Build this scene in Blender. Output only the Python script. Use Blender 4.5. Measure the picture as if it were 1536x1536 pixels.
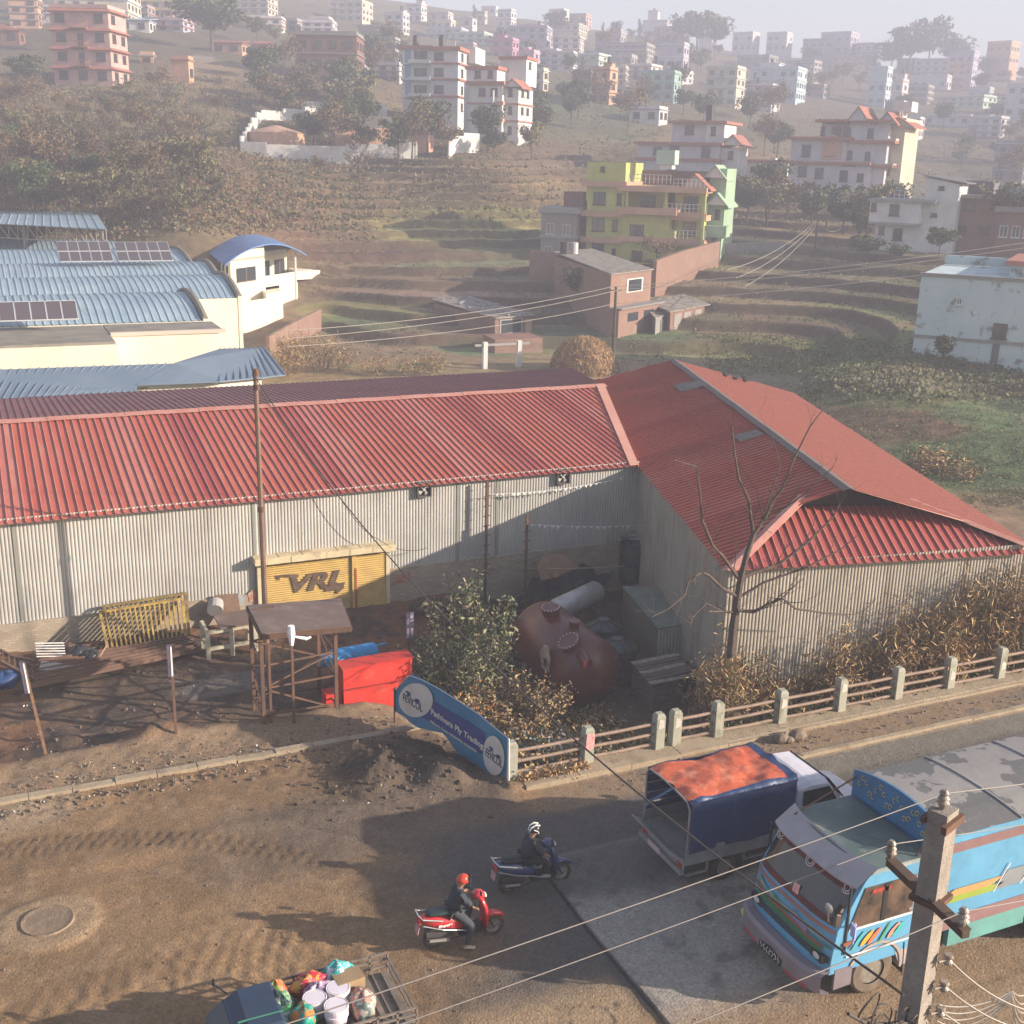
import bpy, math, random
import numpy as np
from mathutils import Vector, Matrix
random.seed(7); RNG=np.random.default_rng(7)
C=bpy.context.scene
for o in list(bpy.data.objects): bpy.data.objects.remove(o)
# ---------------------------------------------------------------- camera (world X runs along the road, Y across it)
FPX=1760.; CH=15.0; ROAD=math.radians(65.4)
_p=math.radians(16.6); _r=math.radians(1.42)
def _w(v):   # view-aligned -> road-aligned
    return np.array([v[0]*math.sin(ROAD)+v[1]*math.cos(ROAD), -v[0]*math.cos(ROAD)+v[1]*math.sin(ROAD), v[2]])
_f=np.array([0,math.cos(_p),-math.sin(_p)]); _r0=np.array([1.,0,0]); _u0=np.array([0,math.sin(_p),math.cos(_p)])
CF=_w(_f); CR=_w(math.cos(_r)*_r0+math.sin(_r)*_u0); CU=_w(-math.sin(_r)*_r0+math.cos(_r)*_u0)
cam=bpy.data.cameras.new('camera'); camo=bpy.data.objects.new('camera',cam); C.collection.objects.link(camo)
m=Matrix((( CR[0],CU[0],-CF[0],0),(CR[1],CU[1],-CF[1],0),(CR[2],CU[2],-CF[2],CH),(0,0,0,1)))
camo.matrix_world=m
cam.sensor_width=36; cam.lens=36*FPX/1536; cam.clip_start=.1; cam.clip_end=5000
C.camera=camo
HAZE_D=.0016
C.render.resolution_x=1024; C.render.resolution_y=1024
# ---------------------------------------------------------------- light
SUN_EL=math.radians(18); SUN_DIR=Vector((.838,-.546,0)).normalized()      # towards the sun, horizontal
sd=Vector((SUN_DIR.x*math.cos(SUN_EL),SUN_DIR.y*math.cos(SUN_EL),math.sin(SUN_EL)))
sl=bpy.data.lights.new('sun','SUN'); sl.energy=5.0; sl.angle=math.radians(.6); sl.color=(1,.87,.72)
so=bpy.data.objects.new('sun',sl); C.collection.objects.link(so); so.rotation_euler=sd.to_track_quat('Z','Y').to_euler(); so.location=(0,0,60)
W=bpy.data.worlds.new('World'); C.world=W; W.use_nodes=True
nt=W.node_tree; bg=nt.nodes['Background']; sky=nt.nodes.new('ShaderNodeTexSky'); sky.sky_type='NISHITA'; sky.sun_disc=False
sky.sun_elevation=SUN_EL; sky.sun_rotation=math.atan2(SUN_DIR.x,SUN_DIR.y); sky.air_density=1.2; sky.dust_density=4.0; sky.altitude=1300
nt.links.new(sky.outputs[0],bg.inputs[0]); bg.inputs[1].default_value=.088
C.view_settings.view_transform='Standard'; C.view_settings.look='None'; C.view_settings.gamma=1; C.view_settings.exposure=1.3
C.render.engine='CYCLES'
# ---------------------------------------------------------------- projection helpers used to read positions off the survey of the site
def ray(px,py): return CF+CR*((px-768)/FPX)-CU*((py-768)/FPX)
CAM=np.array([0,0,CH])
def G(px,py,z=0.):
    d=ray(px,py); return CAM+d*((z-CH)/d[2])
def GD(px,py,dist):      # point at a horizontal distance
    d=ray(px,py); return CAM+d*(dist/math.hypot(d[0],d[1]))
def onplane(px,py,p0,n):
    d=ray(px,py); return CAM+d*(np.dot(np.array(p0)-CAM,n)/np.dot(d,n))
def onv(px,py,v): return onplane(px,py,(0,v,0),np.array([0,1.,0]))
def proj(w):
    w=np.array(w,float)-CAM; k=w@CF; return 768+FPX*(w@CR)/k, 768-FPX*(w@CU)/k
# ---------------------------------------------------------------- materials
MATS={}
def nn(t,ty,**k):
    n=t.nodes.new(ty)
    for a,b in k.items(): setattr(n,a,b)
    return n
def M(name,c,c2=None,sc=4,rough=.85,metal=0,c3=None,sc3=.7,lo3=.5,hi3=.62,f3=.8,bump=0,bs=None,stretch=(1,1,1),st3=(1,1,1),lo=.35,hi=.65,spec=.35,vc=False,brick=None,rnd=0,alpha=None,coat=0):
    if name in MATS: return MATS[name]
    m=bpy.data.materials.new(name); m.use_nodes=True; t=m.node_tree; L=t.links.new
    b=t.nodes['Principled BSDF']; b.inputs['Roughness'].default_value=rough; b.inputs['Metallic'].default_value=metal
    b.inputs['Specular IOR Level'].default_value=spec
    if coat: b.inputs['Coat Weight'].default_value=coat
    tc=nn(t,'ShaderNodeTexCoord')
    def noise(scale,st,det=6):
        mp=nn(t,'ShaderNodeMapping'); mp.inputs['Scale'].default_value=st; L(tc.outputs['Object'],mp.inputs['Vector'])
        n=nn(t,'ShaderNodeTexNoise'); n.inputs['Scale'].default_value=scale; n.inputs['Detail'].default_value=det; n.inputs['Roughness'].default_value=.6; L(mp.outputs[0],n.inputs['Vector']); return n
    def ramp(src,a,z):
        r=nn(t,'ShaderNodeMapRange'); r.inputs['From Min'].default_value=a; r.inputs['From Max'].default_value=z; L(src,r.inputs['Value']); return r.outputs[0]
    def mix(f,a,b_,mode='MIX'):
        x=nn(t,'ShaderNodeMix',data_type='RGBA',blend_type=mode)
        if isinstance(f,(int,float)): x.inputs[0].default_value=f
        else: L(f,x.inputs[0])
        for i,q in ((6,a),(7,b_)):
            if isinstance(q,(tuple,list)): x.inputs[i].default_value=(*q[:3],1)
            else: L(q,x.inputs[i])
        return x.outputs[2]
    col=c
    if vc:
        a=nn(t,'ShaderNodeVertexColor'); a.layer_name='Col'; col=a.outputs[0]
        n=noise(sc,stretch,8); col=mix(.55,col,mix(ramp(n.outputs[0],.3,.7),(.45,.45,.45),(1.5,1.5,1.5)),'MULTIPLY')
    elif c2 is not None:
        n=noise(sc,stretch); col=mix(ramp(n.outputs[0],lo,hi),c,c2)
    if brick:
        w,h,mort=brick
        br=nn(t,'ShaderNodeTexBrick'); br.inputs['Scale'].default_value=1; br.inputs['Brick Width'].default_value=w; br.inputs['Row Height'].default_value=h; br.inputs['Mortar Size'].default_value=.018
        br.inputs['Mortar'].default_value=(*mort,1); br.inputs['Mortar Smooth'].default_value=.3
        sp=nn(t,'ShaderNodeSeparateXYZ'); L(tc.outputs['Object'],sp.inputs[0]); ad=nn(t,'ShaderNodeMath',operation='ADD'); L(sp.outputs[0],ad.inputs[0]); L(sp.outputs[1],ad.inputs[1])
        cb=nn(t,'ShaderNodeCombineXYZ'); L(ad.outputs[0],cb.inputs[0]); L(sp.outputs[2],cb.inputs[1]); L(cb.outputs[0],br.inputs['Vector'])
        if isinstance(col,(tuple,list)): br.inputs['Color1'].default_value=(*col,1); br.inputs['Color2'].default_value=(*[q*.75 for q in col],1)
        else:
            L(col,br.inputs['Color1']); L(mix(1,col,(.75,.75,.75),'MULTIPLY'),br.inputs['Color2'])
        col=br.outputs[0]
    if c3 is not None:
        n=noise(sc3,st3); f=ramp(n.outputs[0],lo3,hi3); mm=nn(t,'ShaderNodeMath',operation='MULTIPLY'); L(f,mm.inputs[0]); mm.inputs[1].default_value=f3; col=mix(mm.outputs[0],col,c3)
    if rnd:
        oi=nn(t,'ShaderNodeObjectInfo'); r=ramp(oi.outputs['Random'],0,1); r_=r.node; r_.inputs['To Min'].default_value=1-rnd; r_.inputs['To Max'].default_value=1+rnd
        v=nn(t,'ShaderNodeCombineColor'); 
        for i in range(3): L(r,v.inputs[i])
        col=mix(1,col,v.outputs[0],'MULTIPLY')
    if isinstance(col,(tuple,list)): b.inputs['Base Color'].default_value=(*col,1)
    else: L(col,b.inputs['Base Color'])
    if bump:
        n=noise(bs or sc*3,(1,1,1),8); bp=nn(t,'ShaderNodeBump'); bp.inputs['Strength'].default_value=min(1,bump); bp.inputs['Distance'].default_value=.05 if bump<=1 else .05*bump
        L(n.outputs[0],bp.inputs['Height']); L(bp.outputs[0],b.inputs['Normal'])
    MATS[name]=m; return m
# ---------------------------------------------------------------- mesh builder
def rotz(a): return Matrix.Rotation(a,3,'Z')
class MB:
    def __init__(s): s.v=[]; s.f=[]; s.m=[]; s.k=0; s.T=None
    def add(s,vs,fs):
        b=len(s.v)
        for p in vs:
            p=Vector((float(p[0]),float(p[1]),float(p[2])))
            s.v.append(s.T@p if s.T is not None else p)
        s.f+= [tuple(i+b for i in f) for f in fs]; s.m+=[s.k]*len(fs); return s
    def bx(s,x0,x1,y0,y1,z0,z1):
        return s.add([(x,y,z) for x in (x0,x1) for y in (y0,y1) for z in (z0,z1)],[(0,1,3,2),(4,6,7,5),(0,4,5,1),(2,3,7,6),(0,2,6,4),(1,5,7,3)])
    def ob(s,c,sx,sy,sz,rot=None):
        R=rot if rot is not None else Matrix.Identity(3); c=Vector(c)
        pts=[c+R@Vector((x*sx/2,y*sy/2,z*sz/2)) for x in (-1,1) for y in (-1,1) for z in (-1,1)]
        return s.add(pts,[(0,1,3,2),(4,6,7,5),(0,4,5,1),(2,3,7,6),(0,2,6,4),(1,5,7,3)])
    def beam(s,a,b,w,h):
        a=Vector(a);b=Vector(b);d=b-a; q=d.to_track_quat('X','Z').to_matrix(); return s.ob((a+b)/2,d.length,w,h,q)
    def tube(s,pts,r,n=6,caps=True):
        pts=[Vector([float(t) for t in p]) for p in pts]; rs=r if isinstance(r,(list,tuple)) else [r]*len(pts)
        rings=[]; ref=None
        for i,p in enumerate(pts):
            d=(pts[min(i+1,len(pts)-1)]-pts[max(i-1,0)]).normalized()
            if ref is None: ref=Vector((0,0,1)) if abs(d.z)<.9 else Vector((1,0,0))
            a=d.cross(ref).normalized(); ref=a.cross(d).normalized(); b=ref
            rings.append([p+(a*math.cos(2*math.pi*j/n)+b*math.sin(2*math.pi*j/n))*rs[i] for j in range(n)])
        return s.loft(rings,caps)
    def cyl(s,a,b,r,r2=None,n=12): return s.tube([a,b],[r,r if r2 is None else r2],n)
    def loft(s,rings,caps=True,closed=True):
        n=len(rings[0]); vs=[p for r in rings for p in r]; fs=[]
        for i in range(len(rings)-1):
            for j in range(n if closed else n-1):
                k=(j+1)%n; fs.append((i*n+j,i*n+k,(i+1)*n+k,(i+1)*n+j))
        if caps: fs.append(tuple(range(n))[::-1]); fs.append(tuple((len(rings)-1)*n+j for j in range(n)))
        return s.add(vs,fs)
    def ell(s,c,rx,ry,rz,n=12,k=8):
        c=Vector(c); rings=[]
        for i in range(k+1):
            t=math.pi*i/k; t=min(max(t,.02),math.pi-.02)
            rings.append([c+Vector((rx*math.sin(t)*math.cos(2*math.pi*j/n),ry*math.sin(t)*math.sin(2*math.pi*j/n),rz*math.cos(t))) for j in range(n)])
        return s.loft(rings)
    def poly(s,pts): return s.add(pts,[tuple(range(len(pts)))])
    def slab(s,pts,t):     # polygon thickened along vector t
        pts=[Vector([float(q) for q in p]) for p in pts]; t=Vector(t); n=len(pts)
        return s.add(pts+[p+t for p in pts],[tuple(range(n))[::-1],tuple(range(n,2*n))]+[(i,(i+1)%n,(i+1)%n+n,i+n) for i in range(n)])
    def build(s,name,mat,parent=None,smooth=False,local=False,mats=None):
        me=bpy.data.meshes.new(name); V=s.v
        off=Vector((0,0,0))
        if parent is not None and not local:
            r=parent
            while r.parent: r=r.parent
            off=r.location
        elif parent is None and V and not local:
            xs=[p.x for p in V]; ys=[p.y for p in V]; off=Vector(((min(xs)+max(xs))/2,(min(ys)+max(ys))/2,min(p.z for p in V)))
        me.from_pydata([tuple(p-off) for p in V],[],s.f)
        for q in (mats or [mat]): me.materials.append(q)
        if mats: me.polygons.foreach_set('material_index',s.m)
        if smooth: me.polygons.foreach_set('use_smooth',[True]*len(me.polygons))
        me.update(); o=bpy.data.objects.new(name,me); C.collection.objects.link(o)
        if parent is not None: o.parent=parent
        elif not local: o.location=off
        return o
def tag(o,label=None,cat=None,group=None,kind=None):
    if label: o['label']=label
    if cat: o['category']=cat
    if group: o['group']=group
    if kind: o['kind']=kind
    return o
def thing(name,label,cat,loc=(0,0,0),rz=0,group=None):
    o=bpy.data.objects.new(name,None); C.collection.objects.link(o); o.location=[float(q) for q in loc]; o.rotation_euler=(0,0,rz); o.empty_display_size=.3
    return tag(o,label,cat,group)
def copytree(o,parent=None):
    c=o.copy(); C.collection.objects.link(c)
    if parent is not None: c.parent=parent
    for ch in list(o.children): copytree(ch,c)
    return c
def smooth01(a,b,x): t=np.clip((x-a)/(b-a),0,1); return t*t*(3-2*t)
def vnoise(x,y,sc,seed=0,oct=4):
    out=0;amp=1;tot=0
    for o in range(oct):
        g=np.random.default_rng(seed*31+o).random((256,256)); X=x*sc*2**o+1000.3+o*17.7; Y=y*sc*2**o+1000.7+o*9.1
        xi=np.floor(X).astype(int);yi=np.floor(Y).astype(int);fx=X-xi;fy=Y-yi;fx=fx*fx*(3-2*fx);fy=fy*fy*(3-2*fy);a=xi%256;b=yi%256;a1=(a+1)%256;b1=(b+1)%256
        out=out+amp*((g[a,b]*(1-fx)+g[a1,b]*fx)*(1-fy)+(g[a,b1]*(1-fx)+g[a1,b1]*fx)*fy); tot+=amp; amp*=.5
    return out/tot
def gridmesh(name,X,Y,Z,col,mat,mask=None,kind='structure'):
    ny,nx=X.shape; me=bpy.data.meshes.new(name); co=np.stack([X,Y,Z],-1).reshape(-1,3).astype(np.float32)
    idx=np.arange(ny*nx).reshape(ny,nx); q=np.stack([idx[:-1,:-1],idx[:-1,1:],idx[1:,1:],idx[1:,:-1]],-1).reshape(-1,4)
    if mask is not None: q=q[mask[:-1,:-1].reshape(-1)]
    me.vertices.add(len(co)); me.vertices.foreach_set('co',co.reshape(-1)); me.loops.add(q.size); me.loops.foreach_set('vertex_index',q.reshape(-1).astype(np.int32))
    me.polygons.add(len(q)); me.polygons.foreach_set('loop_start',np.arange(0,q.size,4,dtype=np.int32)); me.polygons.foreach_set('use_smooth',np.ones(len(q),bool))
    me.update(calc_edges=True)
    if col is not None:
        a=me.color_attributes.new('Col','FLOAT_COLOR','POINT'); cc=np.ones((ny*nx,4),np.float32); cc[:,:3]=col.reshape(-1,3); a.data.foreach_set('color',cc.reshape(-1))
    me.materials.append(mat); o=bpy.data.objects.new(name,me); C.collection.objects.link(o)
    if kind: o['kind']=kind
    return o
def quads(name,ctr,ax,ay,mat,parent=None):    # many small leaf quads: centre, two half axes (numpy n x 3)
    n=len(ctr); v=np.stack([ctr-ax-ay*.3,ctr+ax*.2-ay,ctr+ax+ay*.2,ctr-ax*.1+ay],1).reshape(-1,3).astype(np.float32)
    me=bpy.data.meshes.new(name); me.vertices.add(4*n); me.vertices.foreach_set('co',v.reshape(-1)); me.loops.add(4*n); me.loops.foreach_set('vertex_index',np.arange(4*n,dtype=np.int32))
    me.polygons.add(n); me.polygons.foreach_set('loop_start',np.arange(0,4*n,4,dtype=np.int32)); me.update(calc_edges=True)
    if isinstance(mat,list):
        for q in mat: me.materials.append(q)
        me.polygons.foreach_set('material_index',RNG.integers(0,len(mat),n).astype(np.int32))
    else: me.materials.append(mat)
    o=bpy.data.objects.new(name,me); C.collection.objects.link(o)
    if parent is not None: o.parent=parent
    return o
def rdirs(n,zb=0.):
    d=RNG.normal(size=(n,3)); d[:,2]+=zb; return d/np.linalg.norm(d,axis=1)[:,None]
def corr(mb,o,es,et,nrm,poly,period,amp,shape='sine',thick=0.0):
    """corrugated sheet: profile varies along es, sheet runs along et, clipped to convex polygon [(s,t)]"""
    o=Vector(o);es=Vector(es);et=Vector(et);nrm=Vector(nrm)
    ss=[p[0] for p in poly]; s0,s1=min(ss),max(ss); S=[];H=[]
    if shape=='sine': prof=[(0,0),(.17,.5),(.33,.93),(.5,1),(.67,.93),(.83,.5)]
    else: prof=[(0,0),(.78,0),(.83,1),(.91,1),(.96,0)]
    k=math.floor(s0/period)
    while k*period<s1:
        for a,h in prof: S.append((k+a)*period);H.append(h*amp)
        k+=1
    pts=[(a,h) for a,h in zip(S,H) if s0<a<s1]; pts=[(s0+1e-4,0)]+pts+[(s1-1e-4,0)]
    n=len(poly); vs=[];
    for a,h in pts:
        ts=[]
        for i in range(n):
            p,q=poly[i],poly[(i+1)%n]
            if (p[0]-a)*(q[0]-a)<=0 and abs(p[0]-q[0])>1e-9: ts.append(p[1]+(q[1]-p[1])*(a-p[0])/(q[0]-p[0]))
        if not ts: ts=[0,0]
        vs+=[o+es*a+et*min(ts)+nrm*h,o+es*a+et*max(ts)+nrm*h]
    fs=[(2*i,2*i+2,2*i+3,2*i+1) for i in range(len(pts)-1)]
    mb.add(vs,fs)
    if shape!='sine':
        hs=[h for _,h in pts]; k0=len(mb.m)-len(fs)
        for i in range(len(fs)):
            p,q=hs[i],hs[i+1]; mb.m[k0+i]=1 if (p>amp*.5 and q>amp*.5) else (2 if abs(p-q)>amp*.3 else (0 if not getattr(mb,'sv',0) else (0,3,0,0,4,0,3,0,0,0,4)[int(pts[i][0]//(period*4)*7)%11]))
def corr3(mb,P,run,period,amp,shape='trap'):
    """corrugated sheet on planar 3D polygon P, ribs run along 'run'"""
    P=[Vector([float(q) for q in p]) for p in P]; et=Vector(run).normalized(); nrm=Vector((0,0,0))
    for i in range(1,len(P)-1): nrm+=(P[i]-P[0]).cross(P[i+1]-P[0])
    nrm.normalize()
    if nrm.z<0: nrm=-nrm
    et=(et-nrm*et.dot(nrm)).normalized(); es=et.cross(nrm).normalized(); o=P[0]
    corr(mb,o,es,et,nrm,[((p-o).dot(es),(p-o).dot(et)) for p in P],period,amp,shape)
def text_mesh(s,size,font_shear=0,bold=0,ext=.004):
    cu=bpy.data.curves.new('t','FONT'); cu.body=s; cu.size=size; cu.shear=font_shear; cu.offset=bold; cu.extrude=ext; cu.align_x='CENTER'; cu.align_y='CENTER'
    o=bpy.data.objects.new('t',cu); C.collection.objects.link(o); dg=bpy.context.evaluated_depsgraph_get(); me=bpy.data.meshes.new_from_object(o.evaluated_get(dg))
    bpy.data.objects.remove(o); bpy.data.curves.remove(cu); return me
def put_text(name,s,size,mat,parent,origin,ex,ey,sx=1,local=False,**k):
    me=text_mesh(s,size,**k); ex=Vector(ex).normalized(); ey=Vector(ey).normalized(); ez=ex.cross(ey); R=Matrix((ex,ey,ez)).transposed()
    mb=MB(); org=Vector([float(q) for q in origin])
    mb.add([org+R@Vector((v.co.x*sx,v.co.y,v.co.z)) for v in me.vertices],[tuple(p.vertices) for p in me.polygons]); bpy.data.meshes.remove(me)
    return mb.build(name,mat,parent,local=local)
def uon(px,v,z,g=10.):   # along-road position seen at column px on the line (v,z)
    u=g
    for _ in range(8):
        w=np.array([u,v,z]); k=(w-CAM)@CF; x=proj(w)[0]; dx=(proj(w+[.01,0,0])[0]-x)/.01; u+=(px-x)/dx
    return u
# ---------------------------------------------------------------- terrain
FA=math.atan2(CF[1],CF[0])
def to_ad(x,y): return (FA-np.arctan2(y,x)),np.hypot(x,y)     # angle to the right of the view, distance
CPX=[(-150,360,150),(-150,200,200),(-150,60,300),(-150,-40,420),(0,300,150),(0,200,190),(0,100,260),(0,0,380),(0,-80,520),(150,330,140),(140,130,230),(150,60,300),(150,0,420),(150,-80,560),
(300,335,132),(300,240,170),(290,130,240),(330,85,290),(300,20,400),(300,-50,560),(450,430,130),(450,300,150),(450,237,190),(450,150,240),(450,100,285),(450,30,420),(450,-12,560),
(620,470,118),(620,400,135),(620,330,155),(620,245,178),(640,218,205),(640,150,275),(620,90,350),(620,40,500),(620,8,620),(760,470,120),(760,400,138),(760,330,158),(760,265,170),(760,215,208),(760,140,300),(760,80,420),(760,30,600),
(880,462,122),(900,400,140),(930,385,150),(900,300,185),(900,230,225),(920,160,300),(920,100,430),(920,52,600),(1060,480,118),(1060,400,140),(1060,300,190),(1040,250,215),(1080,190,300),(1080,120,450),(1080,78,620),
(1250,560,88),(1250,470,122),(1250,420,132),(1250,370,152),(1250,300,200),(1250,220,310),(1250,150,450),(1250,95,620),(1450,600,82),(1450,500,102),(1400,372,150),(1480,372,155),(1450,265,310),(1450,160,480),(1450,112,640),(1650,620,82),(1650,500,110),(1650,370,160),(1650,265,310),(1650,160,480),(1650,120,640)]
_cp=[]
for px,py,d in CPX:
    p=GD(px,py,d); a,r=to_ad(p[0],p[1]); _cp.append((a,r,p[2]))
for a in np.radians([-42,-30,-22,-12,-4,4,12,22,30,42]):
    for r in (48,65,85): _cp.append((a,r,-1.1))
_cp+=[(a,104,-1.0) for a in np.radians([-24,-20,-16,-12,-8,-4,0,4,8,12])]+[(a,r,-1.3) for a in np.radians([-14.5,-12.5,-10.5]) for r in (110,117)]
for a in np.radians([-42,42]):
    for r,z in ((130,6),(220,24),(350,45),(600,70)): _cp.append((a,r,z if a<0 else z*.7))
_cp=np.array(_cp)
def _feat(a,r): return np.stack([a*3.0,np.log(r)*2.0],-1)
def _k(d2): return np.where(d2>0,.5*d2*np.log(d2+1e-12),0)
_F=_feat(_cp[:,0],_cp[:,1]); _n=len(_F); _D=((_F[:,None]-_F[None])**2).sum(-1); _A=np.zeros((_n+3,_n+3)); _A[:_n,:_n]=_k(_D)+np.eye(_n)*.002; _A[:_n,_n]=1; _A[:_n,_n+1:]=_F; _A[_n:,:_n]=_A[:_n,_n:].T
_Wt=np.linalg.solve(_A,np.concatenate([_cp[:,2],[0,0,0]]))
def _hb(x,y):
    x=np.asarray(x,float);y=np.asarray(y,float); sh=x.shape; a,r=to_ad(x.ravel(),y.ravel()); rr=np.clip(r,46,650); f=_feat(a,rr); out=np.empty(len(f))
    for i in range(0,len(f),20000):
        g=f[i:i+20000]; d2=((g[:,None]-_F[None])**2).sum(-1); out[i:i+20000]=_k(d2)@_Wt[:_n]+_Wt[_n]+g@_Wt[_n+1:]
    out=np.maximum(out,-1.3)-np.clip(r-650,0,600)*.12
    return out.reshape(sh)
_ga=np.radians(np.linspace(-48,48,385)); _gr=np.linspace(math.log(28),math.log(1300),340); _GA,_GR=np.meshgrid(_ga,_gr); _GZ=_hb(np.exp(_GR)*np.cos(FA-_GA),np.exp(_GR)*np.sin(FA-_GA))
def hbase(x,y):
    a,r=to_ad(np.asarray(x,float),np.asarray(y,float)); i=np.clip((a-_ga[0])/(_ga[1]-_ga[0]),0,383.999); j=np.clip((np.log(np.maximum(r,1))-_gr[0])/(_gr[1]-_gr[0]),0,338.999); i0=i.astype(int); j0=j.astype(int); fi=i-i0; fj=j-j0
    return (_GZ[j0,i0]*(1-fi)+_GZ[j0,i0+1]*fi)*(1-fj)+(_GZ[j0+1,i0]*(1-fi)+_GZ[j0+1,i0+1]*fi)*fj
def hgt(x,y):
    x=np.asarray(x,float);y=np.asarray(y,float); h=hbase(x,y); a,r=to_ad(x,y); ad=np.degrees(a)
    # farming terraces in the middle and on the right
    mk=smooth01(-12,-8,ad)*(1-smooth01(22,26,ad))*smooth01(97,108,r)*(1-smooth01(225,270,r))
    ns=.9*vnoise(x,y,.018,5,2)+.25*vnoise(x,y,.12,6,2); st=1.05; q=(h+ns)/st; fl=np.floor(q); fr=q-fl; t=(fl+smooth01(.80,.97,fr)*.92+fr*.08)*st-ns
    h=h*(1-mk*.95)+t*mk*.95
    rough=smooth01(115,160,r); h=h+(vnoise(x,y,.05,3,4)-.5)*(.3+2.2*rough*(1-mk*.8))+(vnoise(x,y,.6,4,3)-.5)*(.12+.3*rough)
    h=np.where(r<60,np.minimum(h,-1.15)-(1-smooth01(52,60,r))*1.2,h)
    return h
def tfrac(x,y):
    h=hbase(x,y); q=(h+.9*vnoise(x,y,.018,5,2)+.25*vnoise(x,y,.12,6,2))/1.05; return q-np.floor(q),np.floor(q)
def h1(x,y): return float(hgt(np.array([x]),np.array([y]))[0])
def hit(px,py):          # where the line of sight meets the hillside
    d=ray(px,py); k=math.hypot(d[0],d[1]); R=np.concatenate([np.arange(62,260,1.5),np.arange(260,700,4)]); P=CAM[None]+d[None]*(R/k)[:,None]; z=hbase(P[:,0],P[:,1]); i=np.where(P[:,2]<=z+.3)[0]
    r=R[i[0]] if len(i) else 600.
    return GD(px,py,r)
na,nr=560,820
aa=np.radians(np.linspace(-44,44,na)); rr=np.concatenate([np.linspace(30,60,30)[:-1],np.linspace(60,240,470),np.geomspace(240.8,1200,na and nr-499)])
A,R=np.meshgrid(aa,rr); TX=R*np.cos(FA-A); TY=R*np.sin(FA-A); TZ=hgt(TX,TY)
# field and slope colours
d=np.stack([TX,TY,TZ-CH],-1); k=d@CF; PX=768+FPX*(d@CR)/k; PY=768-FPX*(d@CU)/k
ADg=np.degrees(A)
n1=vnoise(TX,TY,.08,11); n2=vnoise(TX,TY,.4,12); n3=vnoise(TX,TY,.02,13)
def lin(*c): return np.array([((q/255+.055)/1.055)**2.4 if q>10 else q/255/12.92 for q in c])
soil=np.array([.20,.13,.075]); dry=np.array([.25,.17,.085]); green=np.array([.13,.155,.05]); mustard=np.array([.29,.27,.085]); dark=np.array([.05,.05,.028]); path=np.array([.30,.24,.19]); teal=np.array([.09,.14,.055]); red=np.array([.20,.115,.07])
def mixc(c,q,f): return c*(1-f[...,None])+q*f[...,None]
Tc=np.broadcast_to(dry,TX.shape+(3,)).copy(); Tc=mixc(Tc,soil,smooth01(.4,.62,n1)); Tc=mixc(Tc,green,smooth01(.5,.7,n3*.6+n2*.4)*.7)
wood=(1-smooth01(-9,-5,ADg+n1*3))*smooth01(110,130,R); Tc=mixc(Tc,np.array([.15,.108,.058]),wood*.7)
far=smooth01(230,300,R); Tc=mixc(Tc,np.array([.07,.065,.035]),far*.6)
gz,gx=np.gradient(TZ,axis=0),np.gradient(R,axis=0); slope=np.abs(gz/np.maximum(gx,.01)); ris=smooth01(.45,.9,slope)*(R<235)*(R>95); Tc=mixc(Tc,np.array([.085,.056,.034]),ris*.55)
tf,tk=tfrac(TX,TY); mkT=smooth01(-12,-8,ADg)*(1-smooth01(22,26,ADg))*smooth01(97,108,R)*(1-smooth01(225,270,R))
def blob(px,py,rx,ry,c,w=.9,ed=.35):
    global Tc
    q=((PX-px)/rx)**2+((PY-py)/ry)**2; q=q+(n1-.5)*1.1+(n2-.5)*.4; f=(1-smooth01(1-ed,1+ed,q))*w*(R>60); Tc=mixc(Tc,np.array(c),f)
blob(560,300,130,60,[.24,.16,.085],.6); blob(720,345,170,34,mustard,.85); blob(640,325,120,14,mustard,.6); blob(800,380,90,22,green); blob(690,395,120,10,teal,.5); blob(560,465,110,18,mustard,.8); blob(530,487,90,14,teal,.7)
blob(640,440,190,10,[.20,.13,.09],.9); blob(600,520,160,22,soil,.9); blob(740,520,90,14,teal,.9); blob(900,505,160,16,teal,.85); blob(1000,525,200,14,green,.8); blob(880,400,50,30,dark,.7)
blob(560,380,130,18,[.13,.06,.045],.7); blob(1140,440,130,40,red,.5); blob(1240,500,160,40,red,.6); blob(1180,525,190,22,mustard,.7); blob(1330,520,120,30,green,.8); blob(1290,575,260,20,[.15,.13,.08],.8)
blob(1000,350,120,30,green,.5); blob(1480,680,160,60,teal,.95); blob(1330,640,130,28,[.17,.10,.06],.95); blob(1400,600,170,14,green,.8); blob(1500,620,110,20,teal,.8)
blob(1350,420,200,40,dark,.5); blob(1300,470,120,20,green,.6)
blob(880,180,110,40,[.10,.12,.06],.7); blob(870,235,130,22,[.15,.12,.08],.7); blob(330,100,55,6,path,.9); blob(370,115,30,5,path,.9); blob(300,88,25,5,path,.9); blob(520,152,40,5,path,.8)
blob(310,110,60,20,dry,.8); blob(330,270,110,60,[.19,.10,.06],.5); blob(420,330,70,60,[.16,.085,.05],.6); blob(1380,300,150,25,[.10,.12,.07],.6)
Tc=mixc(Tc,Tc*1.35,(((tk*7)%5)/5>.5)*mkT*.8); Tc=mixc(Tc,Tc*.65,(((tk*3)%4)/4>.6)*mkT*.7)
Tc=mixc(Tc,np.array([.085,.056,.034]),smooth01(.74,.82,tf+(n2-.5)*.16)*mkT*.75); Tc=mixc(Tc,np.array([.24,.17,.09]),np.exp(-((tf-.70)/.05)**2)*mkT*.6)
M('terrain',(.2,.2,.2),vc=True,sc=1.1,bump=.9,bs=2.5,rough=.95)
pass #print('F0 terrain',hbase(*G(350,497,-1.3)[:2]),hbase(*G(446,476,-1.3)[:2]))
gridmesh('hillside',TX,TY,TZ,Tc,MATS['terrain'])
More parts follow.
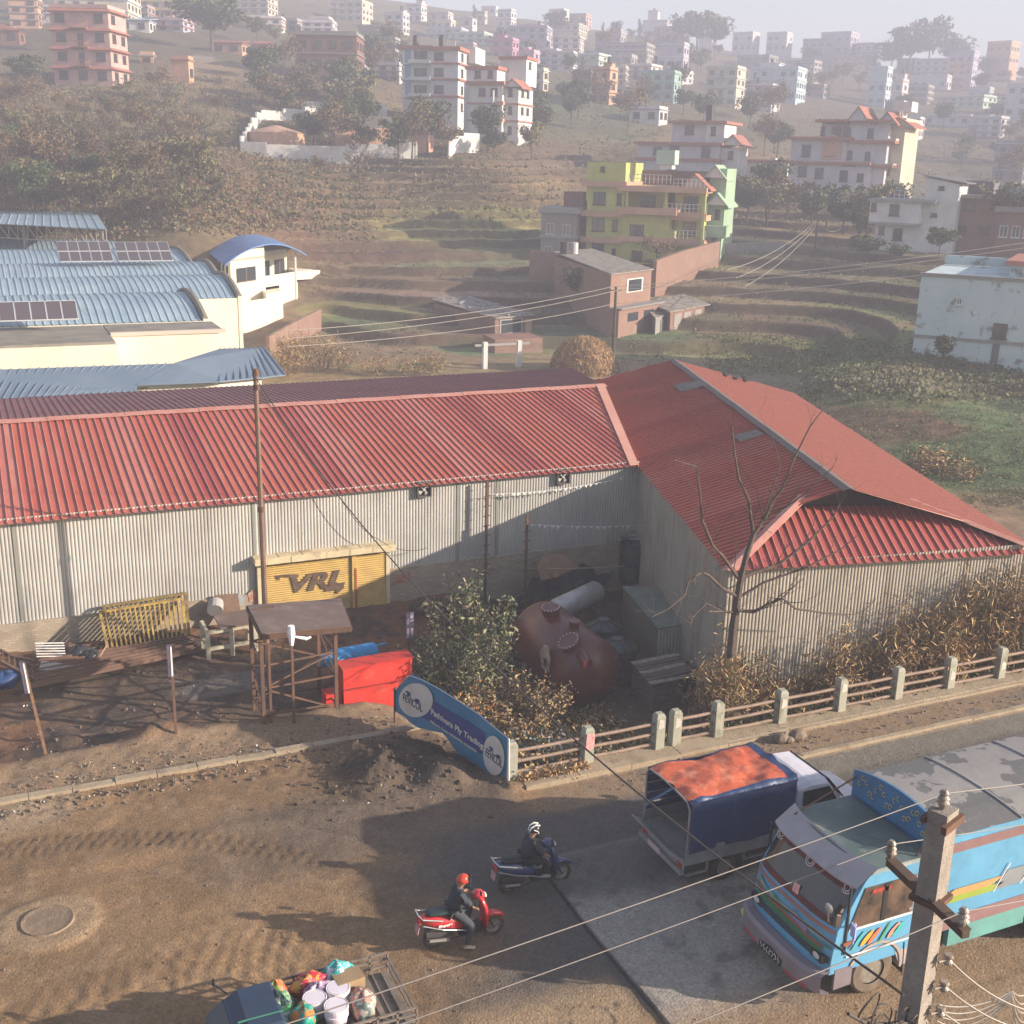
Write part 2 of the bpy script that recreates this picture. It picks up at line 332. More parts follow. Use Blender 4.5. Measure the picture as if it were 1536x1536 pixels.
# ---------------------------------------------------------------- near ground
def yard(u,v):
    u=np.asarray(u,float);v=np.asarray(v,float)
    zw=-.55*smooth01(29.9,31.0,v)-.15*smooth01(27.7,28.3,v)
    ze=-1.45*smooth01(24.15,26.3,v)
    ue=u-(11.0-np.clip(v-23.9,0,6)*.33); f=smooth01(.1,3.2,ue)
    z=zw*(1-f)+ze*f; z=z+(-.62-z)*smooth01(36,38.6,v)*(1-smooth01(15,19,u))
    z=z+(vnoise(u,v,1.1,21,4)-.5)*.22*smooth01(27.7,29,v)+(vnoise(u,v,5,22,2)-.5)*.05
    for (a,b,r,h) in ((3.35,30.6,1.0,.55),(4.6,30.9,1.2,.3),(1.2,31.4,1.3,.25),(9.4,32.8,.9,.25),(12.8,29.4,1.6,.35)):
        z=z+h*np.exp(-((u-a)**2+(v-b)**2)/(r*r*.5))*(.7+.6*vnoise(u,v,2.5,23,3))
    return z
def road(u,v):
    u=np.asarray(u,float);v=np.asarray(v,float)
    z=(vnoise(u,v,.35,31,3)-.5)*.07+(vnoise(u,v,3,32,3)-.5)*.02
    left=1-smooth01(8.5,10.2,u+(vnoise(u,v,.5,33,2)-.5)*2)
    z=z+left*(vnoise(u,v,2.2,34,4)-.5)*.05
    # ridges of trampled mud near the bottom left
    mk=np.exp(-((v-(18.9+.12*(u+2)))/1.15)**2)*left*(1-smooth01(5,7,u)); z=z+mk*(.022*np.sin(u*15+9*vnoise(u,v,.8,35,2))*np.sin(v*9+8*vnoise(u,v,.9,47,2))+.06*(vnoise(u,v,2.6,36,3)-.5))
    # tyre tracks
    vc=25.45-.058*np.clip(u+.7,0,9)**2*1.25; dv=v-vc; tr=(1-smooth01(5.4,6.6,u))*np.exp(-(np.abs(dv)/.42)**6)
    z=z-tr*.022+tr*.022*(np.sin(u*2*math.pi/.24+np.sin(dv*15)*1.2)>0)*(np.abs(np.sin(dv*7.5))>.35)
    for k_ in (-1.3,1.6): z=z-.03*np.exp(-((dv-k_)/.16)**2)*(1-smooth01(7,9,u))
    z=z+.05*np.exp(-((v-24.3-(vnoise(u,v,.3,37,2)-.5))/.4)**2)*left
    # dirt heap in front of the banner
    for (a,b,r,h) in ((9.0,26.0,1.1,.48),(8.0,25.3,.9,.35),(9.7,24.8,.8,.45),(7.9,26.6,.8,.4),(10.6,23.6,.8,.12)):
        z=z+h*np.exp(-((u-a)**2+(v-b)**2)/(r*r*.55))*(.75+.5*vnoise(u,v,2.5,38,4))
    z=z+(vnoise(u,v,4,39,3)-.45)*.22*np.exp(-(((u-8.6)/2.2)**2+((v-25.7)/1.5)**2))
    z=z+left*(vnoise(u,v,3.3,40,3)-.5)*.14*np.exp(-((v-27.0)/.5)**2)
    # raised concrete collar of the manhole
    rr_=np.hypot((u-.1)/1.15,(v-22.3)/1.0); z=z+.06*(1-smooth01(.8,1.05,rr_+.15*(vnoise(u,v,.9,41,2)-.5)))
    # newer slab and its edge, strip by the footway
    sl=smooth01(10.16,10.22,u+.1*(vnoise(u,v,.4,42,2)-.5))*(1-smooth01(20.4,20.7,v)); z=z+sl*.07
    z=z+.12*smooth01(22.15,22.2,v)*smooth01(15.6,15.9,u)*.6+ .10*smooth01(23.4,23.5,v)*smooth01(10.8,10.9,u)
    z=z+.03*smooth01(13.6,13.4,v)
    return z
us=np.concatenate([np.arange(-17,10.06,.07),np.arange(10.08,10.32,.012),np.arange(10.35,40,.07)]); vs=np.concatenate([np.arange(3,12,.4),np.arange(12,27.72,.065)]); U,V=np.meshgrid(us,vs); RZ=road(U,V)
n1=vnoise(U,V,.5,51,5); n2=vnoise(U,V,2.2,52,4); n3=vnoise(U,V,9,53,2)
mud=np.array([.225,.14,.072]); mud2=np.array([.16,.10,.052]); asph=np.array([.080,.075,.072]); conc=np.array([.27,.245,.215]); dust=np.array([.27,.185,.115]); tan=np.array([.30,.21,.125])
Rc=np.broadcast_to(mud,U.shape+(3,)).copy(); Rc=mixc(Rc,mud2,smooth01(.35,.65,n1)*.8); Rc=mixc(Rc,dust,smooth01(.55,.7,n2)*.4)
tarf=smooth01(5.5,9.5,U+(n1-.5)*3)*(1-smooth01(22.0,22.6,V+(n1-.5)*.8-.0))*smooth01(14.6,17,V+ (n1-.5)*1.5+np.clip(8.5-U,0,9)*-.25); Rc=mixc(Rc,asph,tarf*.9)
Rc=mixc(Rc,asph*.9,smooth01(2,6,U)*smooth01(21.6,22.6,V)*(1-smooth01(25,26.2,V+n1))*(1-smooth01(10.6,11.3,U))*.55)
slab_=smooth01(10.14,10.24,U+.1*(vnoise(U,V,.4,42,2)-.5))*(1-smooth01(20.4,20.7,V)); Rc=mixc(Rc,conc*1.1,slab_*.9); Rc=mixc(Rc,asph*1.2,slab_*smooth01(.56,.75,n2)*.6); Rc=mixc(Rc,asph,slab_*smooth01(18.2,19.2,V+(n1-.5)*2)*.8)
edge=np.exp(-((U+.1*(vnoise(U,V,.4,42,2)-.5)-10.17)/.035)**2)*(V<20.6); Rc=mixc(Rc,np.array([.03,.028,.026]),edge*.9)
low=(1-smooth01(14.2,15.6,V+(n1-.5)*1.2))*smooth01(4,8,U); Rc=mixc(Rc,mud*1.1,low*.85)
pav=(1-smooth01(16.0,17.2,V+(n1-.5)*.8))*smooth01(5.6,6.6,U+(n1-.5))*(1-smooth01(9.8,10.1,U)); Rc=mixc(Rc,tan,pav*.8)
# cracks of the old broken surface
ck=np.abs(vnoise(U,V,1.3,54,3)-.5); Rc=mixc(Rc,np.array([.06,.045,.035]),(1-smooth01(.0,.028,ck))*pav*.95)
side=smooth01(22.1,22.4,V)*smooth01(11.0,12,U); Rc=mixc(Rc,np.array([.215,.15,.095]),side*.9); Rc=mixc(Rc,asph*1.3,side*smooth01(.6,.7,n2)*(V<23.4)*.6); Rc=mixc(Rc,np.array([.31,.25,.17]),side*smooth01(23.35,23.45,V)*.9); Rc=mixc(Rc,tan,np.exp(-((V-22.25)/.09)**2)*smooth01(15,16,U)*.8)
Rc=mixc(Rc,np.array([.17,.15,.12]),smooth01(20.9,21.5,V+(n1-.5)*.6)*(1-smooth01(22.,22.3,V))*smooth01(13,16,U)*.8)
vc=25.45-.0725*np.clip(U+.7,0,9)**2; dv=V-vc; trk=(1-smooth01(5.4,6.6,U))*np.exp(-(np.abs(dv)/.42)**6); Rc=mixc(Rc,mud2*.75,trk*.6*((RZ<np.median(RZ))|(n3>.5)))
heap=np.exp(-(((U-9.0)/1.9)**2+((V-25.8)/1.1)**2)); Rc=mixc(Rc,np.array([.05,.038,.028]),np.clip(heap*1.5,0,.9))
rr_=np.hypot((U-.1)/1.15,(V-22.3)/1.0); Rc=mixc(Rc,tan*.95,(1-smooth01(.8,1.05,rr_+.15*(n1-.5)))*.8)
Rc=mixc(Rc,np.array([.28,.21,.14]),smooth01(.5,.65,vnoise(U,V,.22,55,2))*smooth01(25.6,26.4,V)*(U<3)*.6)
Rc=Rc*(.82+.36*n3)[...,None]
M('road_dirt',(.2,.2,.2),vc=True,sc=14,bump=.6,bs=22,rough=.9)
gridmesh('road',U,V,RZ,Rc,MATS['road_dirt'],mask=(V<27.55)&((V<24.12)|(U<10.9-(V-23.9)*.33+.4)))
us=np.arange(-17,42,.1); vs=np.arange(23.95,39.6,.085); U,V=np.meshgrid(us,vs); YZ=yard(U,V); n1=vnoise(U,V,.5,61,5); n2=vnoise(U,V,2.2,62,4); n3=vnoise(U,V,8,63,2)
Yc=np.broadcast_to(np.array([.095,.062,.042]),U.shape+(3,)).copy(); Yc=mixc(Yc,np.array([.17,.085,.045]),smooth01(.5,.62,n1)*.8); Yc=mixc(Yc,np.array([.045,.036,.032]),smooth01(.55,.68,n2)*.8)
strip=(1-smooth01(29.7,30.3,V+(n1-.5)*.7))*(U<11.5); Yc=mixc(Yc,np.array([.24,.165,.10]),strip*.9)
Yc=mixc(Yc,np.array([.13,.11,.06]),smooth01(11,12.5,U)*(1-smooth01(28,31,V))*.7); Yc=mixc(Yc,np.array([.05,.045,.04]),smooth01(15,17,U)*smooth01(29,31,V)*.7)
Yc=mixc(Yc,np.array([.14,.13,.12]),((U>4.3)&(U<7.4)&(V>33.2)&(V<34.6)&(n2<.55))*.7)
Yc=Yc*(.8+.4*n3)[...,None]
gridmesh('yard_ground',U,V,YZ,Yc,MATS['road_dirt'],mask=(V>27.6)|(U>10.9-(V-23.9)*.33+.3))
# ---------------------------------------------------------------- long red-roofed shed and its side shed
TIN=M('galvanised',(.44,.42,.385),(.34,.325,.30),sc=.5,rough=.5,metal=.15,spec=.5,c3=(.23,.19,.15),sc3=1.2,st3=(2.5,2.5,.35),lo3=.55,hi3=.72,f3=.55)
TIN2=M('dusty_tin',(.34,.30,.25),(.27,.24,.20),sc=.6,rough=.7,c3=(.15,.11,.08),sc3=1.2,st3=(2.5,2.5,.35),lo3=.5,hi3=.7,f3=.6)
ROOF=M('red_roof_sheet',(.46,.10,.06),(.40,.085,.055),sc=.35,rough=.55,spec=.4,c3=(.47,.20,.15),sc3=1.4,st3=(2.2,.16,1),lo3=.5,hi3=.72,f3=.6,bump=.25,bs=5)
ROOFW=M('red_roof_faded',(.56,.29,.22),(.48,.22,.165),sc=.3,rough=.65,spec=.3,c3=(.50,.27,.20),sc3=1.2,st3=(.3,1.5,1),lo3=.48,hi3=.72,f3=.6,bump=.25,bs=5)
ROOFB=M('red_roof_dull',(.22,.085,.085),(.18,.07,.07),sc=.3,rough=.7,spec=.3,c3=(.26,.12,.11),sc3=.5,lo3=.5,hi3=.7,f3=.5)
PLB=M('painted_brick',(.42,.34,.25),(.34,.27,.20),sc=1.2,brick=(.24,.085,(.28,.23,.17)),c3=(.16,.11,.08),sc3=.9,st3=(1,1,2.2),lo3=.56,hi3=.75,f3=.7)
RTOP=M('rib_top_pale',(.52,.23,.18),(.44,.17,.13),sc=3,rough=.7); RSIDE=M('rib_side_dark',(.36,.075,.05),(.30,.065,.045),sc=3,rough=.7); RTOPW=M('rib_top_red',(.44,.10,.08),(.40,.12,.10),sc=3,rough=.6); RSIDEW=M('rib_side_deep',(.28,.06,.04),(.30,.07,.05),sc=3)  # ribs coloured by face: sides darker than the flat pans, tops set apart
SH1=M('red_sheet_faded',(.47,.15,.115),(.40,.12,.095),sc=.5,rough=.6,c3=(.5,.25,.19),sc3=1.4,st3=(2.2,.16,1),lo3=.5,hi3=.7,f3=.6); SH2=M('red_sheet_dark',(.36,.065,.055),(.31,.055,.05),sc=.5,rough=.6,c3=(.42,.18,.14),sc3=1.4,st3=(2.2,.16,1),lo3=.5,hi3=.7,f3=.5)
RIDGE=M('ridge_cap',(.46,.24,.20),(.42,.17,.13),sc=2,rough=.7)
DARK=M('dark_gap',(.02,.018,.016))
RUST=M('rusty_steel',(.10,.055,.038),(.15,.075,.045),sc=6,rough=.85,c3=(.06,.045,.04),sc3=3,f3=.7)
t=thing('long_shed','long low shed with red ribbed roof and grey tin wall above a brick plinth','shed',(5,45,-.6))
EV,EZ=38.35,3.76; RV,RZ_=EV+9,5.13; UL=-16.5
re=G(905,578,RZ_); be=G(850,549,4.15); vb=G(0,598,4.15)[1]; RV=re[1]
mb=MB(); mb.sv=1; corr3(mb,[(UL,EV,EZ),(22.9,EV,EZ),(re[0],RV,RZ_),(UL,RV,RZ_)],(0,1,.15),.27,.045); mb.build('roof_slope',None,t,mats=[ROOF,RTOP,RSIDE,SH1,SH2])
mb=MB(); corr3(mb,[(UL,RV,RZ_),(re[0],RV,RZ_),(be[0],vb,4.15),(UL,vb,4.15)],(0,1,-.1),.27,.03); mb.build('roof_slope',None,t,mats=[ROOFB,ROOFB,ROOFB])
mb=MB(); n_=30
for i in range(n_):
    a=UL+(re[0]-UL)*i/n_; b=UL+(re[0]-UL)*(i+1)/n_; o_=.012*(i%2); mb.slab([(a,RV-.32,RZ_-.01+o_),(b+.05,RV-.32,RZ_-.01+o_),(b+.05,RV,RZ_+.07+o_),(a,RV,RZ_+.07+o_)],(0,0,.012)); mb.slab([(a,RV,RZ_+.07+o_),(b+.05,RV,RZ_+.07+o_),(b+.05,RV+.3,RZ_-.0+o_),(a,RV+.3,RZ_-.0+o_)],(0,0,.012))
mb.build('ridge_cap',RIDGE,t)
mb=MB(); mb.slab([(22.9,EV,EZ+.05),(22.55,EV,EZ+.05),(re[0]-.4,RV,RZ_+.06),(re[0],RV,RZ_+.06)],(0,0,.03)); mb.slab([(22.92,EV,EZ-.25),(22.92,EV,EZ+.05),(re[0]+.02,RV,RZ_+.06),(re[0]+.02,RV,RZ_-.25)],(.03,0,0)); mb.build('verge_trim',ROOFW,t)
sh0=onv(388,930,38.6); sh1=onv(584,915,38.6); SU0,SU1=sh0[0],sh1[0]; SZT=onv(583,822,38.55)[2]
WT=3.86
for a,b,zb in ((UL,SU0,.32),(SU0,SU1,SZT+.1),(SU1,23.2,.62)):
    mb=MB(); corr3(mb,[(a,38.7,zb),(b,38.7,zb),(b,38.7,WT),(a,38.7,WT)],(0,0,1),.115,.022,'sine'); mb.build('wall_sheet',TIN,t)
for a,b,zt in ((UL,SU0,.34),(SU1,23.2,.64)):
    MB().bx(a,b,38.62,38.95,-1.9,zt).build('plinth',PLB,t)
MB().bx(UL,re[0]-.3,vb-.4,vb-.2,-1.2,4.1).bx(UL,UL+.2,38.9,vb,-1,3.8).build('rear_wall',TIN2,t)
MB().slab([(22.8,38.7,-1.8),(22.8,38.7,3.75),(re[0]-.3,RV,RZ_-.05),(be[0],vb,4.1),(be[0],vb,-1.8)],(-.1,0,0)).build('gable_wall',TIN2,t)
# battens/seams
for px in (26,384,687,745): u_=onv(px,850,38.6)[0]; MB().bx(u_-.05,u_+.05,38.66,38.69,.4,3.8).build('seam_strip',M('seam',(.22,.22,.19)),t)
# small round openings patched in wall
YEL=M('yellow_paint',(.50,.34,.10),(.42,.28,.09),sc=2,rough=.6,c3=(.30,.20,.09),sc3=1.5,st3=(1,1,2.5),lo3=.52,hi3=.7,f3=.6)
CREAM=M('cream_plaster',(.56,.47,.30),(.48,.39,.25),sc=1.5,c3=(.25,.18,.11),sc3=1.4,lo3=.55,hi3=.68,f3=.8,bump=.3,bs=8)
s=MB(); um=onv(530,870,38.6)[0]
for a,b in ((SU0+.13,um-.08),(um+.08,SU1-.14)):
    k=0; z=-.75
    while z<SZT-.02:
        s.loft([[(x,38.56,z),(x,38.52,z+.03),(x,38.56,z+.078)] for x in (a,b)],caps=False,closed=False); z+=.08
sd_=s.build('shutter',YEL,t)
MB().bx(um-.08,um+.08,38.46,38.62,-.75,SZT).build('shutter_post',YEL,t)
MB().bx(um+.02,um+.085,38.44,38.46,-.75,.9).build('red_stripe',M('red_smear',(.35,.04,.03),(.3,.1,.06),sc=6),t)
MB().bx(SU0,SU0+.13,38.5,38.7,-.8,SZT).build('jamb',CREAM,t); MB().bx(SU1-.14,SU1,38.5,38.7,-.8,SZT).build('jamb',CREAM,t)
l_=MB(); 
for i in range(12):
    a=SU0-.12+(SU1-SU0+.24)*i/12; b=SU0-.12+(SU1-SU0+.24)*(i+1)/12; j=random.uniform(-.015,.015); l_.bx(a,b+.001*(i%2),38.22+j,38.7,SZT,SZT+.24+j)
l_.build('lintel',CREAM,t)
LOGO=M('logo_brown',(.075,.045,.035),(.14,.09,.05),sc=5,rough=.8)
c0=onv(475,872,38.5); put_text('logo','VRL',.86,LOGO,sd_,(c0[0]-.08,38.50,c0[2]-.03),(1,0,0),(0,0,1),sx=1.42,font_shear=.28,bold=.035,ext=.006)
a0=onv(414,865,38.5); MB().add([(a0[0],38.495,a0[2]+.05),(a0[0]+.8,38.495,a0[2]-.0),(a0[0]+.8,38.495,a0[2]-.12),(a0[0]+.15,38.495,a0[2]-.03),(a0[0]+.1,38.495,a0[2]-.2)],[(0,1,2,3),(0,3,4)]).build('logo_swoosh',LOGO,sd_)
a1=onv(500,884,38.5); MB().add([(a1[0]-.3,38.493,a1[2]-.05),(a1[0]+.1,38.493,a1[2]-.05),(a1[0]+.1,38.493,a1[2]-.22),(a1[0]+.42,38.493,a1[2]+.03),(a1[0]+.1,38.493,a1[2]+.28),(a1[0]+.1,38.493,a1[2]+.1),(a1[0]-.3,38.493,a1[2]+.1)],[(0,1,5,6),(2,3,4,5,1)]).build('logo_arrow',LOGO,sd_)
# red smears on the plinth
for px,py,rx,rz,c in ((605,868,.45,.25,(.30,.06,.04)),(378,895,.18,.25,(.38,.08,.07)),(360,900,.2,.25,(.25,.33,.4))):
    p=onv(px,py,38.6); n=14; pts=[(p[0]+rx*math.cos(2*math.pi*i/n)*random.uniform(.6,1.2),38.605,p[2]+rz*math.sin(2*math.pi*i/n)*random.uniform(.6,1.2)) for i in range(n)]
    MB().poly(pts).build('paint_patch',M('smear_%d'%px,c,(.36,.28,.2),sc=9,rough=.9),t)
for px,py in ((637,735),(846,716)):
    p=onv(px,py,38.5); f=MB()
    for a in (-.27,.24): f.bx(p[0]+a,p[0]+a+.04,38.5,38.68,p[2]-.27,p[2]+.27)
    f.bx(p[0]-.27,p[0]+.27,38.5,38.68,p[2]+.24,p[2]+.28); f.bx(p[0]-.27,p[0]+.27,38.5,38.68,p[2]-.28,p[2]-.24); fo=f.build('vent_fan',M('fan_frame',(.10,.09,.08)),t)
    MB().bx(p[0]-.23,p[0]+.23,38.64,38.66,p[2]-.24,p[2]+.24).build('fan_opening',DARK,fo)
    b=MB()
    for k in range(4):
        an=k*math.pi/2+.5; c_,s_=math.cos(an),math.sin(an); b.add([(p[0]+c_*.03-s_*.03,38.58,p[2]+s_*.03+c_*.03),(p[0]+c_*.22-s_*.09,38.56,p[2]+s_*.22+c_*.09),(p[0]+c_*.22+s_*.07,38.6,p[2]+s_*.22-c_*.07)],[(0,1,2)])
    b.cyl((p[0],38.6,p[2]),(p[0],38.54,p[2]),.05); b.build('fan_blades',M('fan_blade',(.45,.42,.38)),fo)
# ---- side shed
wl=thing('side_shed','side shed with red half hipped roof and tin walls, angled off the long shed','shed',(24,38,-1.6))
Lf=np.array([28.2,54.5,EZ]); L0=np.array([22.93,38.3,EZ]); L1=G(1090,858,EZ); Rr=np.array([28.95,24.85,EZ]); R0=G(1190,590,EZ)
Lf=L1+(L0-L1)*1.0; 
RN=G(1275,735,5.3); RF=G(1010,540,5.3)
dl=(L0-L1); Lf=L1+dl*((R0-Rr)[1]/dl[1])*1.16; Rr=G(1552,822,EZ)
nl=np.cross(RF-RN,L1-RN); nrr=np.cross(RF-RN,Rr-RN); R0=onplane(1190,590,Rr,nrr); Lf[2]=RN[2]-((Lf[0]-RN[0])*nl[0]+(Lf[1]-RN[1])*nl[1])/nl[2]; ezl=float(Lf[2]); ezr=float(R0[2])
hl=onplane(1205,745,L1,nl); hr=onplane(1368,750,Rr,nrr)
mb=MB(); mb.sv=1
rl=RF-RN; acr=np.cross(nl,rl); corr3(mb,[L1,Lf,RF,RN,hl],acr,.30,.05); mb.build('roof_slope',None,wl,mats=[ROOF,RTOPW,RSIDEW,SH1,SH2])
mb=MB(); acr=np.cross(nrr,rl); corr3(mb,[Rr,hr,RN,RF,R0],acr,.30,.05); mb.build('roof_slope',None,wl,mats=[ROOFW,RTOP,M('rib_side_maroon',(.19,.06,.05),(.24,.08,.065),sc=3)])  # rib sides much darker than the pans on this slope
hd=np.array([0,0,-.13]); hrun=(hl+hr)/2-(L1+Rr)/2
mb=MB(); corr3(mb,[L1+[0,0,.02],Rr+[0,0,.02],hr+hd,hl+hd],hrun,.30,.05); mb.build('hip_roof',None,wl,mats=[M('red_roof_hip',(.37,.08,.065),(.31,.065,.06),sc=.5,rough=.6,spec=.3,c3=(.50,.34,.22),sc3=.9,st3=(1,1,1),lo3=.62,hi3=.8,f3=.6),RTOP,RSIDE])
def cap(a,b,wd,nm,mt=RIDGE,up=.05,par=None):
    a=Vector(a);b=Vector(b); dd=(b-a).normalized(); sd=dd.cross(Vector((0,0,1))).normalized()*wd; m_=MB(); k=max(1,int((b-a).length/2.2))
    for i in range(k):
        p=a+(b-a)*i/k; q=a+(b-a)*(i+1)/k+dd*.05; o_=Vector((0,0,up+.012*(i%2)))
        m_.slab([p+o_,q+o_,q+o_+sd-Vector((0,0,.07)),p+o_+sd-Vector((0,0,.07))],(0,0,.012)); m_.slab([p+o_,q+o_,q+o_-sd-Vector((0,0,.07)),p+o_-sd-Vector((0,0,.07))],(0,0,.012))
    return m_.build(nm,mt,par)
cap(RN,RF,.24,'ridge_cap',M('ridge_dark',(.12,.10,.095)),par=wl); cap(L1,hl,.2,'hip_cap',RIDGE,par=wl); cap(Rr,hr,.18,'hip_cap',RIDGE,par=wl)
MB().slab([hl+[0,.05,-.3],hr+[0,.05,-.3],RN+[0,.35,-.05]],(0,.04,0)).build('vent_gable',DARK,wl)
for (a,b,c,d_) in (((1010,580),(1048,572),(1062,580),(1022,590)),((1098,656),(1134,647),(1146,654),(1110,665))):
    mb=MB(); mb.slab([onplane(q[0],q[1],L1,nl)+np.array([0,0,.06]) for q in (a,b,c,d_)],(0,0,.02)); mb.build('skylight_sheet',M('skylight',(.10,.10,.09),(.2,.17,.15),sc=3),wl)
cen=(L1+Rr+R0+Lf)/4
def ins(p,k=.3): q=np.array(p)-cen; q[2]=0; q=q/np.linalg.norm(q); r=np.array(p)-q*k; return r
i1,i0,ir,irr=ins(L1,.35),ins(Lf,.35),ins(R0,.35),ins(Rr,.35)
for a,b,nm in ((i1,i0,'wall_sheet'),(i1,irr,'wall_sheet'),(irr,ir,'wall_sheet'),(i0,ir,'wall_sheet')):
    a=np.array(a);b=np.array(b); mb=MB(); mb2=[(a[0],a[1],-1.9),(b[0],b[1],-1.9),(b[0],b[1],b[2]+.03),(a[0],a[1],a[2]+.03)]; corr3(mb,mb2,(0,0,1),.115,.022,'sine'); mb.build(nm,TIN if nm and a is i1 else TIN2,wl)
for px,py in ((1088,566),(1103,571),(1118,574),(1117,570)):
    p=onplane(px,py,Rr,nrr); b=MB(); b.ell((p[0],p[1],p[2]+.12),.17,.08,.09,8,6); b.ell((p[0]-.15,p[1],p[2]+.2),.055,.05,.05,6,5); b.cyl((p[0]-.19,p[1],p[2]+.2),(p[0]-.27,p[1],p[2]+.18),.02,.003,5); b.beam((p[0]+.12,p[1],p[2]+.12),(p[0]+.32,p[1],p[2]+.07),.07,.02); b.cyl((p[0],p[1]-.03,p[2]+.08),(p[0],p[1]-.03,p[2]-.02),.01,n=4); b.cyl((p[0],p[1]+.03,p[2]+.08),(p[0],p[1]+.03,p[2]-.02),.01,n=4)
    o=b.build('crow',M('crow_black',(.02,.02,.022)),smooth=True); tag(o,'small black crow perched on the faded right slope of the side shed roof','bird','crows on the side shed roof')
# ---------------------------------------------------------------- factory with blue barrel roofs
BLUE=M('blue_roof_sheet',(.24,.33,.40),(.33,.42,.47),sc=.4,rough=.5,spec=.5,c3=(.16,.22,.24),sc3=.9,st3=(2,.3,1),lo3=.5,hi3=.75,f3=.6)
BLUE2=M('blue_roof_deep',(.11,.20,.42),(.14,.25,.46),sc=.4,rough=.5,spec=.5)
BLUE3=M('blue_roof_slate',(.13,.18,.24),(.16,.21,.27),sc=.5,rough=.6,spec=.4)
PALE=M('pale_yellow_wall',(.76,.70,.55),(.70,.63,.49),sc=.6,c3=(.45,.34,.24),sc3=.7,lo3=.6,hi3=.8,f3=.5)
CONC=M('grey_concrete',(.27,.24,.20),(.20,.18,.15),sc=.8,rough=.9,c3=(.12,.10,.08),sc3=.6,lo3=.5,hi3=.7,f3=.6)
WHITE=M('white_paint',(.70,.68,.66),(.62,.60,.57),sc=.8,c3=(.40,.36,.32),sc3=.6,lo3=.6,hi3=.8,f3=.5)
GLASS=M('window_glass',(.035,.045,.055),rough=.15,spec=.8)
def barrel(mb,u0,u1,v0,w,z0,rise,period=.45,amp=.05,sk=12):
    prof=[(0,0),(.70,0),(.78,1),(.90,1),(.97,0)]; us=[];hs=[]; k=math.floor(u0/period)
    while k*period<u1:
        for a,h in prof:
            x=(k+a)*period
            if u0<=x<=u1: us.append(x);hs.append(h*amp)
        k+=1
    vs=[]; 
    for x,h in zip(us,hs):
        for i in range(sk+1):
            t_=i/sk; vs.append((x,v0+w*t_,z0+rise*(1-(2*t_-1)**2)+h))
    n=sk+1; fs=[(i*n+j,(i+1)*n+j,(i+1)*n+j+1,i*n+j+1) for i in range(len(us)-1) for j in range(sk)]
    mb.add(vs,fs)
ft=thing('factory','pale yellow factory hall under three rows of curved light blue roofs with solar panels','factory',(10,90,-1.2))

def uat(px,v,z):
    us_=np.linspace(-60,80,2801); x=[proj((q,v,z))[0] for q in us_]; return float(us_[int(np.argmin(abs(np.array(x)-px)))])
ZB,RB=5.1,1.05
vA=G(300,481,ZB)[1]; cA=G(300,435,6.35)[1]; wB=2*(cA-vA); BR_=[]
BR_.append((vA,wB,305)); v_=G(345,413,6.35)[1]-wB/2; BR_.append((max(v_,vA+wB),wB,357)); v_=BR_[-1][0]+wB; BR_.append((v_,wB,328)); v_+=wB+.2; w_=2*(G(285,371,6.35)[1]-v_); BR_.append((v_,w_,289)); v_+=w_+.2; BR_.append((v_,wB,284))
uA=uat(305,vA,ZB)
for v0_,w_,px_ in BR_:
    u1_=uat(px_,v0_,ZB)
    mb=MB(); barrel(mb,-22,u1_,v0_,w_,ZB,RB); mb.build('barrel_roof',BLUE,ft)
    e=MB(); pts=[(u1_+.02,v0_+w_*i/14,ZB+RB*(1-(2*i/14-1)**2)+.1) for i in range(15)]; e.slab(pts+[(u1_+.02,v0_+w_,-1),(u1_+.02,v0_,-1)],(.25,0,0)); e.build('end_wall',PALE,ft)
    e=MB(); e.tube([(p[0]+.12,p[1],p[2]+.04) for p in pts],.18,6); e.build('end_beam',CONC,ft)
    if v0_!=vA: MB().bx(-22,u1_,v0_+.05,v0_+.2,-1,ZB-.02).build('wall',PALE,ft)
MB().bx(-22,uA,vA-.1,vA+.1,-1,ZB-.02).build('wall',PALE,ft)
p_=G(328,499,4.95); q_=G(165,517,4.93)
MB().bx(G(165,500,4.95)[0],p_[0],p_[1],vA-.12,-1.2,4.95).build('wall',PALE,ft)
MB().bx(-22,G(165,500,4.95)[0]-.02,q_[1],vA-.12,-1.2,4.92).build('wall',PALE,ft)
MB().bx(G(165,500,4.95)[0]-.1,p_[0]+.35,p_[1]+.25,vA-.3,4.95,5.08).bx(-22,G(165,500,4.95)[0]-.15,q_[1]+.2,vA-.3,4.93,5.06).build('flat_roof',CONC,ft)
MB().bx(G(165,500,4.95)[0]-.1,p_[0]+.4,p_[1]-.1,p_[1]+.24,4.95,5.16).build('parapet',M('parapet_pink',(.55,.45,.38)),ft)
PANEL=M('solar_cell',(.09,.075,.085),rough=.3,spec=.6); PF=M('panel_frame',(.55,.55,.55),rough=.4)
